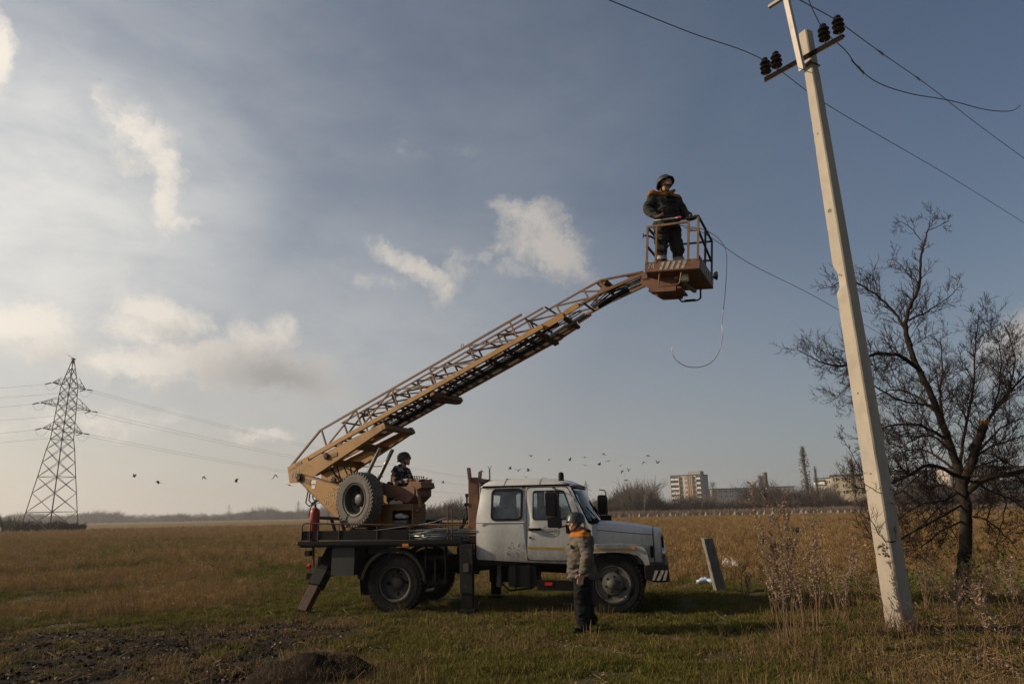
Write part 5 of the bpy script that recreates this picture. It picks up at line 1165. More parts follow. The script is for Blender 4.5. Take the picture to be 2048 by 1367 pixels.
tb(bbar(MB(), (-.32, .34, -.46), (.74, .765, -.46), .035, .04, (0, 1, 0)), 'end_brace', MT['tan2'], o1); tb(bbar(MB(), (-.32, .34, .46), (.74, .765, .46), .035, .04, (0, 1, 0)), 'end_brace', MT['tan2'], o1)
o2 = section('middle_boom', .375, .9, 6.62, .385, .70, (.045, .06), .028, .66, 1.25, MT['tan2'], MT['tan2'], 1, .42)
o3 = section('inner_boom', .30, 1.3, 7.50, .42, .645, (.04, .045), .028, .60, 1.7, MT['tan2'], MT['tan2'], 0, .46)
u = 1.3
while u < 6.4:                                            # cross ties of the middle section's hand rails
    tb(MB().bar(BV(u, .69, -.375), BV(u, .69, .375), .026, .026, BUP), 'rail_tie', MT['rust'], o2); u += .46
for sg in (-1, 1):                                        # hidden channel below, telescoping gear
    tb(bbar(MB(), (1.9, .27, sg * .30), (6.45, .29, sg * .30), .035, .05), 'lower_channel', MT['rust'], o2); 
    tb(bbar(MB(), (6.2, .335, sg * .40), (6.62, .36, sg * .385), .03, .12), 'slide_shoe', MT['tan'], o2)
    tb(bbar(MB(), (6.65, .40, sg * .33), (6.95, .42, sg * .325), .03, .10), 'slide_shoe', MT['tan'], o3)
tb(MB().cyl(BV(2.2, .25, 0), BV(6.1, .28, 0), .06, 12), 'extension_cylinder', MT['black'], o2, 40); tb(MB().cyl(BV(6.1, .28, 0), BV(6.9, .33, 0), .035, 10), 'piston_rod', MT['chrome'], o2, 40)
for w in (-.15, -.05, .1, .2): tb(MB().tube([BV(1.0, .30, w), BV(3.0, .27, w * 1.1), BV(5.0, .28, w), BV(6.9, .38, w)], .012, 5), 'hydraulic_hose', MT['black'], o2, 60)
tb(MB().bar(BV(3.55, .24, -.47), BV(3.62, .20, .53), .12, .10, BUP), 'roller_beam', MT['brown'], o1, bevel=.02); tb(MB().tube([BV(3.45, .28, -.45), BV(3.50, .17, -.30), BV(3.56, .13, .0), BV(3.6, .13, .3), BV(3.6, .17, .5)], .045, 8), 'roller_guard', MT['rust'], o1, 60)
tb(MB().bar(BV(6.05, .26, -.44), BV(6.05, .26, .46), .10, .07, BUP), 'end_roller_beam', MT['rust'], o1); tb(MB().bar(BV(6.6, .32, -.3), BV(6.6, .32, .42), .07, .06, BUP), 'end_roller_beam', MT['rust'], o2)
tb(MB().lathe([(.03 + .008 * math.cos(a), .008 * math.sin(a)) for a in [i * 1.0472 for i in range(7)]], BV(4.52, .815, -.46), (0, 1, 0), 14), 'lifting_eye', MT['tan2'], o1)
# head of the boom, tapering to the basket hinge
hd_ = MB()
for sg in (-1, 1):
    bbar(hd_, (7.45, .42, sg * .30), (8.25, .345, sg * .26), .05, .055); bbar(hd_, (7.2, .645, sg * .30), (7.52, .635, sg * .30), .034, .034); bbar(hd_, (7.52, .635, sg * .30), (8.22, .40, sg * .26), .034, .034); bbar(hd_, (7.48, .62, sg * .30), (7.55, .43, sg * .30), .03, .03); bbar(hd_, (7.1, .63, sg * .30), (7.45, .44, sg * .30), .026, .03, (0, 1, 0))
    hd_.prism([(7.95, .47), (8.25, .41), (8.25, .33), (8.05, .35)], lambda a, b, d: BV(a, b, sg * d), .255, .27); hd_.prism([(7.40, .64), (7.62, .60), (7.50, .50)], lambda a, b, d: BV(a, b, sg * d), .285, .30); hd_.prism([(7.35, .44), (7.62, .42), (7.5, .53)], lambda a, b, d: BV(a, b, sg * d), .285, .30)
hd_.bar(BV(7.52, .60, -.3), BV(7.52, .60, .3), .20, .012, BUP); hd_.bar(BV(8.22, .37, -.27), BV(8.22, .37, .27), .09, .09, BUP)
bh = tb(hd_, 'boom_head', MT['tan2'])
tb(MB().cyl(BV(7.2, .36, .05), BV(7.85, .36, .05), .05, 12), 'levelling_cylinder', MT['black'], bh, 40); tb(MB().cyl(BV(7.85, .36, .05), BV(8.35, .30, .05), .028, 10), 'piston_rod', MT['chrome'], bh, 40)
for k in range(4): r = random.Random(k + 70); tb(MB().tube([BV(7.1, .38, -.1 + .06 * k), BV(7.55, .50 + r.uniform(-.05, .05), -.1 + .06 * k), BV(7.9, .42 + r.uniform(-.06, .04), -.1 + .07 * k), BV(8.3, .36, -.08 + .06 * k)], .013, 5), 'hydraulic_hose', MT['black'], bh, 60)

# ------------------------------------------------------------------ basket (part of the truck)
BKM = Matrix.Translation((5.70, 0, 5.74)) @ Matrix.Rotation(R(5.5), 4, 'Y')       # basket frame: x along the boom, z up from the floor underside
def kb(mb, name, mat, parent, smooth=None, bevel=0): return mb.build(name, mat, parent, smooth, bevel, xf=TT @ BKM)
BL, BN, BF = .92, -.60, .64
fl = MB(); fl.box((BL / 2, (BN + BF) / 2, .02), (BL, BF - BN, .03)); basket = kb(fl, 'basket', MT['brown'], truck)
tn = kb(MB().box((BL / 2, BN, .10), (BL + .02, .014, .17)), 'toe_board', MT['brown'], basket)
kb(MB().box((BL / 2, BF, .13), (BL + .02, .014, .22)), 'toe_board', MT['brown'], basket); kb(MB().box((0, (BN + BF) / 2, .12), (.014, BF - BN, .20)), 'toe_board', MT['brown'], basket); te = kb(MB().box((BL + .005, (BN + BF) / 2, .12), (.014, BF - BN, .23)), 'toe_board', MT['rim'], basket)
for k in range(5): kb(MB().prism([(.24 + .095 * k, .03), (.29 + .095 * k, .03), (.34 + .095 * k, .17), (.29 + .095 * k, .17)], lambda a, b, d: Vector((a, d, b)), BN - .0115, BN - .0085), 'hazard_stripe', MT['stripew'], basket)
for k in range(7): kb(MB().prism([(-.50 + .16 * k, .02), (-.42 + .16 * k, .02), (-.36 + .16 * k, .22), (-.44 + .16 * k, .22)], lambda a, b, d: Vector((d, a, b)), BL + .0135, BL + .0165), 'hazard_stripe', MT['stripew'], basket)
lettering('number_lettering', '74', .13, MT['stripew'], basket, TT @ BKM @ Matrix.Translation((.10, BN - .009, .105)) @ Matrix.Rotation(math.pi / 2, 4, 'X'))
def post(x, y, z0, z1, m, s=.034): kb(MB().bar((x, y, z0), (x, y, z1), s, s, (1, 0, 0)), 'rail_post', m, basket)
for x, z1 in ((.02, .84), (.18, .84), (.735, .85), (.90, .93)): post(x, BN, .16, z1, MT['tan2'])
for x in (.02, .46, .90): post(x, BF, .16, .93, MT['black'])
post(.90, .02, .2, .93, MT['rust'])
def rl(a, b, m, s=.032): kb(MB().bar(a, b, s, s), 'hand_rail', m, basket)
rl((0, BN, .84), (.745, BN, .86), MT['tan2'], .036); rl((.72, BN, .70), (.91, BN, .70), MT['tan2']); rl((.62, BN + .02, .93), (.91, BN, .945), MT['black'])
rl((.90, BN, .945), (.90, BF, .935), MT['black']); rl((.90, BN, .70), (.90, BF, .52), MT['black']); rl((.02, BF, .93), (.91, BF, .93), MT['black']); rl((.02, BF, .56), (.91, BF, .56), MT['black']); rl((.01, BN, .84), (.01, BF, .92), MT['rust']); rl((.01, BN, .5), (.01, BF, .5), MT['rust'])
kb(MB().tube([(-.04, BN + .02, .70), (.06, BN + .08, .69), (.14, BN + .1, .64), (.17, BN + .04, .52)], .018, 6).cyl((-.06, BN + .02, .66), (-.06, BN + .02, .74), .012, 6), 'gate_latch', MT['black'], basket, 50)
# supporting yoke under the floor
yk = MB()
for y in (-.28, .26): yk.prism([(-.15, .12), (-.18, -.08), (.10, -.26), (.46, -.26), (.46, .0), (.0, .0)], lambda a, b, d: Vector((a, d, b)), y, y + .02)
yk.box((.30, 0, -.20), (.5, .54, .03)); yk.box((-.10, 0, .05), (.10, .60, .12)); yk.box((.45, .0, -.08), (.02, .54, .2)); kb(yk, 'basket_yoke', MT['brown'], basket)
kb(MB().bar((.46, -.3, -.03), (.62, .55, -.05), .06, .05), 'floor_bearer', MT['stripew'], basket); kb(MB().box((.62, -.30, -.05), (.12, .1, .11)), 'junction_box', MT['paper'], basket)
kb(MB().tube([(.24, BN + .05, .02), (.22, BN + .06, -.22), (.25, BN + .06, -.245), (.55, BN + .06, -.235), (.59, BN + .06, -.20), (.62, BN + .05, .02)], .015, 6), 'foot_loop', MT['tan2'], basket, 60)
kb(MB().tube([(.34, .50, .0), (.35, .50, -.20), (.39, .50, -.245), (.68, .50, -.235), (.73, .50, -.20), (.73, .50, 0)], .018, 6), 'hanging_step', MT['black'], basket, 60); kb(MB().bar((.44, .5, -.235), (.64, .5, -.23), .05, .035), 'step_tread', MT['black'], basket)
wl = MB(); wl.lathe([(.001, 0), (.055, .0), (.085, .05), (.08, .055), (.001, .045)], (BL + .03, BF - .05, .24), (.9, .4, .1), 16); kb(wl, 'flood_lamp', MT['black'], basket, 50)
rg = MB(); rr_ = random.Random(3)
for k in range(60): a = Vector((rr_.uniform(.12, .82), rr_.uniform(-.5, .5), .06)); rg.tube([a, a + Vector((rr_.uniform(-.15, .15), rr_.uniform(-.15, .15), rr_.uniform(0, .14)))], .012, 4)
kb(rg, 'loose_tools', MT['dark'], basket)
# ------------------------------------------------------------------ people
def remesh(mb, voxel, smooth=3):
    me = mb.build('shape', [], link=False); o = bpy.data.objects.new('shape', me)
    m = o.modifiers.new('r', 'REMESH'); m.mode = 'VOXEL'; m.voxel_size = voxel
    if smooth: s = o.modifiers.new('s', 'SMOOTH'); s.iterations = smooth; s.factor = .5
    out = evaluated(o); bpy.data.meshes.remove(me)
    out.shade_smooth(); return out
def wrinkle(me, amp, scale, seed, zs=1.0):
    n_ = len(me.vertices); co = np.empty(n_ * 3, dtype=np.float32); no = np.empty(n_ * 3, dtype=np.float32)
    me.vertices.foreach_get('co', co); me.vertex_normals.foreach_get('vector', no); co = co.reshape(-1, 3); no = no.reshape(-1, 3); off = np.empty(n_, dtype=np.float32)
    for i, (x, y, z) in enumerate(co.tolist()):
        off[i] = mnoise.noise((x * scale + seed, y * scale, z * scale * zs)) - 1.1 * abs(mnoise.noise((x * scale * 1.5, y * scale * 1.5 + seed, z * scale * 1.9 * zs))) + .35 * mnoise.noise((x * scale * 3, y * scale * 3 + seed, z * scale * 3.6)) + .5
    me.vertices.foreach_set('co', (co + no * (off * amp)[:, None]).ravel()); me.update(); return me
def cloth(name, base, zmask=None, var=.2):
    """cloth; zmask [(z0, z1, colour)] are sewn-in bands in the garment's own height"""
    m = M(name, base, .9, var=var, scale=9, bump=.10, bscale=90, spec=.12)
    if zmask:
        nt = m.node_tree; N = nt.nodes; L = nt.links; b = N['Principled BSDF']; col = b.inputs['Base Color'].links[0].from_socket
        tc = N.new('ShaderNodeTexCoord'); sx = N.new('ShaderNodeSeparateXYZ'); L.new(tc.outputs['Object'], sx.inputs[0])
        for axis, z0, z1, c in zmask:
            a = N.new('ShaderNodeMath'); a.operation = 'GREATER_THAN'; L.new(sx.outputs[axis], a.inputs[0]); a.inputs[1].default_value = z0
            d = N.new('ShaderNodeMath'); d.operation = 'LESS_THAN'; L.new(sx.outputs[axis], d.inputs[0]); d.inputs[1].default_value = z1
            e = N.new('ShaderNodeMath'); e.operation = 'MULTIPLY'; L.new(a.outputs[0], e.inputs[0]); L.new(d.outputs[0], e.inputs[1])
            mx = N.new('ShaderNodeMix'); mx.data_type = 'RGBA'; L.new(e.outputs[0], mx.inputs[0]); L.new(col, mx.inputs[6]); mx.inputs[7].default_value = (*c, 1); col = mx.outputs[2]
        L.new(col, b.inputs['Base Color'])
    return m
SKIN = M('weathered_skin', (.36, .19, .125), .6, var=.12, scale=18, bump=.08, bscale=80); HELM = M('matt_black_helmet', (.022, .023, .02), .45, var=.2, scale=12); STRAP = M('black_strap', (.012, .012, .012), .8)
VEST_DARK = M('black_hood_lining', (.011, .011, .012), .95, spec=.1)
def person(label, loc, rz, P, jacket, trousers, helmet_rim=False, gloves=None, vest=None, hem=None, seed=1, sitting=False, collar_up=False):
    """P: joint positions in metres, x forward, y to the person's left, z up"""
    V = {k: Vector(v) for k, v in P.items() if isinstance(v, tuple)}
    t = empty('person', loc, rz); tag(t, label, 'person')
    hx = V['head']; look = V['look'].normalized(); side = Vector((0, 0, 1)).cross(look).normalized(); up = look.cross(side).normalized(); HM = Matrix((look, side, up)).transposed() * .92
    h = lambda x, y, z: hx + HM @ Vector((x, y, z))
    b = MB()
    b.ball(h(-.01, 0, .035), (.098, .078, .095), 18, 12, HM); b.capsule(h(.045, 0, -.045), .058, h(.06, 0, -.085), .036); b.capsule(h(.02, .035, -.04), .045, h(.05, .018, -.085), .03); b.capsule(h(.02, -.035, -.04), .045, h(.05, -.018, -.085), .03)
    b.capsule(h(.088, 0, .012), .011, h(.112, 0, -.022), .016); b.capsule(h(.098, .012, -.024), .010, h(.098, -.012, -.024), .010)         # nose
    b.capsule(h(.082, .035, .028), .014, h(.082, -.035, .028), .014); b.capsule(h(.09, .022, -.058), .010, h(.09, -.022, -.058), .010); b.capsule(h(.088, .02, -.072), .009, h(.088, -.02, -.072), .009)
    for s in (-1, 1): b.ball(h(-.005, s * .08, -.005), (.028, .012, .034), 10, 8, HM); b.ball(h(.062, s * .04, -.02), (.03, .026, .026), 10, 8, HM)
    b.capsule(h(-.02, 0, -.05), .055, V['neck'], .06); b.capsule(V['neck'], .06, V['chest'], .10)
    b.capsule(V['chest'], .13, V['waist'], .12); b.capsule(V['waist'], .125, V['hip'], .13)
    for s, n in ((1, 'L'), (-1, 'R')):
        b.capsule(V['neck'], .05, V['sh' + n], .055); b.capsule(V['sh' + n], .050, V['el' + n], .034); b.capsule(V['el' + n], .034, V['wr' + n], .027)
        b.capsule(V['hip'], .11, V['hp' + n], .09); b.capsule(V['hp' + n], .078, V['kn' + n], .048); b.capsule(V['kn' + n], .048, V['an' + n], .036); b.capsule(V['an' + n], .035, V['an' + n] + V['toe' + n] * .8 + Vector((0, 0, -.045)), .022)
        # hand: palm, four bent fingers, thumb from the side of the palm
        w = V['wr' + n]; f = (w - V['el' + n]).normalized() if 'hd' + n not in V else V['hd' + n].normalized(); th = Vector(P.get('th' + n, (1, 0, 0))); th = (th - f * th.dot(f)).normalized(); nr = f.cross(th).normalized() * (-s)
        curl = P.get('curl' + n, .5)
        for q in range(3): b.capsule(w + f * .01 + th * (.022 * (q - 1)), .016, w + f * .075 + th * (.026 * (q - 1)), .0145)
        for q in range(4):
            o = w + f * .085 + th * (.034 - .0225 * q); L_ = (.036, .041, .038, .029)[q]; d = f; rr = .0092
            for sg_ in range(3):
                e = o + d * L_; b.capsule(o, rr, e, rr * .92, 8); o = e; L_ *= .72; rr *= .93; d = (d * math.cos(curl) + nr * math.sin(curl)).normalized()
        o = w + f * .03 + th * .03; e = o + (f * .6 + th * .7).normalized() * .04; b.capsule(o, .012, e, .0105, 8); b.capsule(e, .0105, e + (f * .85 + th * .25 + nr * curl * .6).normalized() * .034, .009, 8)
    body = remesh(b, .0062, 2); body.materials.append(SKIN); link_obj('body', body, t)
    # eyes
    for s in (-1, 1): MB().ball(h(.083, s * .03, .008), (.011, .013, .009), 8, 6, HM).build('eye', STRAP, t, 60)
    # jacket
    j = MB(); hem = hem if hem is not None else V['hip'] + Vector((0, 0, -.12))
    ch, wa = V['chest'], V['waist']; fwd = Vector((1, 0, 0)); sh = (V['shL'] - V['shR']).normalized()
    TM = Matrix((sh.cross(Vector((0, 0, 1))).normalized(), sh, Vector((0, 0, 1)))).transposed()
    j.ball(ch + Vector((0, 0, .02)), (.165, .215, .20), 18, 12, TM); j.ball(ch.lerp(wa, .55), (.17, .205, .22), 18, 12, TM); j.ball(wa + Vector((.005, 0, .02)), (.162, .20, .30), 18, 12, TM)
    if not sitting: j.lathe([(.001, .26), (.15, .24), (.172, .12), (.186, .0), (.198, (hem - V['hip']).z + .03), (.194, (hem - V['hip']).z), (.001, (hem - V['hip']).z + .015)], V['hip'], (0, 0, 1), 22)
    else: j.ball(V['hip'], (.2, .22, .16), 16, 10, TM)
    for n in 'LR':
        j.capsule(V['neck'] - Vector((0, 0, .03)), .075, V['sh' + n], .085); j.capsule(V['sh' + n], .088, V['sh' + n].lerp(V['el' + n], .6), .072); j.capsule(V['sh' + n].lerp(V['el' + n], .5), .073, V['el' + n], .066); j.capsule(V['el' + n], .068, V['el' + n].lerp(V['wr' + n], .9), .05)
    j.capsule(V['neck'] - Vector((.01, 0, .05)), .092, V['neck'] + Vector((-.012, 0, .012 if not collar_up else .04)), .078)
    if collar_up:
        for s in (-1, 1): j.capsule(V['neck'] + Vector((.05, s * .05, -.02)), .03, V['neck'] + Vector((.10, s * .11, .03)), .014)
    def surf(dx, dy, dz, ref='waist'): return V[ref] + TM @ Vector((dx, dy, dz))
    if not sitting:
        dk = MB(); dk.tube([surf(.128, .02, .24), surf(.142, .02, .10), surf(.152, .02, -.05), surf(.172, .02, hem.z - V['waist'].z + .02)], .012, 6); dk.build('jacket_placket', STRAP, t, 60)
        pk = MB()
        for s in (-1, 1): pk.box(surf(.06, s * .196, -.08), (.14, .02, .055), TM @ Matrix.Rotation(R(8) * s, 3, 'Z')); pk.box(surf(.13, s * .125, .20), (.02, .10, .05), TM)
        pk.build('pocket_flap', jacket, t, bevel=.006)
        hb = MB(); hb.tube([surf(.193 * math.cos(a), .193 * math.sin(a), hem.z - V['waist'].z + .012) + (V['hip'] - V['waist']) * Vector((1, 1, 0)) for a in [i * 2 * math.pi / 24 for i in range(25)]], .012, 6); hb.build('jacket_hem', STRAP, t, 60)
    hd3 = MB(); hd3.tube([V['neck'] + TM @ Vector((.085 * math.cos(a) - .03, .105 * math.sin(a), -.005 + .03 * math.cos(a + math.pi))) for a in [R(60) + i * R(240) / 14 for i in range(15)]], [.022 + .018 * math.sin(math.pi * i / 14) for i in range(15)], 8); hd3.build('hood', VEST_DARK, t, 60)
    for n in 'LR':
        e_, w_ = V['el' + n], V['wr' + n]; d_ = (w_ - e_).normalized(); c_ = e_.lerp(w_, .90); MB().cyl(c_ - d_ * .025, c_ + d_ * .03, .053, 14).build('cuff', jacket, t, 40)
    jm = wrinkle(remesh(j, .009, 3), .030, 5.5, seed, 1.35); jm.materials.append(jacket); link_obj('jacket', jm, t)
    if vest:
        v = MB(); v.ball(ch + Vector((.11, 0, -.08)), (.075, .105, .24), 14, 10, TM)
        for q in range(4): v.box(ch + Vector((.185, 0, .05 - .085 * q)), (.03, .17, .03), TM)
        vm = remesh(v, .009, 2); vm.materials.append(vest); link_obj('body_vest', vm, t)
    # trousers
    tr = MB(); tr.ball(V['hip'], (.155, .185, .13), 16, 10, TM)
    for n in 'LR':
        tr.capsule(V['hip'].lerp(V['hp' + n], .7), .12, V['hp' + n] - Vector((0, 0, .04)), .112); tr.capsule(V['hp' + n], .110, V['kn' + n], .088); tr.capsule(V['kn' + n], .089, V['kn' + n].lerp(V['an' + n], .55), .082); tr.capsule(V['kn' + n].lerp(V['an' + n], .5), .082, V['an' + n] + Vector((0, 0, .045)), .080)
    tm = wrinkle(remesh(tr, .009, 3), .026, 5.5, seed + 5, 1.4); tm.materials.append(trousers); link_obj('trousers', tm, t)
    # boots
    for n in 'LR':
        bt = MB(); a = V['an' + n]; d = V['toe' + n]; bt.capsule(a + Vector((0, 0, .06)), .055, a + Vector((0, 0, -.02)), .055); bt.capsule(a + Vector((0, 0, -.045)), .045, a + d * .9 + Vector((0, 0, -.035)), .042); bt.capsule(a - d * .25 + Vector((0, 0, -.04)), .042, a + d * .4 + Vector((0, 0, -.04)), .046)
        bm_ = remesh(bt, .010, 2); bm_.materials.append(MT['black']); link_obj('boot', bm_, t)
        if gloves:
            gl = MB(); w = V['wr' + n]; f = (w - V['el' + n]).normalized() if 'hd' + n not in V else V['hd' + n].normalized(); th = Vector(P.get('th' + n, (1, 0, 0))); th = (th - f * th.dot(f)).normalized()
            gl.capsule(w - f * .05, .042, w + f * .02, .04); gl.capsule(w + f * .02 - th * .02, .034, w + f * .07 - th * .02, .03); gl.capsule(w + f * .02 + th * .02, .034, w + f * .07 + th * .02, .03); gl.capsule(w + f * .03 + th * .04, .02, w + f * .07 + th * .06, .016)
            for q in range(4): gl.capsule(w + f * .07 + th * (.035 - .023 * q), .015, w + f * .11 + th * (.035 - .023 * q) + f.cross(th) * .0, .014, 8)
            gm = remesh(gl, .007, 2); gm.materials.append(gloves); link_obj('glove', gm, t)
    # helmet with brim and chin strap
    he = MB(); prof = [(.001, .128), (.04, .124), (.078, .108), (.104, .08), (.119, .045), (.126, .01), (.130, -.012)]
    prof += [(.158, -.028), (.156, -.034), (.126, -.020)] if helmet_rim else [(.134, -.02), (.128, -.022), (.12, -.008)]
    tmp = MB(); tmp.lathe(prof, (0, 0, 0), (0, 0, 1), 32)
    he.add([h(v[0] * 1.12 - .012, v[1] * .95, v[2] + .055 - (.035 if v[0] < -.03 else 0) * min(1, (-v[0]) / .12) * (1 if v[2] < .03 else 0) - (.0 if abs(v[1]) < .07 or v[2] > .02 else .028)) for v in tmp.v], tmp.f); hl = he.build('helmet', HELM, t, 50)
    st = MB()
    for s in (-1, 1): st.tube([h(.0, s * .115, .03), h(.02, s * .092, -.03), h(.045, s * .062, -.09), h(.065, 0, -.125)], .010, 6); st.tube([h(-.06, s * .09, .02), h(.0, s * .085, -.05), h(.04, s * .065, -.09)], .008, 6)
    st.build('chin_strap', STRAP, t, 60)
    return t
GREYJ = cloth('grey_work_jacket', (.105, .088, .070), [(2, 1.36, 1.47, (.30, .105, .014))]); BLACKT = cloth('black_trousers', (.009, .009, .010)); 
DARKJ = cloth('dark_work_jacket', (.030, .029, .026), [(2, 1.43, 1.53, (.26, .09, .012))]); DARKT = cloth('dark_work_trousers', (.028, .027, .025), [(2, .20, .27, (.30, .29, .27))]); SEATJ = M('navy_patched_jacket', (.012, .0125, .016), .9, var=.3, scale=9, spec=.12, spots=[((.27, .25, .22), 6, .56, .03, .9), ((.32, .13, .03), 4.3, .58, .03, .9)])
GLV = cloth('grey_work_glove', (.05, .046, .04)); VEST = cloth('black_plate_vest', (.012, .012, .012))
# standing on the grass before the front wheel, looking left
gm = atZ(1168, 1263, 0.0)
person('man in grey jacket with orange shoulders standing on grass before the front wheel', (gm.x, gm.y, hz(gm.x, gm.y)), R(185), dict(
    head=(.055, .0, 1.555), look=(1, .34, -.02), neck=(.0, 0, 1.40), chest=(-.01, 0, 1.22), waist=(.03, 0, 1.02), hip=(.0, 0, .88),
    shL=(-.015, .185, 1.345), elL=(-.035, .265, 1.075), wrL=(.035, .265, .845), shR=(-.01, -.185, 1.345), elR=(-.05, -.255, 1.07), wrR=(.03, -.26, .84), thL=(1, 0, 0), thR=(1, 0, 0), curlL=.45, curlR=.45,
    hpL=(.01, .10, .80), knL=(.045, .125, .45), anL=(.02, .145, .085), toeL=(.14, .05, 0), hpR=(-.01, -.10, .80), knR=(-.05, -.12, .45), anR=(-.135, -.15, .085), toeR=(.14, -.05, 0)), GREYJ, BLACKT, seed=3, hem=Vector((0, 0, .76))).scale = (1.13, 1.13, 1.0)
# in the basket, looking up to the right
Wt = Matrix.Translation(truck.location) @ Matrix.Rotation(-TR_ANG, 4, 'Z')
def TWp(x, y, z): return Wt @ (TT @ Vector((x, y, z)))
bm_loc = TWp(6.07, -.25, 5.80)
person('man in dark jacket and helmet standing in the raised basket', bm_loc, R(-72), dict(
    head=(.05, 0, 1.69), look=(.93, .16, .34), neck=(-.005, 0, 1.50), chest=(-.02, 0, 1.31), waist=(.0, 0, 1.08), hip=(-.01, 0, .92),
    shL=(-.02, .205, 1.44), elL=(.02, .30, 1.16), wrL=(.22, .27, .95), shR=(-.02, -.205, 1.44), elR=(-.03, -.31, 1.15), wrR=(.16, -.27, .94), thL=(.3, -1, .3), thR=(.3, 1, .3), hdL=(.8, 0, -.3), hdR=(.8, .1, -.35), curlL=1.1, curlR=1.1,
    hpL=(-.01, .10, .84), knL=(.02, .13, .46), anL=(-.02, .15, .085), toeL=(.14, .05, 0), hpR=(-.01, -.10, .84), knR=(.02, -.13, .46), anR=(-.02, -.15, .085), toeR=(.14, -.05, 0)), DARKJ, DARKT, helmet_rim=True, gloves=GLV, vest=VEST, seed=8, hem=Vector((0, 0, .78)), collar_up=True).scale = (1.18, 1.18, 1.0)
# seated at the turret controls, looking right
sm = TWp(.06, .20, 2.08)
person('man in dark striped jacket seated at the boom controls', sm, R(-22), dict(
    head=(.075, 0, .735), look=(.97, .05, .20), neck=(.02, 0, .575), chest=(.0, 0, .40), waist=(-.02, 0, .20), hip=(-.02, 0, .08),
    shL=(.0, .19, .51), elL=(.10, .26, .27), wrL=(.38, .20, .31), shR=(.0, -.19, .51), elR=(.10, -.27, .26), wrR=(.40, -.26, .30), hdL=(.95, 0, .0), hdR=(.95, .1, .02), thL=(0, -.6, 1), thR=(0, .6, 1), curlL=.8, curlR=.8,
    hpL=(.03, .10, .06), knL=(.36, .12, .10), anL=(.26, .12, -.29), toeL=(.14, .0, 0), hpR=(.03, -.10, .06), knR=(.34, -.10, .08), anR=(.24, -.08, -.29), toeR=(.14, .0, 0)), SEATJ, BLACKT, seed=12, sitting=True).scale = (1.12, 1.15, 1.04)
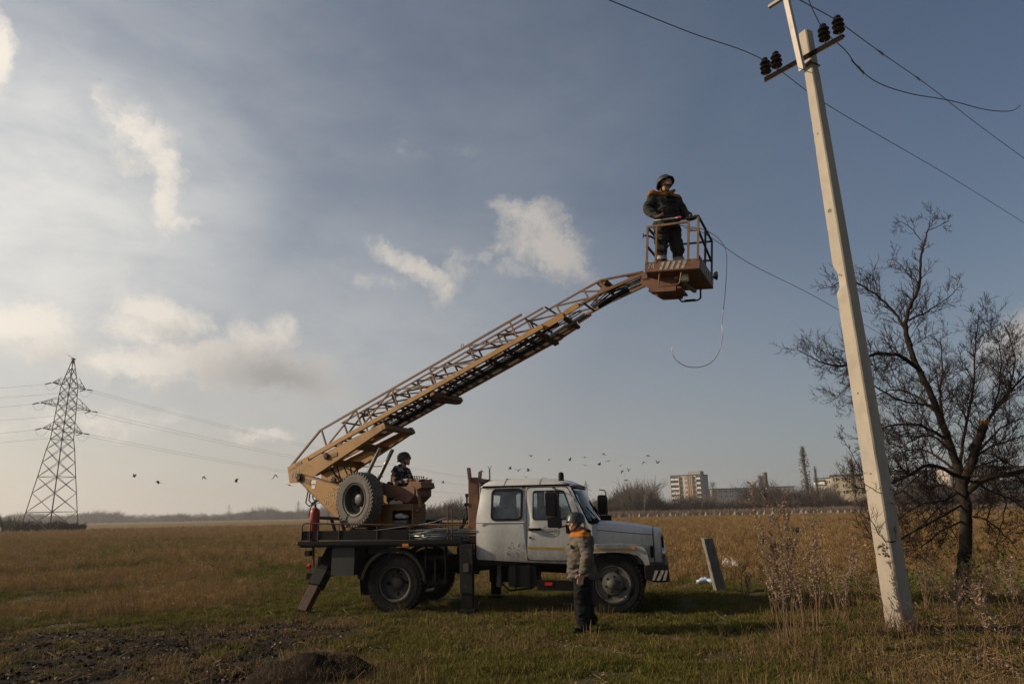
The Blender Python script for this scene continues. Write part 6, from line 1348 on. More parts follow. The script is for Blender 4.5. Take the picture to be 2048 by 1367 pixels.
# ------------------------------------------------------------------ concrete pole with its crossarm
def utility_pole():
    base = atZ(1803, 1258, 0.0); top = atY(1611, 66, base.y); t = empty('utility_pole', base); tag(t, 'tall leaning square concrete pole with steel crossarm at right', 'utility pole')
    ax = top - base; H = ax.length; d = ax.normalized(); ang = R(207)
    n1 = Vector((math.cos(ang), math.sin(ang), 0)); n1 = (n1 - d * n1.dot(d)).normalized(); n2 = d.cross(n1).normalized()
    if n2.dot(Vector((.57, -.82, 0))) < 0: n2 = -n2
    mb = MB(); K = 90; rings = []; r = random.Random(4)
    for i in range(K + 1):
        u = i / K; s = -.25 + (H + .25) * u; a = .146 + (.084 - .146) * u; b = .152 + (.092 - .152) * u; c = .018       # half sizes: a across the lit face, b across the shaded one
        ring = []
        prof = [(-a + c, b), (a - c, b), (a, b - c), (a, -b + c), (a - c, -b), (-a + c, -b), (-a, -b + c), (-a, b - c)]
        for k, (p, q) in enumerate(prof):
            chip = 0.0
            if abs(u - .548) < .016 and k in (0, 7): chip = .04
            if r.random() < .06: chip += .005
            ring.append(d * s + n2 * (p + (chip if p < 0 else -chip)) + n1 * (q - chip * (1 if q > 0 else -1)))
        rings.append(ring)
    for a, b in zip(rings, rings[1:]):
        for k in range(8): mb.add([a[k], a[(k + 1) % 8], b[(k + 1) % 8], b[k]], [(0, 1, 2, 3)])
    mb.add(rings[-1], [tuple(range(8))]); mb.build('post', MT['concrete'], t, 30)
    # two old bolt holes and a cast eye on the lit face
    for u, s in ((.66, .028), (.55, .012), (.80, .012), (.36, .012), (.24, .010)):
        b_ = .152 + (.092 - .152) * u; c = d * (-.25 + (H + .25) * u) + n1 * (b_ + .001); m = MB(); m.lathe([(.001, 0), (s, .0), (s * 1.15, .004), (s * 1.3, .0)], c, n1, 12); m.build('bolt_hole', MT['concrete_old'], t)
    # crossarm: steel angle, level
    z = atY(1607, 118, base.y - .15).z; l = atZ(1529, 160, z) - base; rr = atZ(1686, 73, z) - base; cd = (rr - l).normalized(); cs = cd.cross(Vector((0, 0, 1))).normalized()
    if cs.y > 0: cs = -cs
    off = cs * .0
    cr = MB(); cr.bar(l, rr, .012, .10); cr.bar(l + Vector((0, 0, .045)) - cs * .045, rr + Vector((0, 0, .045)) - cs * .045, .09, .012); arm = cr.build('cross_arm', M('shade_dark_steel_angle', (.014, .011, .009), .98, var=.3, spec=.0), t)  # near-black base puts the shadow on the angle's inner faces into the colour
    MB().bar(l + Vector((0, 0, -.052)), rr + Vector((0, 0, -.052)), .010, .004).build('lit_arm_lip', MT['tan2'], arm)  # thin lower edge, its sunlight put into the paler colour
    # clamp strap round the pole
    cl = (l + rr) / 2; cm = MB(); a, b = .10, .108; s = d * ((cl).dot(d) - .06)
    cm.tube([s + n2 * p + n1 * q for p, q in ((-a, b), (a, b), (a, -b), (-a, -b), (-a, b))], .011, 6); cm.build('clamp_strap', MT['rust'], t)
    # flat steel bar carried up past the top with a short crosspiece
    p0 = atY(1603, 140, base.y - .28) - base; p1 = atY(1571, -4, base.y - .30) - base
    sb = MB(); sb.bar(p0, p1, .10, .012, n1); sb.bar(p0 - n1 * .0 + n2 * .055, p1 + n2 * .055, .012, .07, n1); sb.build('top_extension_bar', M('weathered_galvanised_bar', (.42, .36, .29), .6, var=.15, scale=6, spots=[((.25, .12, .05), 5, .6, .1, .6)]), t)
    q = p1 + Vector((0, 0, .03)); cc = (rr - l).normalized(); tb_ = MB(); tb_.bar(q - cc * .32, q + cc * .7, .06, .05); tb_.build('top_crosspiece', MT['concrete'], t)
    # pin insulators
    pts = {}
    for nme, px, py in (('a', 1532, 158), ('b', 1554, 146), ('c', 1650, 93), ('d', 1679, 77)):
        c = atZ(px, py, z) - base; k = (c - l).dot(cd); c = l + cd * k + Vector((0, 0, .05)) - cs * .03
        m = MB(); m.cyl(c, c + Vector((0, 0, .12)), .011, 8); pin = m.build('insulator_pin', MT['rust'], t)
        m = MB(); m.lathe([(.001, .0), (.085, .0), (.098, .012), (.085, .03), (.042, .05), (.040, .085), (.088, .088), (.102, .10), (.088, .122), (.042, .14), (.040, .172), (.082, .176), (.096, .19), (.082, .215), (.045, .235), (.042, .25), (.058, .256), (.055, .285), (.03, .30), (.001, .302)], c + Vector((0, 0, .10)), (0, 0, 1), 22); m.build('insulator', MT['ceramic'], t, 35)
        pts[nme] = base + c + Vector((0, 0, .35))
    return t, base, pts, z
pole, pole_base, INS, ZA = utility_pole()
def wire(name, label, pts, r=.008, mat=None, cat='wire', knots=()):
    t = empty(name, pts[0]); tag(t, label, cat); m = MB(); m.tube([p - pts[0] for p in pts], r, 6); m.build('strand', mat or MT['wire'], t, 60)
    for k in knots:
        p = pts[k] - pts[0]; dr = (pts[min(k + 1, len(pts) - 1)] - pts[k - 1]).normalized(); sd_ = dr.cross(Vector((0, 0, 1))).normalized()
        q = MB(); q.tube([p - dr * .16, p + dr * .16], [.012, .018], 6); q.tube([p, p + dr * .10 + Vector((0, 0, .07))], .006, 5); q.tube([p + dr * .08, p + dr * .16 - Vector((0, 0, .05))], .006, 5); q.build('splice_tie', MT['wire'], t)
    return t
def smoothpts(pts, n=8):
    out = []
    for i in range(len(pts) - 1):
        p0, p1, p2, p3 = pts[max(i - 1, 0)], pts[i], pts[i + 1], pts[min(i + 2, len(pts) - 1)]
        for j in range(n):
            s = j / n; out.append(.5 * ((2 * p1) + (p2 - p0) * s + (2 * p0 - 5 * p1 + 4 * p2 - p3) * s * s + (3 * p1 - p0 - 3 * p2 + p3) * s ** 3))
    return out + [pts[-1]]
A, D_ = INS['a'], INS['d']
wA0 = atY(1160, -25, A.y - 3.2); wA1 = atY(1665, 216, A.y + 2.6); wA2 = atY(2060, 453, A.y + 14)
wire('overhead_wire', 'dark overhead wire crossing from top centre past the left insulators to right edge', smoothpts([wA0, atY(1218, 0, A.y - 2.6), atY(1380, 65, A.y - 1.3), A, wA1, atY(1900, 353, A.y + 8), wA2]), knots=(25,))
wire('overhead_wire', 'upper right overhead wire through the outermost right insulator', smoothpts([atY(1560, -22, D_.y - 1.6), atY(1610, 6, D_.y - 1.0), D_ + Vector((0, 0, -.05)), atY(1760, 104, D_.y + 1.5), atY(1860, 174, D_.y + 4), atY(1960, 252, D_.y + 7), atY(2060, 325, D_.y + 10)]), knots=(24, 30))
Cc = INS['c']
wire('overhead_wire', 'slack wire drooping from the inner right insulator to a loose end', smoothpts([atY(1612, -12, Cc.y - .8), Cc + Vector((0, 0, -.05)), atY(1690, 100, Cc.y + .4), atY(1715, 133, Cc.y + .5), atY(1755, 165, Cc.y + .6), atY(1820, 187, Cc.y + .8), atY(1900, 201, Cc.y + 1.2), atY(1970, 219, Cc.y + 1.6), atY(2020, 222, Cc.y + 1.8), atY(2041, 211, Cc.y + 1.9)]), knots=(24,))
wire('overhead_wire', 'thin wire running from the basket down behind the concrete pole', smoothpts([TWp(6.35, -.15, 6.62), TWp(6.62, .3, 6.62), atY(1500, 527, 12.6), atY(1600, 577, 14.5), atY(1668, 614, 16.0), atY(1800, 690, 20)]), .006)
bw = TWp(6.3, -.2, 6.60).y
wire('loose_wire', 'bright loose wire hanging from the basket and curling up at its end', smoothpts([TWp(6.30, -.30, 6.62), atY(1404, 458, bw), atY(1422, 466, bw), atY(1440, 480, bw), atY(1452, 503, bw), atY(1453, 545, bw), atY(1449, 600, bw), atY(1444, 640, bw), atY(1445, 672, bw), atY(1438, 702, bw), atY(1424, 723, bw), atY(1402, 733, bw), atY(1376, 733, bw), atY(1356, 723, bw), atY(1346, 710, bw), atY(1344, 694, bw)]), .007, MT['wirebright'])
# hot stick held along the rail
t = empty('hot_stick', TWp(5.92, -.56, 6.66)); tag(t, 'short pale rod with red tip held along the basket rail', 'rod'); a = TWp(5.92, -.62, 6.665) - t.location; b = TWp(6.40, -.62, 6.625) - t.location
MB().cyl(a, b, .013, 10).build('rod', MT['paper'], t, 40); MB().cyl(b.lerp(a, .12), b.lerp(a, .02), .024, 10).build('red_tape', M('red_tape', (.5, .02, .05), .5), t, 40)

# ------------------------------------------------------------------ things on the truck deck
def extinguisher():
    p = Wt @ Vector((-1.73, -.90, 1.243)); t = empty('fire_extinguisher', p, -TR_ANG); tag(t, 'red fire extinguisher standing at the rear corner of the truck deck', 'fire extinguisher')
    m = MB(); m.lathe([(.001, 0), (.085, 0), (.095, .02), (.095, .56), (.088, .605), (.06, .645), (.03, .66), (.025, .68), (.001, .68)], (0, 0, 0), (0, 0, 1), 28); m.build('cylinder', MT['red'], t, 40)
    m = MB(); m.cyl((0, 0, .67), (0, 0, .73), .02, 10); m.bar((-.02, 0, .72), (.09, 0, .755), .018, .012); m.bar((-.02, 0, .735), (.07, 0, .80), .018, .010); m.tube([(.0, 0, .72), (-.05, .0, .72), (-.085, -.03, .66), (-.11, -.03, .5)], .011, 6); m.build('valve_handle', MT['black'], t, 40)
    m = MB(); m.lathe([(.0958, .36), (.0968, .365), (.0968, .46), (.0958, .465)], (0, 0, 0), (0, 0, 1), 12, a0=R(60), a1=R(150)); m.build('label', MT['paper'], t); m = MB(); m.lathe([(.0958, .20), (.0968, .205), (.0968, .33), (.0958, .335)], (0, 0, 0), (0, 0, 1), 12, a0=R(60), a1=R(125)); m.build('label', MT['sticker'], t)
    c = text_mesh('ОП-9', .04); c.transform(Matrix.Translation((-.02, -.0985, .41)) @ Matrix.Rotation(math.pi / 2, 4, 'X')); c.materials.clear(); c.materials.append(MT['redlens']); link_obj('label_lettering', c, t)
extinguisher()
def wire_coil():
    p = Wt @ Vector((.75, -.55, 1.245)); t = empty('wire_bundle', p, -TR_ANG); tag(t, 'heap of loose aluminium wire lying on the truck deck behind the cab', 'wire bundle'); r = random.Random(8)
    for k in range(46):
        a = r.uniform(.40, .78); b = r.uniform(.18, .40); z = .012 + .004 * k + r.uniform(0, .02); ph = r.uniform(0, .8); n_ = 22; tw = r.uniform(-.06, .06)
        pts = [Vector((a * math.cos(2 * math.pi * i / n_ * .93 + ph) * (1 + .05 * math.sin(3 * i)), b * math.sin(2 * math.pi * i / n_ * .93 + ph) - .08, max(.008, z + tw * math.sin(2 * math.pi * i / n_)))) for i in range(n_)]
        MB().tube(pts, .0065, 5).build('wire_turn', MT['wirebright'] if r.random() < .45 else MT['wire'], t, 60)
    for k in range(7):
        s = Vector((r.uniform(-.7, .4), r.uniform(-.4, .1), .1)); e = s + Vector((r.uniform(-.5, .6), r.uniform(-.2, .2), r.uniform(.15, .42))); MB().tube(smoothpts([s, s.lerp(e, .5) + Vector((0, 0, .12)), e]), .006, 5).build('wire_end', MT['wirebright'] if k % 2 else MT['wire'], t, 60)
    MB().tube(smoothpts([Vector((-.42, .1, .12)), Vector((-.30, .1, .34)), Vector((-.05, .1, .44)), Vector((.22, .1, .42)), Vector((.34, .1, .34))]), .006, 5).build('wire_end', MT['wire'], t, 60)
    MB().tube(smoothpts([Vector((-1.9, -.42, .20)), Vector((-1.2, -.44, .22)), Vector((-.6, -.40, .28)), Vector((-.1, -.38, .34)), Vector((.2, -.35, .43))]), .006, 5).build('wire_end', MT['wirebright'], t, 60)
wire_coil()
# planks lying on the deck before the turret
for i, (x0, x1, y, z) in enumerate(((-1.15, .30, -.86, 1.26), (-1.05, .22, -.70, 1.262), (-.9, .35, -.78, 1.30))):
    a = Wt @ Vector((x0, y, z)); b = Wt @ Vector((x1, y + .03, z)); o = MB().bar((0, 0, 0), b - a, .12, .03).build('plank', M('grey_plank_%d' % i, (.16, .145, .12), .9, var=.3, scale=8, stretch=(.3, 1, 1)), bevel=.004); o.location = a
    tag(o, ('long grey plank on the deck edge beneath the spare wheel', 'shorter grey plank behind the front plank on deck', 'grey plank lying on top of the two deck planks')[i], 'plank')

# ------------------------------------------------------------------ leaning stump of a concrete post, bags
def stump():
    b = atZ(1441, 1184, 0); tp = atY(1414, 1076, b.y - .05); t = empty('broken_post', b); tag(t, 'short leaning old concrete post right of the truck', 'post'); d = tp - b
    mb = MB(); K = 14; r = random.Random(2); rings = []
    for i in range(K + 1):
        u = i / K; w = .115 - .012 * u; q = .10; c = d * (u * 1.03) - d * .03
        rings.append([c + Vector((x * w + r.uniform(-.006, .006), y * q + r.uniform(-.005, .005), r.uniform(-.005, .02) if i == K else 0)) for x, y in ((-1, -.85), (-.85, -1), (.85, -1), (1, -.85), (1, .85), (.85, 1), (-.85, 1), (-1, .85))])
    for a, c in zip(rings, rings[1:]):
        for k in range(8): mb.add([a[k], a[(k + 1) % 8], c[(k + 1) % 8], c[k]], [(0, 1, 2, 3)])
    mb.add(rings[-1], [tuple(range(8))]); mb.build('shaft', MT['concrete_old'], t, 30, bevel=.0)
    top = d; MB().tube([top + Vector((.03, 0, -.02)), top + Vector((.035, .0, .045))], .006, 5).build('rebar_end', MT['rust'], t)
stump()
def bag(px, py, rx, ry, rz_, label, mat, seed, name):
    p = atZ(px, py, 0); t = empty(name, p); tag(t, label, 'plastic bag'); m = MB(); m.ball((0, 0, rz_ * .62), (rx, ry, rz_), 40, 26); me = m.build('film', mat, link=False, smooth=25)
    for v in me.vertices:
        c = v.co; n = abs(mnoise.noise((c.x * 6 + seed, c.y * 6, c.z * 6))) * 1.1 + .4 * abs(mnoise.noise((c.x * 16, c.y * 16 + seed, c.z * 16))); k = .62 + n * .8
        v.co = Vector((c.x * k, c.y * k, max(-.01, c.z * k)))
    link_obj('film', me, t)
    MB().tube([(rx * .05, 0, rz_ * 1.1), (rx * .1, 0, rz_ * 1.55), (-rx * .08, .02, rz_ * 1.9)], [.05, .03, .006], 6).build('knot', mat, t, 40)
bag(1411, 1169, .24, .2, .10, 'crumpled light blue and white plastic bag by the leaning post', M('pale_blue_plastic', (.42, .52, .66), .4, var=.25, scale=8, spots=[((.75, .76, .78), 5, .5, .1, .8)]), 1, 'plastic_bag')
bag(1466, 1143, .30, .25, .20, 'knotted white plastic bag in the grass behind the leaning post', M('white_plastic', (.62, .57, .52), .45, var=.15, scale=9), 5, 'plastic_bag')

# ------------------------------------------------------------------ earth mound in front
def mound():
    c = Vector((-2.30, 8.32, -.02)); t = empty('earth_mound', c); tag(t, 'low dark heap of earth at the bottom edge of the picture', 'mound'); mb = MB(); n_, m_ = 56, 40; V = []
    for j in range(m_ + 1):
        for i in range(n_ + 1):
            x = -1.0 + 2.0 * i / n_; y = -.9 + 1.8 * j / m_; r_ = math.hypot(x / .78, y / .7); h = .26 * max(0, 1 - r_ * r_) ** 1.1 * (1 + .3 * nz(x, y, 3, 1)) + (.05 * nz(x, y, 6, 2) + .03 * nz(x, y, 15, 3)) * max(0, 1.1 - r_) - .03 * sstep(.9, 1.25, r_) - .005
            V.append(Vector((x, y, h + hz(c.x + x, c.y + y))))
    F = [(j * (n_ + 1) + i, j * (n_ + 1) + i + 1, (j + 1) * (n_ + 1) + i + 1, (j + 1) * (n_ + 1) + i) for j in range(m_) for i in range(n_)]
    mb.add(V, F); mb.build('heap', M('turned_earth', (.016, .0115, .008), .98, var=.45, scale=9, bump=.7, bscale=26, spec=.05, spots=[((.06, .04, .023), 12, .58, .1, .7)]), t, 60)
    g = MB(); r = random.Random(6)
    for k in range(900):
        a = r.uniform(0, 6.28); q = r.random() ** .6 * .8; x, y = q * .85 * math.cos(a), q * .8 * math.sin(a); h = .26 * max(0, 1 - (x / .78) ** 2 - (y / .7) ** 2) ** 1.1; L_ = r.uniform(.04, .13); d = Vector((r.uniform(-1, 1), r.uniform(-1, 1), r.uniform(.1, 1))).normalized() * L_
        g.tube([Vector((x, y, h)), Vector((x, y, h)) + d], [.0016, .0006], 3, cap=False)
    kind(g.build('dry_grass', STRAW, t), 'stuff')
mound()

# ------------------------------------------------------------------ the bare tree
def bare_tree():
    Y0 = atZ(1925, 1200, 0).y; base = atZ(1925, 1202, 0); t = empty('bare_tree', base); tag(t, 'bare dark gnarled tree with a broken limb behind the concrete pole', 'tree'); r = random.Random(17)
    tw = MB()
    def P(px, py, dy=0.0): return atY(px, py, Y0 + dy) - base
    def rv(): return Vector((r.uniform(-1, 1), r.uniform(-1, 1), r.uniform(-1, 1)))
    def twig(p, d, L_, rad, dep):
        n_ = 4 if dep else 3; pts = [p]; q = p; dd = d
        for i in range(n_):
            dd = (dd + rv() * .22 + Vector((0, 0, .06))).normalized(); q = q + dd * L_ / n_; pts.append(q)
        tw.tube(pts, [rad * (1 - .75 * i / n_) for i in range(n_ + 1)], 4 if rad > .006 else 3, cap=False)
        if dep > 0:
            cnt = int(4 + L_ * 7)
            for k in range(cnt):
                s = r.uniform(.18, 1.0); i = min(int(s * n_), n_ - 1); o = pts[i].lerp(pts[i + 1], s * n_ - i); ax = (pts[i + 1] - pts[i]).normalized(); sd_ = rv(); sd_ = (sd_ - ax * sd_.dot(ax)).normalized()
                twig(o, (ax * r.uniform(.5, 1.0) + sd_ * r.uniform(.5, .9) + Vector((0, 0, .15))).normalized(), L_ * r.uniform(.28, .6), max(rad * .55, .0036), dep - 1)
    def limb(name, pts, r0, r1, dens=6.0, tl=.8, mat=MT['bark'], start=.12, dep=2):
        sp = smoothpts(pts, 6); n_ = len(sp); jit = [p + rv() * .012 for p in sp]; jit[0] = sp[0]
        o = MB().tube(jit, [r0 + (r1 - r0) * (i / (n_ - 1)) for i in range(n_)], 9 if r0 > .03 else 6).build(name, mat, t, 60)
        L_ = sum((b - a).length for a, b in zip(sp, sp[1:])); cnt = int(L_ * dens * 1.8)
        for k in range(cnt):
            s = r.uniform(start, 1.0); i = min(int(s * (n_ - 1)), n_ - 2); o_ = jit[i].lerp(jit[i + 1], s * (n_ - 1) - i); ax = (jit[i + 1] - jit[i]).normalized(); sd_ = rv(); sd_ = (sd_ - ax * sd_.dot(ax)).normalized()
            twig(o_, (ax * r.uniform(.3, .9) + sd_ + Vector((0, 0, .25))).normalized(), tl * r.uniform(.4, 1.1) * (1.1 - .5 * s), min(.010, (r0 + (r1 - r0) * s) * .45), dep)
        return o
    limb('trunk', [P(1922, 1215), P(1924, 1160), P(1930, 1090), P(1932, 1030), P(1925, 975), P(1914, 930)], .12, .092, .8, .5, start=.5)
    limb('limb', [P(1914, 932), P(1893, 870, -.1), P(1862, 790, -.1), P(1828, 718), P(1812, 662, .1), P(1816, 620, .1), P(1838, 575), P(1842, 510), P(1852, 475), P(1860, 440)], .075, .007, 3.6, .62, start=.2)
    limb('limb', [P(1845, 745), P(1800, 712, -.4), P(1750, 708, -.7), P(1700, 730, -.9), P(1650, 727, -1.0), P(1598, 700, -1.1)], .045, .006, 9.5, .75)
    limb('limb', [P(1822, 690), P(1800, 640, .5), P(1765, 600, .7), P(1725, 572, .8), P(1690, 560, .8), P(1660, 575, .8)], .036, .005, 7, .7)
    limb('limb', [P(1818, 640), P(1850, 625, .4), P(1890, 600, .6), P(1926, 565, .7)], .022, .004, 6, .6)
    limb('limb', [P(1838, 570), P(1810, 540, .2), P(1785, 515, .3)], .014, .004, 7, .5); limb('limb', [P(1842, 480), P(1815, 450, .1), P(1790, 440, .1)], .011, .003, 7, .4); limb('limb', [P(1850, 465), P(1880, 450), P(1898, 440)], .010, .003, 7, .35)
    st = limb('broken_limb', [P(1926, 965), P(1942, 930, -.2), P(1953, 890, -.3), P(1968, 850, -.35)], .088, .075, 2.5, .6)
    sp = MB()
    for k in range(26): a = k * 2.4; o = P(1967, 853, -.35) + Vector((math.cos(a), math.sin(a), 0)) * .068 * math.sqrt(r.random()); sp.bar(o, o + Vector((.04 + r.uniform(-.02, .05), r.uniform(-.03, .03), r.uniform(.05, .17))), .022, .014)
    sp.build('torn_wood', MT['wood'], t)
    limb('limb', [P(1930, 985), P(1975, 955, -.3), P(2030, 945, -.5), P(2110, 930, -.6), P(2200, 900, -.6)], .065, .025, 8, .9)
    limb('limb', [P(1918, 940), P(1930, 860, .4), P(1945, 780, .6), P(1950, 700, .7), P(1958, 625, .7)], .036, .005, 7, .8)
    limb('limb', [P(1940, 900, .3), P(1990, 820, .6), P(2040, 760, .8), P(2110, 700, .9)], .045, .008, 9, .9)
    limb('limb', [P(1900, 890), P(1880, 800, .6), P(1885, 740, .8), P(1880, 675, .9)], .035, .005, 9, .8)
    limb('limb', [P(1985, 830, .5), P(2000, 760, .6), P(1998, 690, .6), P(1960, 632, .6)], .02, .004, 8, .7); limb('limb', [P(2010, 800, .4), P(2030, 720, .5), P(2010, 650, .5)], .02, .004, 8, .7)
    limb('limb', [P(1912, 950), P(1860, 930, -.5), P(1800, 958, -.9), P(1745, 978, -1.2), P(1700, 968, -1.4)], .04, .005, 8, .7)
    limb('limb', [P(1922, 1010), P(1870, 1040, -.7), P(1815, 1068, -1.2), P(1760, 1085, -1.6), P(1725, 1040, -2.2)], .022, .004, 6, .55)
    limb('limb', [P(1895, 880), P(1840, 850, -.4), P(1780, 852, -.7), P(1720, 880, -.9)], .035, .005, 9, .75); limb('limb', [P(1880, 830), P(1830, 790, .5), P(1780, 780, .8), P(1740, 800, 1.0)], .03, .005, 9, .75)
    limb('limb', [P(1915, 985), P(1890, 1000, -.5), P(1840, 1010, -.9), P(1790, 1040, -1.2), P(1750, 1030, -1.5)], .022, .004, 9, .7); limb('limb', [P(1905, 935), P(1850, 900, .5), P(1800, 905, .9), P(1760, 930, 1.1)], .026, .004, 9, .8); limb('limb', [P(1935, 960), P(1990, 985, .4), P(2040, 1010, .6), P(2080, 1060, .7)], .026, .004, 9, .8)
    limb('limb', [P(1870, 810), P(1800, 800, -.3), P(1720, 760, -.5), P(1670, 800, -.6)], .024, .004, 8, .7)
    limb('limb', [P(1975, 955, -.3), P(2010, 1000, -.5), P(2000, 1060, -.6), P(1985, 1110, -.6)], .018, .004, 7, .6); limb('limb', [P(2030, 945, -.5), P(2070, 1010, -.6), P(2060, 1080, -.6)], .018, .004, 7, .6)
    limb('limb', [P(1935, 920), P(1990, 890, -.6), P(2050, 870, -.8)], .03, .006, 9, .8); limb('limb', [P(1750, 975, -1.2), P(1715, 930, -1.6), P(1685, 870, -1.8)], .012, .003, 6, .5)
    for pts_ in ([P(1928, 1040), P(1885, 1060, -.4), P(1840, 1095, -.7), P(1800, 1120, -.9)], [P(1932, 1030), P(1975, 1040, -.3), P(2015, 1075, -.5), P(2050, 1120, -.6)], [P(1925, 990), P(1880, 970, .6), P(1830, 1000, 1.0), P(1790, 1010, 1.2)], [P(1940, 940), P(2000, 920, .5), P(2060, 950, .8)], [P(1960, 900, .2), P(2010, 850, -.4), P(2070, 830, -.6)], [P(1900, 900), P(1860, 870, -.8), P(1810, 890, -1.2), P(1770, 920, -1.4)]):
        limb('limb', pts_, .022, .004, 8, .75)
    limb('limb', [P(1905, 985, -.4), P(1855, 1040, -1.8), P(1805, 1075, -2.8), P(1772, 1082, -3.2), P(1745, 1045, -3.3), P(1722, 1000, -3.3)], .016, .003, 3.0, .4, dep=1); limb('limb', [P(1850, 940, -1.2), P(1795, 985, -2.6), P(1745, 978, -3.2), P(1700, 940, -3.3)], .013, .003, 3.5, .4, dep=1)
    tw.build('twigs', MT['twig'], t)
    lf = MB()
    for (px, py, n_, dy) in ((1962, 632, 7, .6), (1748, 1075, 8, -1.7), (1768, 1098, 26, -3.25), (1738, 1092, 14, -3.25), (1840, 1100, 10, -1.0), (1790, 585, 3, .5)):
        for k in range(n_):
            p = P(px + r.uniform(-12, 12), py + r.uniform(-14, 14), dy); u = rv().normalized() * .028; v = u.orthogonal().normalized() * .018; lf.add([p - u, p + v, p + u, p - v], [(0, 1, 2, 3)])
    lf.build('last_leaves', leafmat('last_yellow_leaf', (.30, .17, .075), .45, .3), t)
bare_tree()

# ------------------------------------------------------------------ weeds
SEED = leafmat('pale_weed_seed_heads', (.31, .235, .17), .5, .2, tint=(.15, .10, .065)); STEM = leafmat('weed_stem', (.17, .10, .055), .4, 0); VINE = leafmat('green_vine_leaf', (.085, .13, .02), .45, .35, tint=(.13, .15, .035))
def mugwort(px, py, h, n_, label, seed, fluff=1.0, spread=.25):
    p = atZ(px, py, 0); p.z = hz(p.x, p.y); t = empty('tall_weed', p); tag(t, label, 'weed'); r = random.Random(seed); st = MB(); hd2 = MB()
    for k in range(n_):
        a = r.uniform(0, 6.28); H = h * r.uniform(.6, 1.05); b = Vector((r.uniform(-.12, .12), r.uniform(-.12, .12), -.02)); tip = b + Vector((math.cos(a) * spread * r.random(), math.sin(a) * spread * r.random(), H)); mid = b.lerp(tip, .5) + Vector((r.uniform(-.05, .05), r.uniform(-.05, .05), 0)); pts = smoothpts([b, mid, tip], 5)
        st.tube(pts, [.007 - .005 * i / (len(pts) - 1) for i in range(len(pts))], 5, cap=False)
        for q in range(int(21 * fluff) + 3):
            s = r.uniform(.36, 1.0); i = min(int(s * 10), 9); o = pts[i].lerp(pts[i + 1], s * 10 - i); L_ = r.uniform(.06, .22) * (1.25 - s * .6); d = Vector((r.uniform(-1, 1), r.uniform(-1, 1), r.uniform(.5, 1.6))).normalized(); e = o + d * L_
            st.tube([o, e], [.0028, .0012], 3, cap=False)
            for z in range(int(15 * fluff)):
                c = o.lerp(e, r.uniform(.2, 1.05)) + Vector((r.uniform(-1, 1), r.uniform(-1, 1), r.uniform(-1, 1))) * .012; sz = r.uniform(.008, .018); u = Vector((r.uniform(-1, 1), r.uniform(-1, 1), r.uniform(-1, 1))).normalized() * sz; v = u.orthogonal().normalized() * sz * .7; hd2.add([c - u, c + v, c + u, c - v], [(0, 1, 2, 3)])
    st.build('stem', STEM, t); hd2.build('seed_head', SEED, t)
mugwort(1578, 1300, 2.0, 11, 'tallest pale seeded weed clump in the right foreground', 1, 1.0, .32); mugwort(1622, 1270, 1.6, 9, 'pale seeded weed clump just right of the tallest weed', 2, .9, .35); mugwort(1555, 1245, 1.3, 4, 'pale seeded weed behind and left of the tallest weed', 3, .6, .3)
mugwort(1715, 1190, 1.1, 6, 'leaning brown weed clump between the tall weeds and pole', 4, .6, .45); mugwort(1985, 1300, .8, 5, 'pale withered weed below the tree at lower right', 5, .55, .25); mugwort(1850, 1215, .8, 5, 'low brown weed beside the foot of the concrete pole', 6, .5, .35); mugwort(1500, 1200, .62, 4, 'small dry weed in the truck shadow near the leaning post', 7, .5, .3)
mugwort(1935, 1000 + 260, .9, 5, 'thin dry weed before the tree trunk', 9, .4, .35)
mugwort(1770, 1225, .95, 8, 'ruddy dry weed clump just left of the pole foot', 10, .5, .5); mugwort(1890, 1235, .75, 8, 'dense brown weed clump between pole foot and tree', 11, .5, .55); mugwort(2035, 1235, .95, 8, 'brown dry weed clump at the right edge below the tree', 12, .6, .5); mugwort(1680, 1240, 1.0, 7, 'brown weed clump right of the pale seeded weeds', 13, .55, .5); mugwort(1960, 1215, .8, 7, 'low dry weed clump right of the tree trunk foot', 14, .45, .5)
def stalks(px, py, n_, h, label, seed, spread=.5):
    p = atZ(px, py, 0); p.z = hz(p.x, p.y); t = empty('dry_stalks', p); tag(t, label, 'weed'); r = random.Random(seed); st = MB()
    for k in range(n_):
        b = Vector((r.uniform(-spread, spread), r.uniform(-spread, spread), -.02)); H = h * r.uniform(.35, 1.1); tip = b + Vector((r.uniform(-.4, .4) * H, r.uniform(-.3, .3) * H, H)); m = b.lerp(tip, .55) + Vector((r.uniform(-.05, .05), 0, .03)); st.tube([b, m, tip], [.004, .003, .0012], 4, cap=False)
        for q in range(r.randint(0, 4)): o = m.lerp(tip, r.random()); st.tube([o, o + Vector((r.uniform(-.1, .1), r.uniform(-.1, .1), r.uniform(.03, .12)))], [.002, .001], 3, cap=False)
    kind(st.build('stalks', leafmat('dry_stalk_%d' % seed, (.15, .088, .043), .45, 0), t), 'stuff')
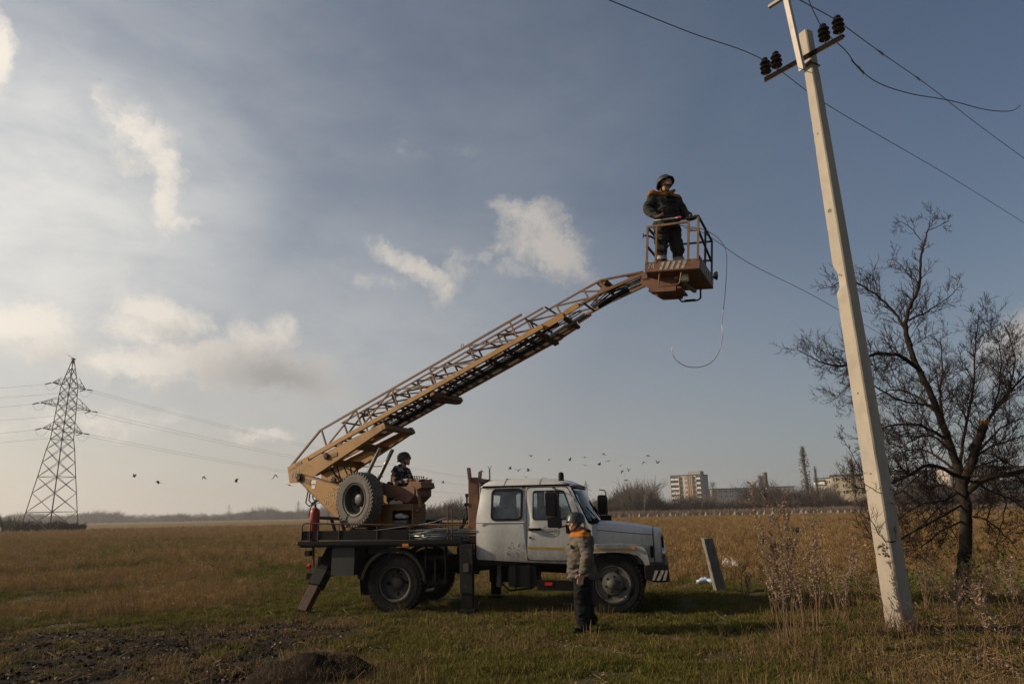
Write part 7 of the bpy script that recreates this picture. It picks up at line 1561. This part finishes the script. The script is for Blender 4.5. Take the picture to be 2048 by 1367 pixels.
for i, (px, py, n_, h, sp, lb) in enumerate(((1530, 1345, 26, .5, .6, 'thin dry stalks at the bottom right of centre'), (1640, 1320, 46, .6, .6, 'dense brown stalks below the tallest weeds'), (1745, 1262, 40, .5, .5, 'brown dry stalks left of the pole foot'), (1690, 1360, 30, .42, .7, 'reddish stalks at the bottom edge left of the pole'), (1880, 1275, 40, .4, .6, 'short brown stalks right of the pole foot'), (2020, 1345, 26, .45, .7, 'dry stalks in the lower right corner'), (1470, 1330, 24, .4, .5, 'few thin stalks on grass right of centre bottom'), (1650, 1225, 50, .7, .6, 'brown stalks behind the tall weeds'), (245, 1235, 22, .55, .35, 'small tuft of dry stalks in the left foreground'), (180, 1190, 30, .5, .8, 'loose dry stalks in the left middle ground'), (800, 1236, 8, .5, .15, 'thin stalks before the rear wheel'), (950, 1225, 10, .35, .3, 'short stalks before the front outrigger'), (1800, 1266, 60, .22, .32, 'short dry grass round the foot of the pole'))): stalks(px, py, n_, h, lb, 100 + i, sp)
def vine(px, py, n_, w, h, label, seed):
    p = atZ(px, py, 0); t = empty('green_shrub', p); tag(t, label, 'shrub'); r = random.Random(seed); st = MB(); lf = MB()
    for k in range(n_):
        b = Vector((r.uniform(-w, w) * .5, r.uniform(-.4, .4), 0)); tip = Vector((r.uniform(-w, w), r.uniform(-.5, .5), h * r.uniform(.3, 1.1))); pts = smoothpts([b, b.lerp(tip, .5) + Vector((r.uniform(-.1, .1), 0, .1)), tip], 4); st.tube(pts, .004, 4, cap=False)
        for q in range(17):
            i = r.randint(1, len(pts) - 1); c = pts[i] + Vector((r.uniform(-.08, .08), r.uniform(-.08, .08), r.uniform(-.08, .08))); s = r.uniform(.014, .032); u = Vector((r.uniform(-1, 1), r.uniform(-1, 1), r.uniform(-.6, .6))).normalized() * s; v = (u.orthogonal().normalized() + Vector((0, 0, .2))) * s * .7; lf.add([c - u, c + v, c + u * 1.2, c - v], [(0, 1, 2, 3)])
    st.build('stem', STEM, t); lf.build('leaves', VINE, t)
vine(1950, 1200, 34, .55, 1.1, 'green leafy creeper growing round the tree trunk foot', 1); vine(2030, 1190, 30, .5, .8, 'green leafy shrub right of the tree trunk', 2); vine(1840, 1190, 22, .5, .5, 'sparse green shrub between the pole and tree trunk', 3); vine(1700, 1175, 16, .5, .45, 'sparse green undergrowth left of the pole', 4)
# ------------------------------------------------------------------ haze
def haze():
    m = bpy.data.materials.new('thin_haze'); m.use_nodes = True; N = m.node_tree.nodes; L = m.node_tree.links; N.clear()
    o = N.new('ShaderNodeOutputMaterial'); v = N.new('ShaderNodeVolumePrincipled'); v.inputs['Color'].default_value = (.92, .90, .88, 1); v.inputs['Density'].default_value = .00028; v.inputs['Anisotropy'].default_value = .3; L.new(v.outputs[0], o.inputs['Volume'])
    mb = MB(); mb.box((0, 1000, 29), (5600, 5000, 64)); b = mb.build('haze', m); kind(b, 'stuff'); b['label'] = 'thin pale haze over the fields'
haze()
